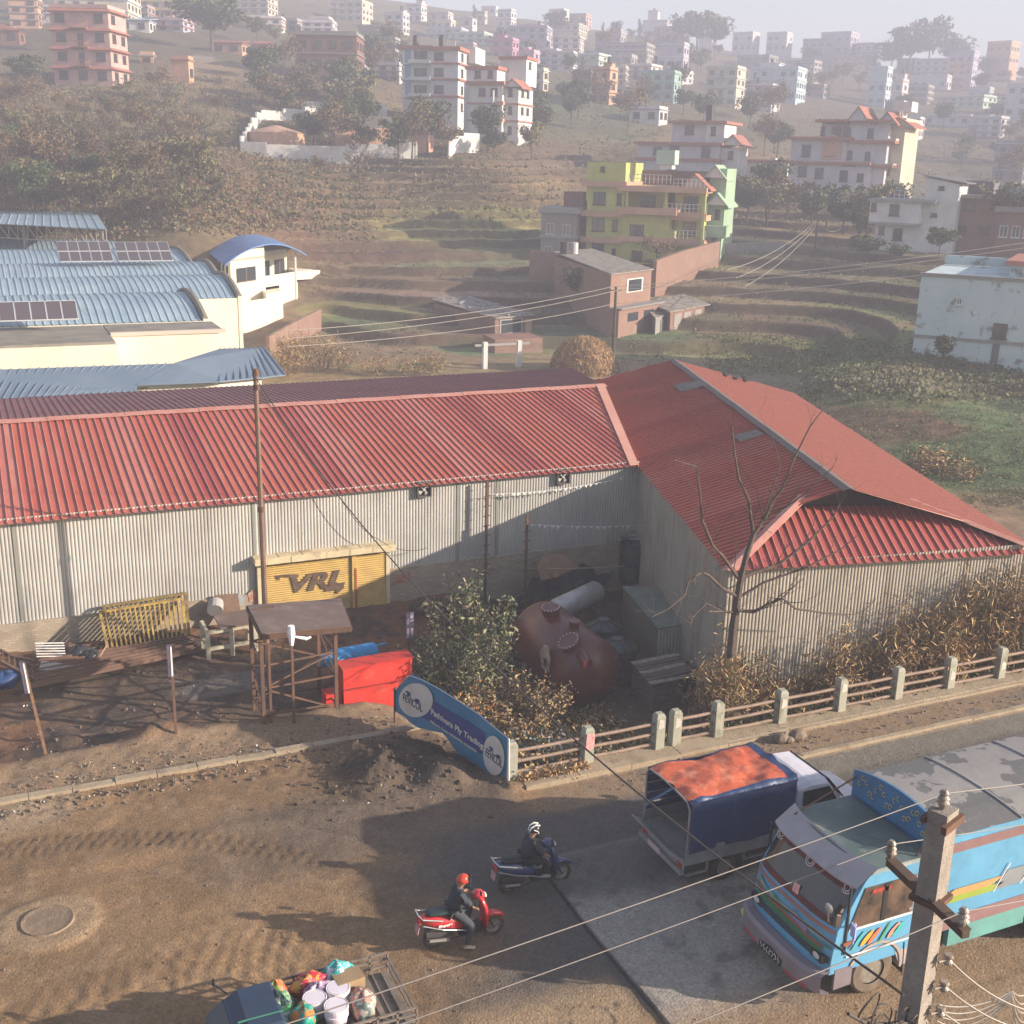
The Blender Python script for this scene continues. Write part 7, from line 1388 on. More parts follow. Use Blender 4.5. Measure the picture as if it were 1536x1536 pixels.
def fband(nm,z0,z1,y0,y1,mt,o=.012,par=None,z0b=None,z1b=None):
    m_=MB(); n=14; z0b=z0 if z0b is None else z0b; z1b=z1 if z1b is None else z1b; R0=[];R1=[]
    for i in range(n+1): s=i/n; y=y0+(y1-y0)*s; za=z0+(z0b-z0)*s; zb=z1+(z1b-z1)*s; R0.append((fx(za,y)+o,y*1.004,za));R1.append((fx(zb,y)+o,y*1.004,zb))
    m_.loft([R0,R1],caps=False,closed=False); return m_.build(nm,mt,par or t,local=True)
GLD=M('windscreen',(.012,.014,.016),(.03,.028,.024),sc=1.5,rough=.12,spec=.7)
ws=fband('windscreen',1.68,2.5,-1.12,1.12,GLD,.014)
MAR=M('maroon_paint',(.13,.03,.035),(.09,.03,.03),sc=5); fband('sun_strip',2.30,2.47,-1.0,1.0,MAR,.02,ws); fband('dash_cloth',1.70,1.80,-1.05,1.05,MAR,.02,ws)
for y in (-.98,.0,.98):
    z=2.36; c=Vector((fx(z,y)+.03,y,z)); m_=MB(); nrm=Vector((.87,0,.5)); e1=Vector((0,1,0)); e2=nrm.cross(e1).normalized()
    for rr_ in (.115,.07): m_.tube([c+(e1*math.cos(a)+e2*math.sin(a))*rr_ for a in [2*math.pi*i/16 for i in range(17)]],.012,4)
    m_.build('round_sticker',M('sticker_white',(.55,.52,.5)),ws,local=True)
m_=MB(); m_.slab([(fx(1.78,.05)+.03,-.05,1.74),(fx(1.78,.05)+.03,.12,1.74),(fx(1.9,.05)+.03,.1,1.93),(fx(1.9,.05)+.03,-.07,1.9)],(.01,0,0)); m_.build('sticker',M('sticker_cream',(.6,.52,.42),(.6,.2,.2),sc=14),ws,local=True)
m_=MB(); n=12; a=[(fx(2.55,y)+.22,y*1.03,2.50-.03) for y in ys]; b_=[(fx(2.7,y)-.10,y*1.02,2.78) for y in ys]; m_.loft([a,b_,[(p[0],p[1],p[2]+.03) for p in b_],[(p[0]+.0,p[1],p[2]+.03) for p in a],a],caps=False,closed=False); m_.build('sun_visor',PL('visor_grey',(.36,.33,.35)),t,local=True)
for nm,z0,z1,mt in (('trim_band',1.56,1.64,PL('trim_mauve',(.33,.16,.14))),('stripe',1.36,1.42,hm('grey')),('grille',.96,1.10,M('grille_dark',(.03,.05,.06))),('stripe',1.24,1.31,PL('stripe_teal',(.05,.22,.22)))): fband(nm,z0,z1,-1.16,1.16,mt,.018)
fband('green_stripe',1.14,1.30,-1.0,1.0,M('stripe_green',(.03,.17,.06),(.04,.13,.07),sc=5),.024,None,1.10,1.22); fband('red_stripe',1.30,1.37,-1.1,1.0,M('stripe_red',(.35,.08,.06),(.2,.06,.08),sc=4),.026,None,1.20,1.25)
for y0,y1,z0,z1,mt in ((-1.0,-.6,1.40,1.54,M('leaf_teal',(.05,.28,.30))),(-.9,-.75,1.43,1.5,M('dab_orange',(.55,.25,.04))),(-.45,.0,1.36,1.46,M('dab_green',(.05,.25,.09))),(.15,.6,1.32,1.5,M('dab_mauve',(.22,.20,.30)))): fband('painted_leaf',z0,z1,y0,y1,mt,.03,None,z0-.05,z1-.1)
m_=MB(); rg_=[]
for z,o in ((.36,.03),(.36,.20),(.42,.26),(.74,.26),(.80,.2),(.80,.03)): rg_.append([(fx(.8,y)+o-.05*(abs(y)/HW)**3,y*1.035,z) for y in ys])
m_.loft(rg_,caps=False,closed=False); m_.slab([(-.42,-1.25,.36),(-.42,-1.25,.8),(-1.0,-1.24,.8),(-.75,-1.24,.36)],(0,.06,0)); m_.slab([(-.30,1.20,.36),(-.30,1.20,.8),(-.66,1.24,.8),(-.66,1.24,.42)],(0,-.05,0)); bm_=m_.build('bumper',PL('bumper_mauve',(.24,.20,.22)),t,local=True)
m_=MB(); m_.slab([(fx(.8,y)+.275,y,.52+(.12-abs(y-.0)*.2)) for y in (-.35,-.2,0,.2,.35)]+[(fx(.8,.35)+.275,.35,.42),(fx(.8,-.35)+.275,-.35,.42)],(.01,0,0)); m_.build('number_plate',BLKP,bm_,local=True)
for i in range(7): y=-.27+i*.09; m_=MB(); m_.tube([(fx(.8,y)+.29,y+.03*math.sin(k*2.1+i),.46+.045*k) for k in range(4)],.008,4); m_.build('plate_script',hm('white'),bm_,local=True)
for y0,y1 in ((-.95,-.45),(.42,1.0)): m_=MB(); m_.slab([(fx(.8,y0)+.27,y0,.40),(fx(.8,y1)+.255,y1,.40),(fx(.8,y1)+.255,y1,.45),(fx(.8,y0)+.27,y0,.45)],(.01,0,0)); m_.build('red_strip',M('strip_red',(.4,.05,.06)),bm_,local=True)
for s in (-1,1):
    y=s*.93; m_=MB(); m_.bx(fx(1,y)-.05,fx(1,y)+.05,y-.17,y+.17,.93,1.10); hl_=m_.build('headlight',BLKP,t,local=True); m_=MB(); m_.ell((fx(1,y)+.04,y,1.015),.04,.10,.07,10,6); m_.build('lens',M('lens_glass',(.5,.5,.48),rough=.2),hl_,local=True)
    y=s*1.16; m_=MB(); m_.bx(-.62,-.40,s*1.185,s*1.225,1.28,1.36); m_.build('indicator',M('amber_dark',(.25,.09,.03)),t,local=True)
m_=MB(); m_.cyl((-.05,-1.12,.62),(.10,-1.12,.62),.09,n=14); m_.build('fog_lamp',M('lamp_yellow',(.55,.45,.12),rough=.3),t,local=True)
# side window, stripes and painted flames on both sides
for s in (-1,1):
    Y=s*(HW+.006); dy=s*.012
    m_=MB(); m_.slab([(-.50,Y,1.62),(-1.98,Y,1.62),(-1.98,Y,2.42),(-.78,Y,2.42)],(0,dy,0)); w_=m_.build('side_window',M('cab_window',(.03,.028,.025),(.16,.10,.07),sc=2.2,rough=.15,spec=.7),t,local=True)
    m_=MB(); m_.slab([(-.50,Y+dy,1.58),(-2.05,Y+dy,1.58),(-2.05,Y+dy,1.62),(-.50,Y+dy,1.62)],(0,dy,0)); m_.slab([(-.50,Y+dy,1.02),(-2.05,Y+dy,1.02),(-2.05,Y+dy,1.055),(-.50,Y+dy,1.055)],(0,dy,0)); m_.build('white_trim',hm('white'),t,local=True)
    m_=MB(); m_.slab([(-1.22,Y+dy,1.62),(-1.32,Y+dy,1.62),(-1.32,Y+dy,2.42),(-1.22,Y+dy,2.42)],(0,dy,0)); m_.build('window_bar',BLKP,w_,local=True)
    m_=MB(); m_.slab([(-.9,Y+dy,2.26),(-1.35,Y+dy,2.26),(-1.4,Y+dy,2.35),(-.95,Y+dy,2.35)],(0,dy,0)); m_.build('red_lettering',M('lettering_red',(.45,.05,.03),(.1,.03,.03),sc=12),w_,local=True)
    for i,(x,c,l,h) in enumerate(((-.75,(.05,.35,.36),.30,.10),(-.95,(.60,.32,.04),.34,.06),(-1.12,(.55,.14,.07),.36,.07),(-1.36,(.05,.30,.09),.32,.13),(-1.58,(.50,.25,.18),.35,.06),(-1.7,(.05,.35,.36),.22,.05))):
        pts=[(x+.12*math.cos(a)*l*1.4-(.13)*math.sin(a)-.0,Y+dy,1.32+math.sin(a)*h*1.4+math.cos(a)*-.12) for a in np.linspace(0,6.283,13)[:-1]]; m_=MB(); m_.slab(pts,(0,dy*.6,0)); m_.build('painted_leaf',M('paint_leaf%d'%i,c),t,local=True)
    m_=MB(); m_.bx(-.47,-.43,Y-.02,Y+.02,1.1,2.5); m_.build('door_gap',BLKP,t,local=True)
    m_=MB(); m_.bx(-2.02,-1.90,Y-.01,Y+.02,1.66,1.72); m_.build('door_handle',CHR,t,local=True)
    wheel(t,-1.22,s*1.03,.50,.50,.30,tyre=RUBD,side=s,rimr=.56); 
    for x in (-5.75,-7.0): wheel(t,x,s*1.02,.50,.50,.42,tyre=RUBD,side=s,rimr=.56)
    m_=MB(); ar=[(-1.22+.62*math.cos(a),.5+.62*math.sin(a)) for a in np.linspace(-.15,math.pi+.1,15)]; m_.loft([[(x,s*1.0,z) for x,z in ar],[(x,s*1.215,z) for x,z in ar],[(-1.22+(x+1.22)*1.09,s*1.215,.5+(z-.5)*1.09) for x,z in ar]],caps=False,closed=False); m_.build('wheel_arch',M('arch_dusty',(.33,.26,.22)),t,local=True)
    m_=MB(); m_.slab([(-1.95,s*.85,.25),(-1.95,s*1.2,.25),(-1.90,s*1.2,.95),(-1.90,s*.85,.95)],(-.02,0,0)); m_.build('mud_flap',BLKP,t,local=True)
    m_=MB(); m_.slab([(-1.86,Y,.45),(-2.38,Y,.45),(-2.38,Y,.80),(-1.70,Y,.80)],(0,-dy*3,0)); m_.build('lower_panel',M('panel_dusty',(.38,.28,.23),(.3,.3,.34),sc=3),t,local=True)
m_=MB(); m_.tube([(-.62,1.22,1.72),(-.45,1.40,1.85),(-.42,1.42,1.5),(-.5,1.24,1.25)],.022,6); m_.slab([(-.45,1.32,1.62),(-.40,1.50,1.62),(-.40,1.50,1.88),(-.45,1.32,1.88)],(.03,0,0)); mr=m_.build('side_mirror',M('mirror_lilac',(.33,.36,.62)),t,local=True)
m_=MB(); m_.tube([(-.38,1.0,1.66),(-.18,1.0,1.75),(-.15,1.0,2.0)],.018,6); m_.ell((-.15,1.0,2.04),.04,.10,.10,12,8); m_.build('round_mirror',CHR,t,local=True)
m_=MB(); m_.beam((-.30,1.12,1.55),(-.28,1.15,1.95),.07,.04); m_.build('marker_stick',M('stick_tan',(.45,.30,.18)),t,local=True)
m_=MB(); m_.tube([(-2.0,HW-.1,2.7),(-2.2,HW-.05,3.15)],.02,5); m_.tube([(-.78,-HW+.25,2.75),(-2.5,-HW+.0,3.1)],.018,5); m_.build('roof_stay',RUST,t,local=True)
# chassis, cargo body
BX0,BX1,BW_=-2.52,-10.2,1.27
m_=MB(); m_.bx(BX1,-.3,-.45,.45,.55,.80); m_.build('chassis',BLKP,t,local=True)
m_=MB(); m_.bx(BX1,BX0,-BW_,BW_,1.0,3.07); cb=m_.build('cargo_body',TB,t,local=True)
def arch(x,k=1.0,h=.30,z=3.0,n=12): return [(x,-BW_*k+2*BW_*k*i/n,z+h*(1-(2*i/n-1)**2)) for i in range(n+1)]
m_=MB(); m_.loft([arch(BX0-.03,1.02,.09,3.10),arch(-6,1.02,.09,3.10),arch(BX1,1.02,.09,3.10)],caps=False,closed=False); m_.loft([[(BX1,s_*BW_*1.02,3.08) for s_ in (-1,1)],[(BX1,s_*BW_*1.02,2.95) for s_ in (-1,1)]],caps=False,closed=False)
m_.build('cargo_roof',M('roof_patched',(.12,.12,.12),(.25,.235,.225),sc=.75,rough=.75,lo=.50,hi=.515,c3=(.17,.155,.145),sc3=2.5,lo3=.55,hi3=.7,f3=.5,bump=.25,bs=3),t,local=True)
for x in (-4.4,-6.3,-8.2): m_=MB(); m_.tube([(a[0],a[1],a[2]+.01) for a in arch(x,1.02,.09,3.10)],.02,5); m_.build('roof_seam',hm('grey'),t,local=True)
m_=MB(); m_.slab([(BX0+.0,-BW_,2.62)]+[(BX0,b,c+.22) for a,b,c in arch(BX0,1.0,.2,3.0)]+[(BX0,BW_,2.62)],(.05,0,0)); hb=m_.build('headboard',TBD,t,local=True)
GOLD=M('ornament_gold',(.42,.30,.14),(.3,.33,.22),sc=6)
rg_=random.Random(5)
for i in range(22):
    y=-1.05+i*.1; z=2.98+.16*math.sin(i*1.3)+.1*(1-(y/1.2)**2); pts=[(BX0+.065,y+.07*math.cos(a)*(1-a*.1),z+.07*math.sin(a)*(1-a*.1)) for a in np.linspace(rg_.uniform(0,2),rg_.uniform(4.5,7),9)]; m_=MB(); m_.tube(pts,.014,4); m_.build('scroll_ornament',GOLD,hb,local=True)
for s in (-1,1):
    Y=s*(BW_+.004); dy=s*.008
    def sp(nm,x0,x1,z0,z1,mt,sk=0,o=0):
        m_=MB(); yy=Y+dy*o; m_.slab([(x0,yy,z0),(x1,yy,z0),(x1-sk,yy,z1),(x0-sk,yy,z1)],(0,dy*.9,0)); return m_.build(nm,mt,cb,local=True)
    BRW=PL('band_brown',(.25,.15,.15)); sp('top_band',BX0,BX1,2.72,2.92,BRW,0,1); sp('bottom_band',BX0,BX1,1.02,1.30,BRW,0,1)
    OGc=((.60,.30,.12),(.62,.38,.22),(.28,.36,.06),(.22,.24,.26),(.12,.42,.40),(.42,.36,.24))
    for (x0,x1,z0,z1,c) in ((-2.6,-3.9,1.62,1.76,2),(-2.6,-3.85,1.76,1.9,0),(-3.95,-4.6,1.62,2.0,3),(-4.65,-5.5,1.70,2.12,4),(-5.6,-8.2,1.72,1.88,2),(-5.6,-8.3,1.88,2.04,0),(-5.6,-8.4,2.04,2.22,1)):
        sp('colour_stripe',x0,x1,z0,z1,M('stripe_%d'%c,OGc[c],tuple(q*.85 for q in OGc[c]),sc=2,rough=.5),.30,2)
    for x0 in (-3.92,-4.62,-5.55): sp('white_line',x0,x0-.03,1.60,2.15,hm('white'),.34,3)
    m_=MB(); m_.bx(-5.0,-3.0,s*1.0,s*1.22,.55,.98); m_.build('side_locker',PL('locker_teal',(.14,.34,.32)),t,local=True)
    m_=MB(); m_.bx(-3.0,-2.55,s*.9,s*1.1,.5,.9); m_.build('air_tank',BLKP,t,local=True)
    for x in (-5.4,-7.6): m_=MB(); m_.beam((x,Y+dy*4,1.02),(x,Y+dy*4,2.9),.05,.03); m_.build('side_rib',TB,t,local=True)
    m_=MB(); m_.bx(-7.3,-5.3,s*1.0,s*1.24,1.0-.06,1.0); m_.build('mudguard',BLKP,t,local=True)
# ---- pickup with covered bed
t=thing('pickup','small white cab pickup with blue side tarps and crumpled orange cover on its bed','pickup',(12.62,19.15,.07),0)
WPT=PL('pickup_white',(.62,.60,.66)); GM=M('weathered_grey',(.26,.25,.25),(.18,.18,.18),sc=3,rough=.7); BT=M('tarp_navy',(.018,.035,.10),(.025,.05,.13),sc=1.5,rough=.4,bump=.6,bs=4)
HWp=.88
m_=MB(); m_.bx(0.0,2.75,-HWp,HWp,.70,.78); m_.build('bed_floor',M('bed_floor',(.16,.17,.18),(.25,.24,.23),sc=3),t,local=True)
for s in (-1,1):
    m_=MB(); m_.bx(0,2.75,s*HWp-.02,s*HWp+.02,.62,1.0); m_.build('bed_side',GM,t,local=True)
    # tarp side with soft folds
    rows=[]
    for j in range(7):
        z=.92+j*.19; row=[(x,s*(HWp+.035+.02*math.sin(x*5+j*.7)+.012*math.sin(x*13))*(1-.0*j),z) for x in np.linspace(.06,2.78,26)]; rows.append(row)
    rows.append([(x,s*(HWp-.06),2.10+.015*math.sin(x*7)) for x in np.linspace(.06,2.78,26)])
    m_=MB(); m_.loft(rows,caps=False,closed=False); m_.build('side_tarp',BT,t,local=True,smooth=True)
    m_=MB(); m_.tube([(.03,s*HWp,.75),(.03,s*HWp,1.95),(.03,s*(HWp-.1),2.08)],.022,6); m_.build('hoop_post',GM,t,local=True)
    for z in (1.2,1.45,1.7,1.92): m_=MB(); m_.beam((.05,s*(HWp-.03),z),(2.7,s*(HWp-.03),z),.03,.02); m_.build('slat',GM,t,local=True)
    wheel(t,1.05,s*.76,.33,.33,.2,side=s,rimr=.58); wheel(t,4.25,s*.76,.33,.33,.2,side=s,rimr=.58)
    for a,b in (((.05,s*.84,.35),(.6,s*.84,.35)),((.05,s*.84,.62),(.6,s*.84,.62)),((.6,s*.84,.35),(.6,s*.84,.62)),((1.55,s*.84,.4),(2.3,s*.84,.4)),((1.55,s*.84,.4),(1.55,s*.84,.66)),((2.3,s*.84,.4),(2.3,s*.84,.66))): MB().beam(a,b,.045,.045).build('side_guard',GM,t,local=True)
    m_=MB(); m_.bx(-.04,.02,s*.72-.09,s*.72+.09,.5,.62); m_.build('tail_light',M('lamp_red',(.35,.03,.03),rough=.3),t,local=True)
m_=MB(); m_.tube([(.03,y,2.08+.05*(1-(y/.8)**2)) for y in np.linspace(-.78,.78,9)],.022,6); m_.build('rear_hoop',GM,t,local=True)
m_=MB(); m_.slab([(2.76,-HWp,.9),(2.76,HWp,.9),(2.76,HWp,1.98),(2.76,.7,2.12),(2.76,-.7,2.12),(2.76,-HWp,1.98)],(.03,0,0)); m_.build('front_tarp',BT,t,local=True)
rows=[]; 
for j in range(31):
    y=-.90+1.8*j/30; row=[]
    for i in range(41):
        x=.05+2.75*i/40; n=float(vnoise(np.array([x]),np.array([y]),1.6,91,3)[0]-.5); rdg=1-abs(float(vnoise(np.array([x+9]),np.array([y]),1.1,92,2)[0])-.5)*5; z=2.13+.05*(1-(y/.9)**2)+n*.22+max(0,rdg)*.05-(.13 if abs(y)>.84 else 0)-.10*max(0,(.35-x))*(1+math.sin(y*4)); row.append((x,y,z))
    rows.append(row)
m_=MB(); m_.loft(rows,caps=False,closed=False)
ORG=M('tarp_orange',(.52,.115,.05),(.42,.085,.04),sc=3,rough=.5,c3=(.62,.26,.16),sc3=4,lo3=.5,hi3=.68,f3=.6,bump=.8,bs=3)
m_.m=[0 if not(q%40>36 or q//40<2 or q//40>27) else 1 for q in range(len(m_.f))]; m_.build('top_tarp',None,t,local=True,smooth=True,mats=[ORG,BT])
m_=MB(); m_.slab([(.0,-HWp,.72),(0,HWp,.72),(-.32,HWp,.95),(-.32,-HWp,.95)],(0,0,.03)); m_.build('tailgate',M('tailgate_pale',(.36,.36,.34),(.25,.25,.24),sc=4,rough=.6),t,local=True)
m_=MB(); m_.bx(-.10,.0,-HWp,HWp,.40,.52); m_.bx(-.02,.0,-HWp,HWp,.52,.70); bb=m_.build('rear_bumper',GM,t,local=True)
m_=MB(); m_.bx(-.115,-.10,-.05,.45,.42,.56); m_.build('number_plate',M('plate_pink',(.5,.38,.40)),bb,local=True)
m_=MB(); m_.bx(.6,.9,-.8,-.1,.79,.95); m_.build('bed_plank',MAR,t,local=True)
m_=MB(); m_.bx(0.1,5.2,-.35,.35,.35,.60); m_.build('chassis',BLKP,t,local=True)
# cab
def hull(secs): 
    m_=MB(); m_.loft([[(x,-w,z0),(x,-w*1.0,z0+(z1-z0)*.55),(x,-w*.93,z1-.08),(x,-w*.8,z1),(x,w*.8,z1),(x,w*.93,z1-.08),(x,w,z0+(z1-z0)*.55),(x,w,z0)] for x,w,z0,z1 in secs]); return m_
m_=hull([(2.86,.80,.4,1.55),(2.95,.82,.4,1.80),(3.3,.83,.4,1.87),(3.75,.83,.4,1.84),(4.25,.83,.38,1.27),(4.5,.83,.38,1.20),(5.0,.80,.4,1.08),(5.18,.72,.45,.95)]); m_.build('cab_body',WPT,t,local=True,smooth=False)
m_=MB(); m_.slab([(3.80,-.70,1.82),(3.80,.70,1.82),(4.24,.76,1.30),(4.24,-.76,1.30)],(.02,0,.02)); m_.build('windscreen',GLD,t,local=True)
m_=MB(); m_.slab([(2.90,-.6,1.35),(2.90,.6,1.35),(2.96,.55,1.68),(2.96,-.55,1.68)],(-.03,0,0)); m_.build('rear_window',GLD,t,local=True)
for s in (-1,1):
    m_=MB(); m_.slab([(3.05,s*.835,1.2),(4.1,s*.835,1.2),(3.78,s*.79,1.70),(3.08,s*.79,1.70)],(0,s*.012,0)); m_.build('side_window',GLD,t,local=True); m_=MB(); m_.ell((4.05,s*.98,1.30),.05,.10,.08,8,6); m_.build('side_mirror',BLKP,t,local=True); m_=MB(); m_.ell((5.10,s*.6,.82),.06,.12,.09,8,6); m_.build('headlight',M('lens_glass',(.5,.5,.48),rough=.2),t,local=True)
# ---- three-wheeled cargo vehicle, bottom left
_before=set(o.name for o in bpy.data.objects)
t=thing('cargo_tricycle','dark blue cargo three wheeler with a slatted steel bed cut by the bottom edge','vehicle',(4.7,16.98,0),math.pi)
NB=PL('cab_navy',(.025,.045,.085)); SL=M('slat_steel',(.20,.165,.14),(.12,.10,.085),sc=4,rough=.7)
m_=MB(); m_.bx(-1.05,1.05,-.78,.78,.60,.66); m_.build('bed_floor',SL,t,local=True)
for i in range(12): x=-1.0+i*.18; m_=MB(); m_.bx(x,x+.1,-.76,.76,.662,.69); m_.build('bed_slat',SL,t,local=True)
for s in (-1,1):
    for z in (.78,.92,1.05): m_=MB(); m_.beam((-1.05,s*.79,z),(1.05,s*.79,z),.035,.035); m_.build('side_rail',SL,t,local=True)
    for i in range(7): x=-1.05+i*.35; m_=MB(); m_.beam((x,s*.79,.6),(x,s*.79,1.06),.035,.035); m_.build('side_post',SL,t,local=True)
    wheel(t,-.55,s*.62,.24,.24,.14,side=s)
for z in (.78,.95): m_=MB(); m_.beam((-1.05,-.78,z),(-1.05,.78,z),.035,.035); m_.build('tail_rail',SL,t,local=True)
wheel(t,2.1,0,.24,.24,.12)
m_=MB(); m_.loft([[(x,-w,z0),(x,-w,z1-.1),(x,-w*.85,z1),(x,w*.85,z1),(x,w,z1-.1),(x,w,z0)] for x,w,z0,z1 in ((1.12,.60,.4,1.20),(1.2,.62,.35,1.30),(1.75,.60,.35,1.30),(1.95,.56,.35,1.22),(2.3,.45,.35,.98),(2.45,.3,.4,.8))]); m_.build('cab_body',NB,t,local=True)
m_=MB(); m_.slab([(1.98,-.5,1.18),(1.98,.5,1.18),(2.3,.4,1.0),(2.3,-.4,1.0)],(.02,0,.015)); m_.build('windscreen',GLD,t,local=True)
m_=MB(); m_.tube([(1.9,-.6,1.2),(2.1,-.85,1.28),(2.05,-.88,1.1)],.015,5); m_.ell((2.07,-.88,1.28),.03,.08,.06,8,6); m_.build('side_mirror',BLKP,t,local=True)
m_=MB(); m_.beam((1.14,.66,.5),(1.14,.66,1.25),.02,.05); m_.beam((1.14,.30,1.305),(1.9,.30,1.305),.02,.03); m_.build('green_trim',M('trim_green',(.04,.16,.12)),t,local=True)
def bag(nm,lab,u,v,z,rx,ry,rz,mt,seed,cat='bag'):
    o=blobm((u,v,z),rx,ry,rz,18,12,.16,seed).build(nm,mt,smooth=True); return tag(o,lab,cat)
def MC(nm,*cs):   # blotchy printed plastic
    return M(nm,cs[0],cs[1],sc=9,rough=.35,lo=.48,hi=.52,c3=cs[2],sc3=7,lo3=.52,hi3=.55,f3=1.,bump=.5,bs=9)
bag('printed_bag','green and red printed bag at the front left of the load',3.62,17.1,.98,.24,.38,.3,MC('pr1',(.05,.22,.08),(.35,.34,.30),(.02,.04,.06)),1)
bag('printed_bag','small orange red bag on the far front corner of the load',3.62,17.52,1.05,.2,.17,.2,MC('pr2',(.55,.06,.03),(.08,.2,.05),(.6,.15,.05)),2)
bag('printed_bag','bright red bag in the middle far row of the load',4.22,17.5,1.0,.36,.2,.24,MC('pr3',(.5,.03,.05),(.35,.03,.08),(.5,.3,.05)),3)
bag('mesh_sack','purple mesh sack behind the white buckets',4.30,17.22,1.0,.3,.18,.22,MC('pr4',(.30,.22,.35),(.2,.08,.16),(.5,.45,.5)),4)
bag('printed_bag','turquoise bag with yellow edge at the far rear of the load',4.72,17.52,1.05,.28,.2,.26,MC('pr5',(.02,.28,.28),(.03,.36,.36),(.45,.5,.5)),5)
bag('printed_bag','turquoise bag with orange spot left of the buckets',3.92,16.72,1.0,.24,.26,.25,MC('pr6',(.02,.30,.24),(.02,.22,.18),(.5,.16,.03)),6)
bag('printed_sack','speckled pale sack at the rear right of the load',4.95,16.78,.92,.24,.38,.24,MC('pr7',(.45,.42,.36),(.10,.14,.12),(.5,.2,.16)),7)
bag('canvas_roll','tan canvas roll at the near front of the load',4.05,16.35,.86,.5,.15,.17,M('canvas_tan',(.22,.155,.10),(.14,.10,.07),sc=4),8,'roll')
m_=MB(); m_.ob((4.85,17.25,.95),.5,.36,.5,rotz(.1)); o=m_.build('cardboard_box',M('cardboard',(.30,.21,.12),(.24,.16,.09),sc=3)); tag(o,'plain tan cardboard box between the turquoise bag and the speckled sack','box')
BKT=M('bucket_white',(.66,.60,.66),(.58,.52,.58),sc=3,rough=.4)
for u,v,z,n,lab in ((4.16,16.93,1.08,1,'white bucket nearest the turquoise bag'),(4.60,17.02,1.08,1,'white bucket next to the speckled sack'),(4.44,16.58,.98,2,'tall stack of white buckets closest to the bottom edge')):
    r=thing('bucket',lab,'bucket',(u,v,z-.25)); m_=MB()
    for k in range(n):
        zz=z-.25+k*.12; m_.cyl((u,v,zz),(u,v,zz+.34),.16,.20,24); m_.cyl((u,v,zz+.30),(u,v,zz+.35),.21,.21,24)
    m_.build('body',BKT,r); zz=z-.25+(n-1)*.12+.353; m_=MB(); m_.cyl((u,v,zz),(u,v,zz+.012),.18,n=24); l_=m_.build('lid',BKT,r); m_=MB(); m_.tube([(u+.2*math.cos(a),v+.2*math.sin(a),zz+.005) for a in np.linspace(0,6.283,25)],.01,5); m_.build('rim',hm('white'),l_)
    m_=MB(); m_.tube([(u+.21*math.cos(a),v+.21*math.sin(a),zz-.04-.10*math.sin(a/2+.0)) for a in np.linspace(0,3.14,9)],.005,4); m_.build('handle',hm('grey'),r)
for o in bpy.data.objects:
    if o.name not in _before and o.parent is None: o.location.x-=.02; o.location.y-=.25
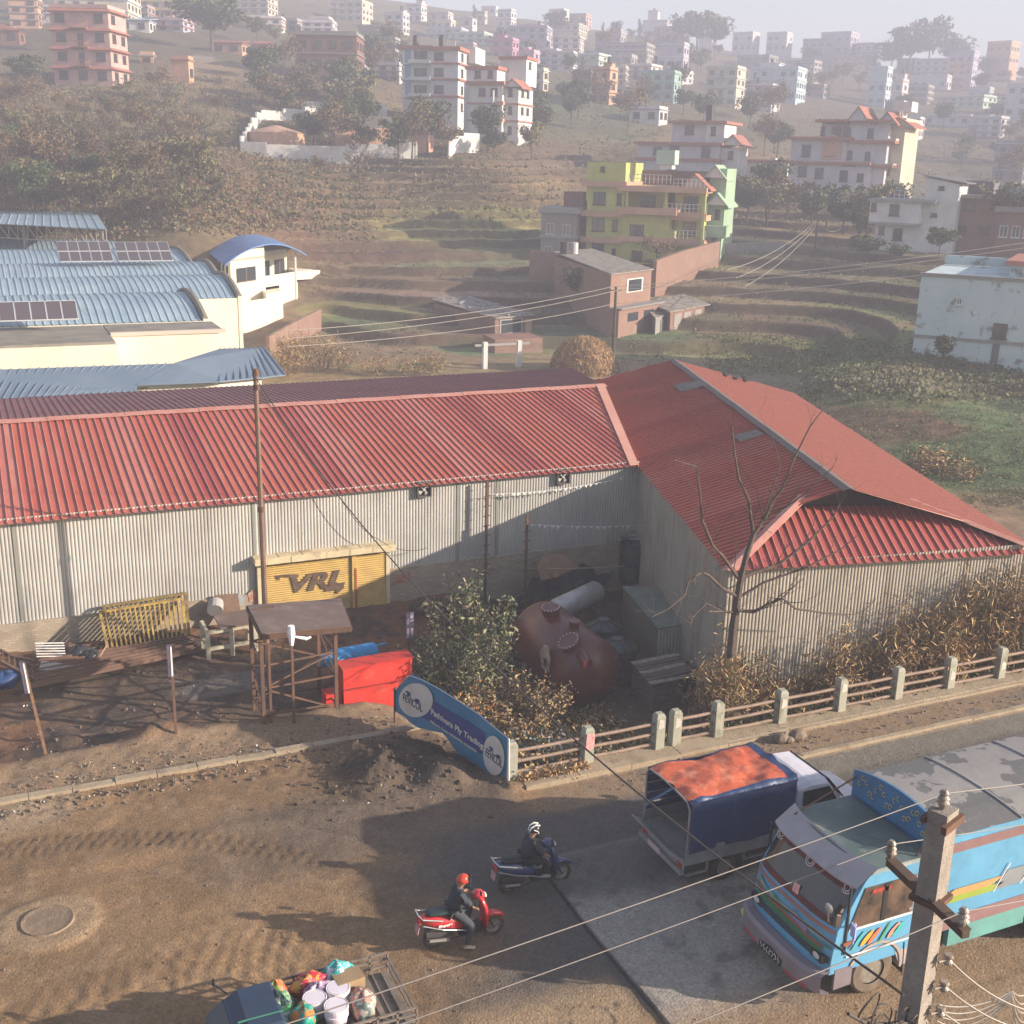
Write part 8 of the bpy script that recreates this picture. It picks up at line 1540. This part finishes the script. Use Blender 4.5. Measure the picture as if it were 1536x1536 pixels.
# ---- scooters
def scooter(label,loc,rz,paint,seatc,logo=None,dark=False):
    t=thing('scooter',label,'scooter',loc,rz); P_=paint
    def loft(nm,st,mt,par=None,n=14,pw=2.4):
        m_=MB(); R=[]
        for x,z,w,h in st: R.append([(x,w*math.copysign(abs(math.cos(a))**(2/pw),math.cos(a)),z+h*math.copysign(abs(math.sin(a))**(2/pw),math.sin(a))) for a in [2*math.pi*i/n for i in range(n)]])
        m_.loft(R); return m_.build(nm,mt,par or t,local=True,smooth=True)
    body=loft('rear_body',[(-.92,.74,.05,.03),(-.85,.70,.13,.09),(-.6,.62,.17,.15),(-.3,.56,.18,.17),(-.10,.48,.15,.14),(-.02,.42,.11,.08)],P_)
    loft('seat',[(-.80,.82,.06,.02),(-.72,.82,.13,.045),(-.4,.79,.15,.05),(-.1,.76,.14,.05),(.02,.74,.08,.03)],seatc)
    m_=MB(); m_.bx(-.15,.42,-.19,.19,.26,.32); m_.build('footboard',BLKP,t,local=True)
    m_=MB(); R=[]
    for z,x,w,d in ((.28,.42,.17,.05),(.5,.44,.20,.07),(.75,.40,.21,.08),(.9,.35,.16,.07),(.98,.31,.10,.05)): R.append([(x+d*math.cos(a),w*math.sin(a),z) for a in [2*math.pi*i/14 for i in range(14)]])
    m_.loft(R); m_.build('leg_shield',P_,t,local=True,smooth=True)
    loft('head_cowl',[(.16,1.0,.12,.04),(.28,1.02,.14,.08),(.38,1.0,.11,.08),(.44,.97,.05,.04)],P_)
    hl=loft('headlight',[(.40,.99,.09,.05),(.455,.97,.07,.04)],M('lens_glass',(.5,.5,.48),rough=.2))
    m_=MB(); m_.tube([(.14,-.36,1.02),(.22,-.2,1.03),(.26,0,1.03),(.22,.2,1.03),(.14,.36,1.02)],.016,8); hb_=m_.build('handlebar',BLKP,t,local=True)
    for s in (-1,1):
        m_=MB(); m_.tube([(.2,s*.22,1.04),(.24,s*.3,1.2)],.008,5); m_.ell((.24,s*.32,1.24),.02,.065,.05,10,6); m_.build('mirror',BLKP,t,local=True)
        m_=MB(); m_.tube([(.14,s*.27,1.02),(.12,s*.38,1.015)],.021,8); m_.build('grip',BLKP,hb_,local=True)
    loft('front_mudguard',[(.32,.40,.05,.03),(.45,.50,.07,.06),(.62,.52,.075,.06),(.80,.46,.06,.05),(.87,.38,.03,.03)],P_)
    wheel(t,.62,0,.23,.23,.1,spokes=3,rimr=.68); wheel(t,-.62,0,.23,.23,.11,spokes=3,rimr=.68)
    m_=MB(); m_.tube([(.62,.07,.23),(.45,.07,.55)],.02,6); m_.tube([(.62,-.07,.23),(.45,-.07,.55)],.02,6); m_.build('fork',BLKP,t,local=True)
    m_=MB(); m_.tube([(-.15,-.16,.24),(-.35,-.19,.24),(-.42,-.2,.26),(-.85,-.22,.34),(-.88,-.22,.34)],[.02,.03,.06,.065,.04],10); ex_=m_.build('exhaust',BLKP,t,local=True); m_=MB(); m_.slab([(-.45,-.265,.29),(-.8,-.285,.35),(-.8,-.285,.41),(-.45,-.265,.35)],(0,-.012,0)); m_.build('heat_shield',CHR,ex_,local=True)
    m_=MB(); m_.tube([(-.5,-.19,.70),(-.9,-.17,.80),(-.98,-.1,.88),(-.98,.1,.88),(-.9,.17,.80),(-.5,.19,.70)],.014,6); m_.build('grab_rail',CHR,t,local=True)
    m_=MB(); m_.bx(-.96,-.90,-.09,.09,.64,.73); m_.build('tail_light',M('lamp_red',(.35,.03,.03),rough=.3),t,local=True)
    m_=MB(); m_.slab([(-.98,-.1,.42),(-.98,.1,.42),(-.95,.1,.58),(-.95,-.1,.58)],(-.012,0,0)); m_.build('number_plate',M('plate_red',(.40,.10,.12),(.5,.4,.4),sc=20),t,local=True)
    m_=MB(); m_.bx(-.8,-.25,-.08,.08,.24,.42); m_.build('engine',M('engine_dark',(.06,.055,.055)),t,local=True)
    if logo:
        put_text('lettering',logo,.085,M('lettering_white',(.7,.68,.66)),body,(-.45,-.185,.58),(1,0,.06),(0,.05,1),local=True,font_shear=.25,bold=.003,ext=.004)
    for s in (-1,1):
        m_=MB(); m_.tube([(-.88,s*.12,.62),(-.5,s*.19,.50),(-.1,s*.16,.38),(.1,s*.19,.32)],.012,5); m_.build('side_trim',CHR if not dark else hm('grey'),t,local=True)
    return t
SR=M('scooter_red',(.45,.025,.03),rough=.25,coat=.5,spec=.6); SB=M('scooter_navy',(.025,.045,.12),rough=.25,coat=.5,spec=.6)
S1=(7.68,18.60,0.); S2=(9.79,19.74,0.)
zr1=float(road(np.array([7.68]),np.array([18.6]))[0]); zr2=float(road(np.array([9.79]),np.array([19.74]))[0])
scooter('bright red scooter stopped in the road, ridden by the person in a red helmet',(7.68,18.60,zr1),-.05,SR,M('seat_green_black',(.02,.04,.04),rough=.45),'Pleasure')
scooter('dark blue scooter ridden by the person in a black and white helmet',(9.79,19.74,zr2),-.03,SB,M('seat_black',(.02,.02,.024),rough=.45),None,True)
# ---- riders
def skin(name,nodes,edges,mat,parent,root=0,sub=1):
    me=bpy.data.meshes.new(name); me.from_pydata([n[0] for n in nodes],edges,[]); o=bpy.data.objects.new(name,me); C.collection.objects.link(o)
    md=o.modifiers.new('s','SKIN'); md.use_smooth_shade=True
    for i,n in enumerate(nodes):
        r=n[1]; me.skin_vertices[0].data[i].radius=(r,r) if isinstance(r,float) else r; me.skin_vertices[0].data[i].use_root=(i==root)
    ss=o.modifiers.new('u','SUBSURF'); ss.levels=sub; ss.render_levels=sub
    dg=bpy.context.evaluated_depsgraph_get(); nm=bpy.data.meshes.new_from_object(o.evaluated_get(dg)); bpy.data.objects.remove(o); bpy.data.meshes.remove(me)
    nm.materials.clear(); nm.materials.append(mat); 
    for p in nm.polygons: p.use_smooth=True
    q=bpy.data.objects.new(name,nm); C.collection.objects.link(q); q.parent=parent; return q
SKN=M('skin_tone',(.30,.16,.10),(.26,.14,.09),sc=6,rough=.6)
def rider(label,loc,rz,hcol,jcol,tcol,foot_down,shoe,white=False):
    t=thing('person',label,'person',loc,rz)
    pel=(-.22,0,.90); 
    hipL=(-.18,.10,.86);hipR=(-.18,-.10,.86)
    kneeL=(.22,.17,.78); ankL=(.16,.17,.40); toeL=(.32,.18,.36)
    if foot_down: kneeR=(.12,-.27,.55); ankR=(-.02,-.31,.10); toeR=(.16,-.33,.05)
    else: kneeR=(.22,-.17,.78); ankR=(.16,-.17,.40); toeR=(.32,-.18,.36)
    sp1=(-.20,0,1.10); ch=(-.13,0,1.28); nk=(-.07,0,1.44); hd=(.0,0,1.56)
    shL=(-.10,.18,1.36); elL=(.04,.27,1.14); wrL=(.13,.31,1.06); shR=(-.10,-.18,1.36); elR=(.04,-.27,1.14); wrR=(.13,-.31,1.06)
    jn=[(pel,(.19,.15)),(sp1,(.20,.15)),(ch,(.21,.15)),(( -.10,0,1.41),(.12,.10)),(shL,.10),(elL,.078),((.10,.30,1.08),.055),(shR,.10),(elR,.078),((.10,-.30,1.08),.055)]
    # thin body core as one surface: head-neck-torso-arms-hands-legs
    bn_=[(pel,.09),(sp1,.09),(ch,.10),(nk,.052),(hd,.075),((.01,0,1.64),.07),(shL,.045),(elL,.04),(wrL,.028),((.165,.34,1.045),.028),(shR,.045),(elR,.04),(wrR,.028),((.165,-.34,1.045),.028),(hipL,.06),(kneeL,.05),(ankL,.036),(hipR,.06),(kneeR,.05),(ankR,.036)]
    be=[(0,1),(1,2),(2,3),(3,4),(4,5),(2,6),(6,7),(7,8),(8,9),(2,10),(10,11),(11,12),(12,13),(0,14),(14,15),(15,16),(0,17),(17,18),(18,19)]
    for s,w in ((1,9),(-1,13)):
        b0=bn_[w][0]
        for k,(dy,L_) in enumerate(((-.028,.045),(-.010,.052),(.010,.05),(.028,.04))):
            i=len(bn_); bn_.append(((b0[0]+.03,b0[1]+s*dy,b0[2]+.012),.010)); bn_.append(((b0[0]+.03+L_*.5,b0[1]+s*dy,b0[2]-.012),.009)); bn_.append(((b0[0]+.02,b0[1]+s*dy,b0[2]-.035),.008)); be+=[(w,i),(i,i+1),(i+1,i+2)]
        i=len(bn_); bn_.append(((b0[0]-.01,b0[1]-s*.035,b0[2]-.01),.010)); bn_.append(((b0[0]+.012,b0[1]-s*.045,b0[2]-.035),.009)); be+=[(w,i),(i,i+1)]
    skin('body',bn_,be,SKN,t)
    skin('jacket',jn,[(0,1),(1,2),(2,3),(2,4),(4,5),(5,6),(2,7),(7,8),(8,9)],jcol,t)
    skin('trousers',[(pel,(.18,.14)),(hipL,.12),(kneeL,.088),((ankL[0],ankL[1],ankL[2]+.03),.062),(hipR,.12),(kneeR,.088),((ankR[0],ankR[1],ankR[2]+.03),.062)],[(0,1),(1,2),(2,3),(0,4),(4,5),(5,6)],tcol,t)
    for a,b in ((ankL,toeL),(ankR,toeR)):
        m_=MB(); m_.tube([(a[0]-.06,a[1],a[2]-.03),(a[0],a[1],a[2]-.015),(b[0]-.06,b[1],b[2]),(b[0],b[1],b[2]-.01)],[.03,.045,.042,.025],10); m_.build('shoe',shoe,t,local=True,smooth=True)
    m_=MB(); m_.ell((.0,0,1.60),.082,.07,.10,14,10); m_.ell((.085,0,1.575),.018,.013,.022,8,6)
    for s in (-1,1): m_.ell((-.005,s*.072,1.59),.018,.012,.028,8,6)
    m_.build('face',SKN,t,local=True,smooth=True)
    m_=MB(); 
    for s in (-1,1): m_.ell((.078,s*.028,1.605),.008,.012,.007,6,5)
    m_.build('eyes',BLKP,t,local=True); m_=MB(); m_.ell((.082,0,1.535),.006,.02,.006,6,5); m_.build('mouth',M('lips',(.22,.08,.07)),t,local=True)
    # helmet: dome with open face
    m_=MB(); n=20; rings=[]
    for i in range(9):
        th=math.pi*.02+ (math.pi*.60)*i/8; rings.append([(-.012+.138*math.sin(th)*math.cos(a)*(1 if not(abs(a if a<math.pi else a-2*math.pi)<.85 and i>4) else .62),.122*math.sin(th)*math.sin(a),1.615+.13*math.cos(th)) for a in [2*math.pi*j/n for j in range(n)]])
    m_.loft(rings); h_=m_.build('helmet',hcol,t,local=True,smooth=True)
    m_=MB(); m_.loft([[(.10+.045*math.cos(a),.115*math.sin(a),1.655) for a in np.linspace(-1.3,1.3,9)],[(.13+.04*math.cos(a),.118*math.sin(a),1.60) for a in np.linspace(-1.3,1.3,9)]],caps=False,closed=False); m_.build('visor',M('visor_smoke',(.03,.03,.035),rough=.15),h_,local=True)
    if white:
        m_=MB(); m_.tube([(-.15,-.03,1.60),(-.11,-.05,1.70),(-.02,-.055,1.748),(.08,-.05,1.71)],.022,6); m_.tube([(-.15,.03,1.60),(-.11,.05,1.70),(-.02,.055,1.748),(.08,.05,1.71)],.022,6); m_.tube([(.03,-.128,1.56),(.0,-.13,1.62),(-.08,-.11,1.66)],.012,5); m_.build('stripe',hm('white'),h_,local=True)
    return t
JK=M('jacket_navy',(.022,.028,.042),(.035,.042,.058),sc=6,rough=.8,bump=.6,bs=10); TR=M('trousers_slate',(.035,.042,.052),(.05,.055,.065),sc=6,rough=.85,bump=.5,bs=9); TR2=M('trousers_black',(.018,.019,.022),rough=.85)
SC=.0
a=rider('person in a red helmet astride the red scooter, one foot on the road',(7.66,18.60,zr1),-.05,M('helmet_red',(.50,.05,.025),rough=.3,coat=.4),JK,TR,True,M('shoe_tan',(.4,.32,.25)))
b=rider('person in a black and white helmet riding the dark blue scooter',(9.77,19.74,zr2),-.03,M('helmet_black',(.02,.02,.024),rough=.3,coat=.4),JK,TR2,False,M('shoe_grey',(.25,.25,.26)),True)
for q in (a,b): q.scale=(.97,.97,.88)
# ---------------------------------------------------------------- utility pole, wires
ub,vb_=8.76,8.05; zt=zup((ub,vb_,0),1212); PCN=M('pole_concrete',(.28,.245,.215),(.22,.19,.165),sc=5,rough=.95,c3=(.20,.17,.15),sc3=9,lo3=.55,hi3=.65,f3=.7,bump=.5,bs=30)
r=thing('utility_pole','square concrete power pole with a steel crossarm and insulators at the lower right','pole',(ub,vb_,0)); aP=math.radians(20)
RP=rotz(aP)
m_=MB(); A=[Vector((ub,vb_,-.5))+RP@Vector((x*.17,y*.15,0)) for x,y in ((-1,-1),(1,-1),(1,1),(-1,1))]; B=[Vector((ub,vb_,zt))+RP@Vector((x*.13,y*.11,0)) for x,y in ((-1,-1),(1,-1),(1,1),(-1,1))]; m_.loft([A,B]); m_.build('shaft',PCN,r)
m_=MB(); c=Vector((ub,vb_,zt-.12)); m_.ob(c+RP@Vector((-.02,-.13,0)),.42,.06,.09,RP); m_.ob(c+RP@Vector((0,.13,0)),.36,.05,.07,RP); m_.build('top_bracket',RUST,r)
PORC=M('porcelain',(.30,.25,.20),(.16,.12,.10),sc=8,rough=.4)
def insul(c,par,s=1.):
    m_=MB(); R=[(.02,-.05),(.035,0),(.055,.015),(.03,.04),(.05,.055),(.028,.08),(.04,.10),(.02,.13)]
    m_.tube([(c[0],c[1],c[2]+b*s) for a,b in R],[a*s for a,b in R],12); return m_.build('insulator',PORC,par)
ti=np.array([ub-.02,vb_-.0,zt+.06]); insul(ti,r,1.3)
cz=zup((ub,vb_,0),1345); e0=G(1334,1292,cz); e1=G(1449,1402,cz)
m_=MB(); m_.beam(e0,e1,.09,.09); dd=Vector([float(q) for q in e1-e0]).normalized(); m_.beam(Vector([float(q) for q in e0])+Vector((0,0,.05)),Vector([float(q) for q in e1])+Vector((0,0,.05)),.12,.012); ca=m_.build('crossarm',M('arm_dark',(.07,.045,.038),(.11,.07,.05),sc=5),r)
i0=e0+[0,0,.10]; i1=e1-(e1-e0)*.06+[0,0,.10]; insul(i0,r,1.3); insul(i1,r,1.3)
m_=MB(); m_.ob((ub,vb_,cz),.36,.33,.06,RP); m_.build('clamp',RUST,r)
WR=M('wire_alu',(.20,.175,.16),rough=.6)
for nm,src,dz in (('top',ti+[0,0,.12],0),('left arm',i0+[0,0,.12],0),('right arm',i1+[0,0,.12],0)):
    v=src[1]; wire('long bare power wire passing over the %s insulator of the concrete pole'%nm,[(-26,v-.6,src[2]-.2),src],.0065,.75,mat=WR,n=40,grp=None)
    wire('bare power wire from the %s insulator off to the right edge'%nm,[src,(42,v+.3,src[2]-.1)],.0065,1.0,mat=WR,n=40)
CBL=M('cable_dark',(.06,.05,.045),rough=.7)
ze=zup((ub,vb_,0),1530)
wire('dark cable strung from the tall rusty pole across the yard to the concrete pole',[POLETOP,(ub-.35,vb_-.15,ze+.55)],.016,1.25,mat=CBL,n=50)
wire('thinner second cable beside the one from the tall rusty pole',[POLETOP+[0,0,-.15],onv(505,738,38.2),onv(566,808,38.2),onv(640,822,38.3)],.012,.25,mat=CBL,n=16)
wire('thin wire from the rusty pole top down to the red roof edge',[POLETOP+[0,0,-.1],onv(470,735,38.3)],.008,.1,mat=CBL)
for i,py in enumerate((1437,1478,1515)):
    z=zup((ub+.1,vb_-.1,0),py); c=np.array([ub+.22,vb_-.16,z]); m_=MB(); m_.tube([c+[-.14,0,0],c+[0,0,0]],.016,6); m_.tube([c+[0,0,-.06],c+[0,0,-.03],c,c+[0,0,.03],c+[0,0,.06]],[.045,.055,.03,.055,.045],12); m_.build('spool_insulator',PORC,r)
    wire(('upper','middle','lower')[i]+' twisted service wire leaving the spool insulators to the lower right',[c,G(1560,1520+i*28,z-1.0)],.010,.12,mat=WIRE,n=16)
m_=MB(); rg=random.Random(12); base=np.array([ub-.25,vb_-.1,ze+.3])
for k in range(9):
    pts=[]; a0=rg.uniform(0,6); rr_=rg.uniform(.10,.30); c=base+[rg.uniform(-.45,.1),rg.uniform(-.15,.1),rg.uniform(-.5,.1)]
    for i in range(15): a=a0+i*.45; pts.append(c+[rr_*math.cos(a)*.8,rr_*.3*math.sin(a*1.3),rr_*math.sin(a)])
    m_.tube(pts,.010,5)
m_.tube([base+[-.9,-.1,.3],base+[-.5,0,-.05],base+[-.1,0,-.15],base+[.3,0,-.3]],.02,6); m_.tube([base+[-.6,-.1,.1],base+[-.5,0,-.6],base+[-.3,0,-1.0]],.016,6)
o=m_.build('cable_tangle',CBL,r)
for k in range(5):
    s=np.array([ub+.2,vb_-.15,ze+.25-k*.07]); wire('loose grey telephone cable drooping from the lower part of the concrete pole',[s,s+[1.0,-.1,-.05+.05*k],G(1550,1480+k*14,ze-.6)],.008,.10+.04*k,mat=WIRE,n=12,grp='loose telephone cables')
# ---------------------------------------------------------------- haze
m=bpy.data.materials.new('haze'); m.use_nodes=True; t=m.node_tree; t.nodes.clear(); out=t.nodes.new('ShaderNodeOutputMaterial'); pv=t.nodes.new('ShaderNodeVolumePrincipled'); pv.inputs['Color'].default_value=(.80,.82,1.0,1); pv.inputs["Density"].default_value=HAZE_D; pv.inputs['Anisotropy'].default_value=.0
t.links.new(pv.outputs[0],out.inputs['Volume'])
zs=float(TZ.max())
m_=MB(); m_.bx(-1310,1310,-70,1310,float(min(TZ.min(),-4))-1,zs+26); o=m_.build('haze',m); o['kind']='stuff'; o.location=o.location
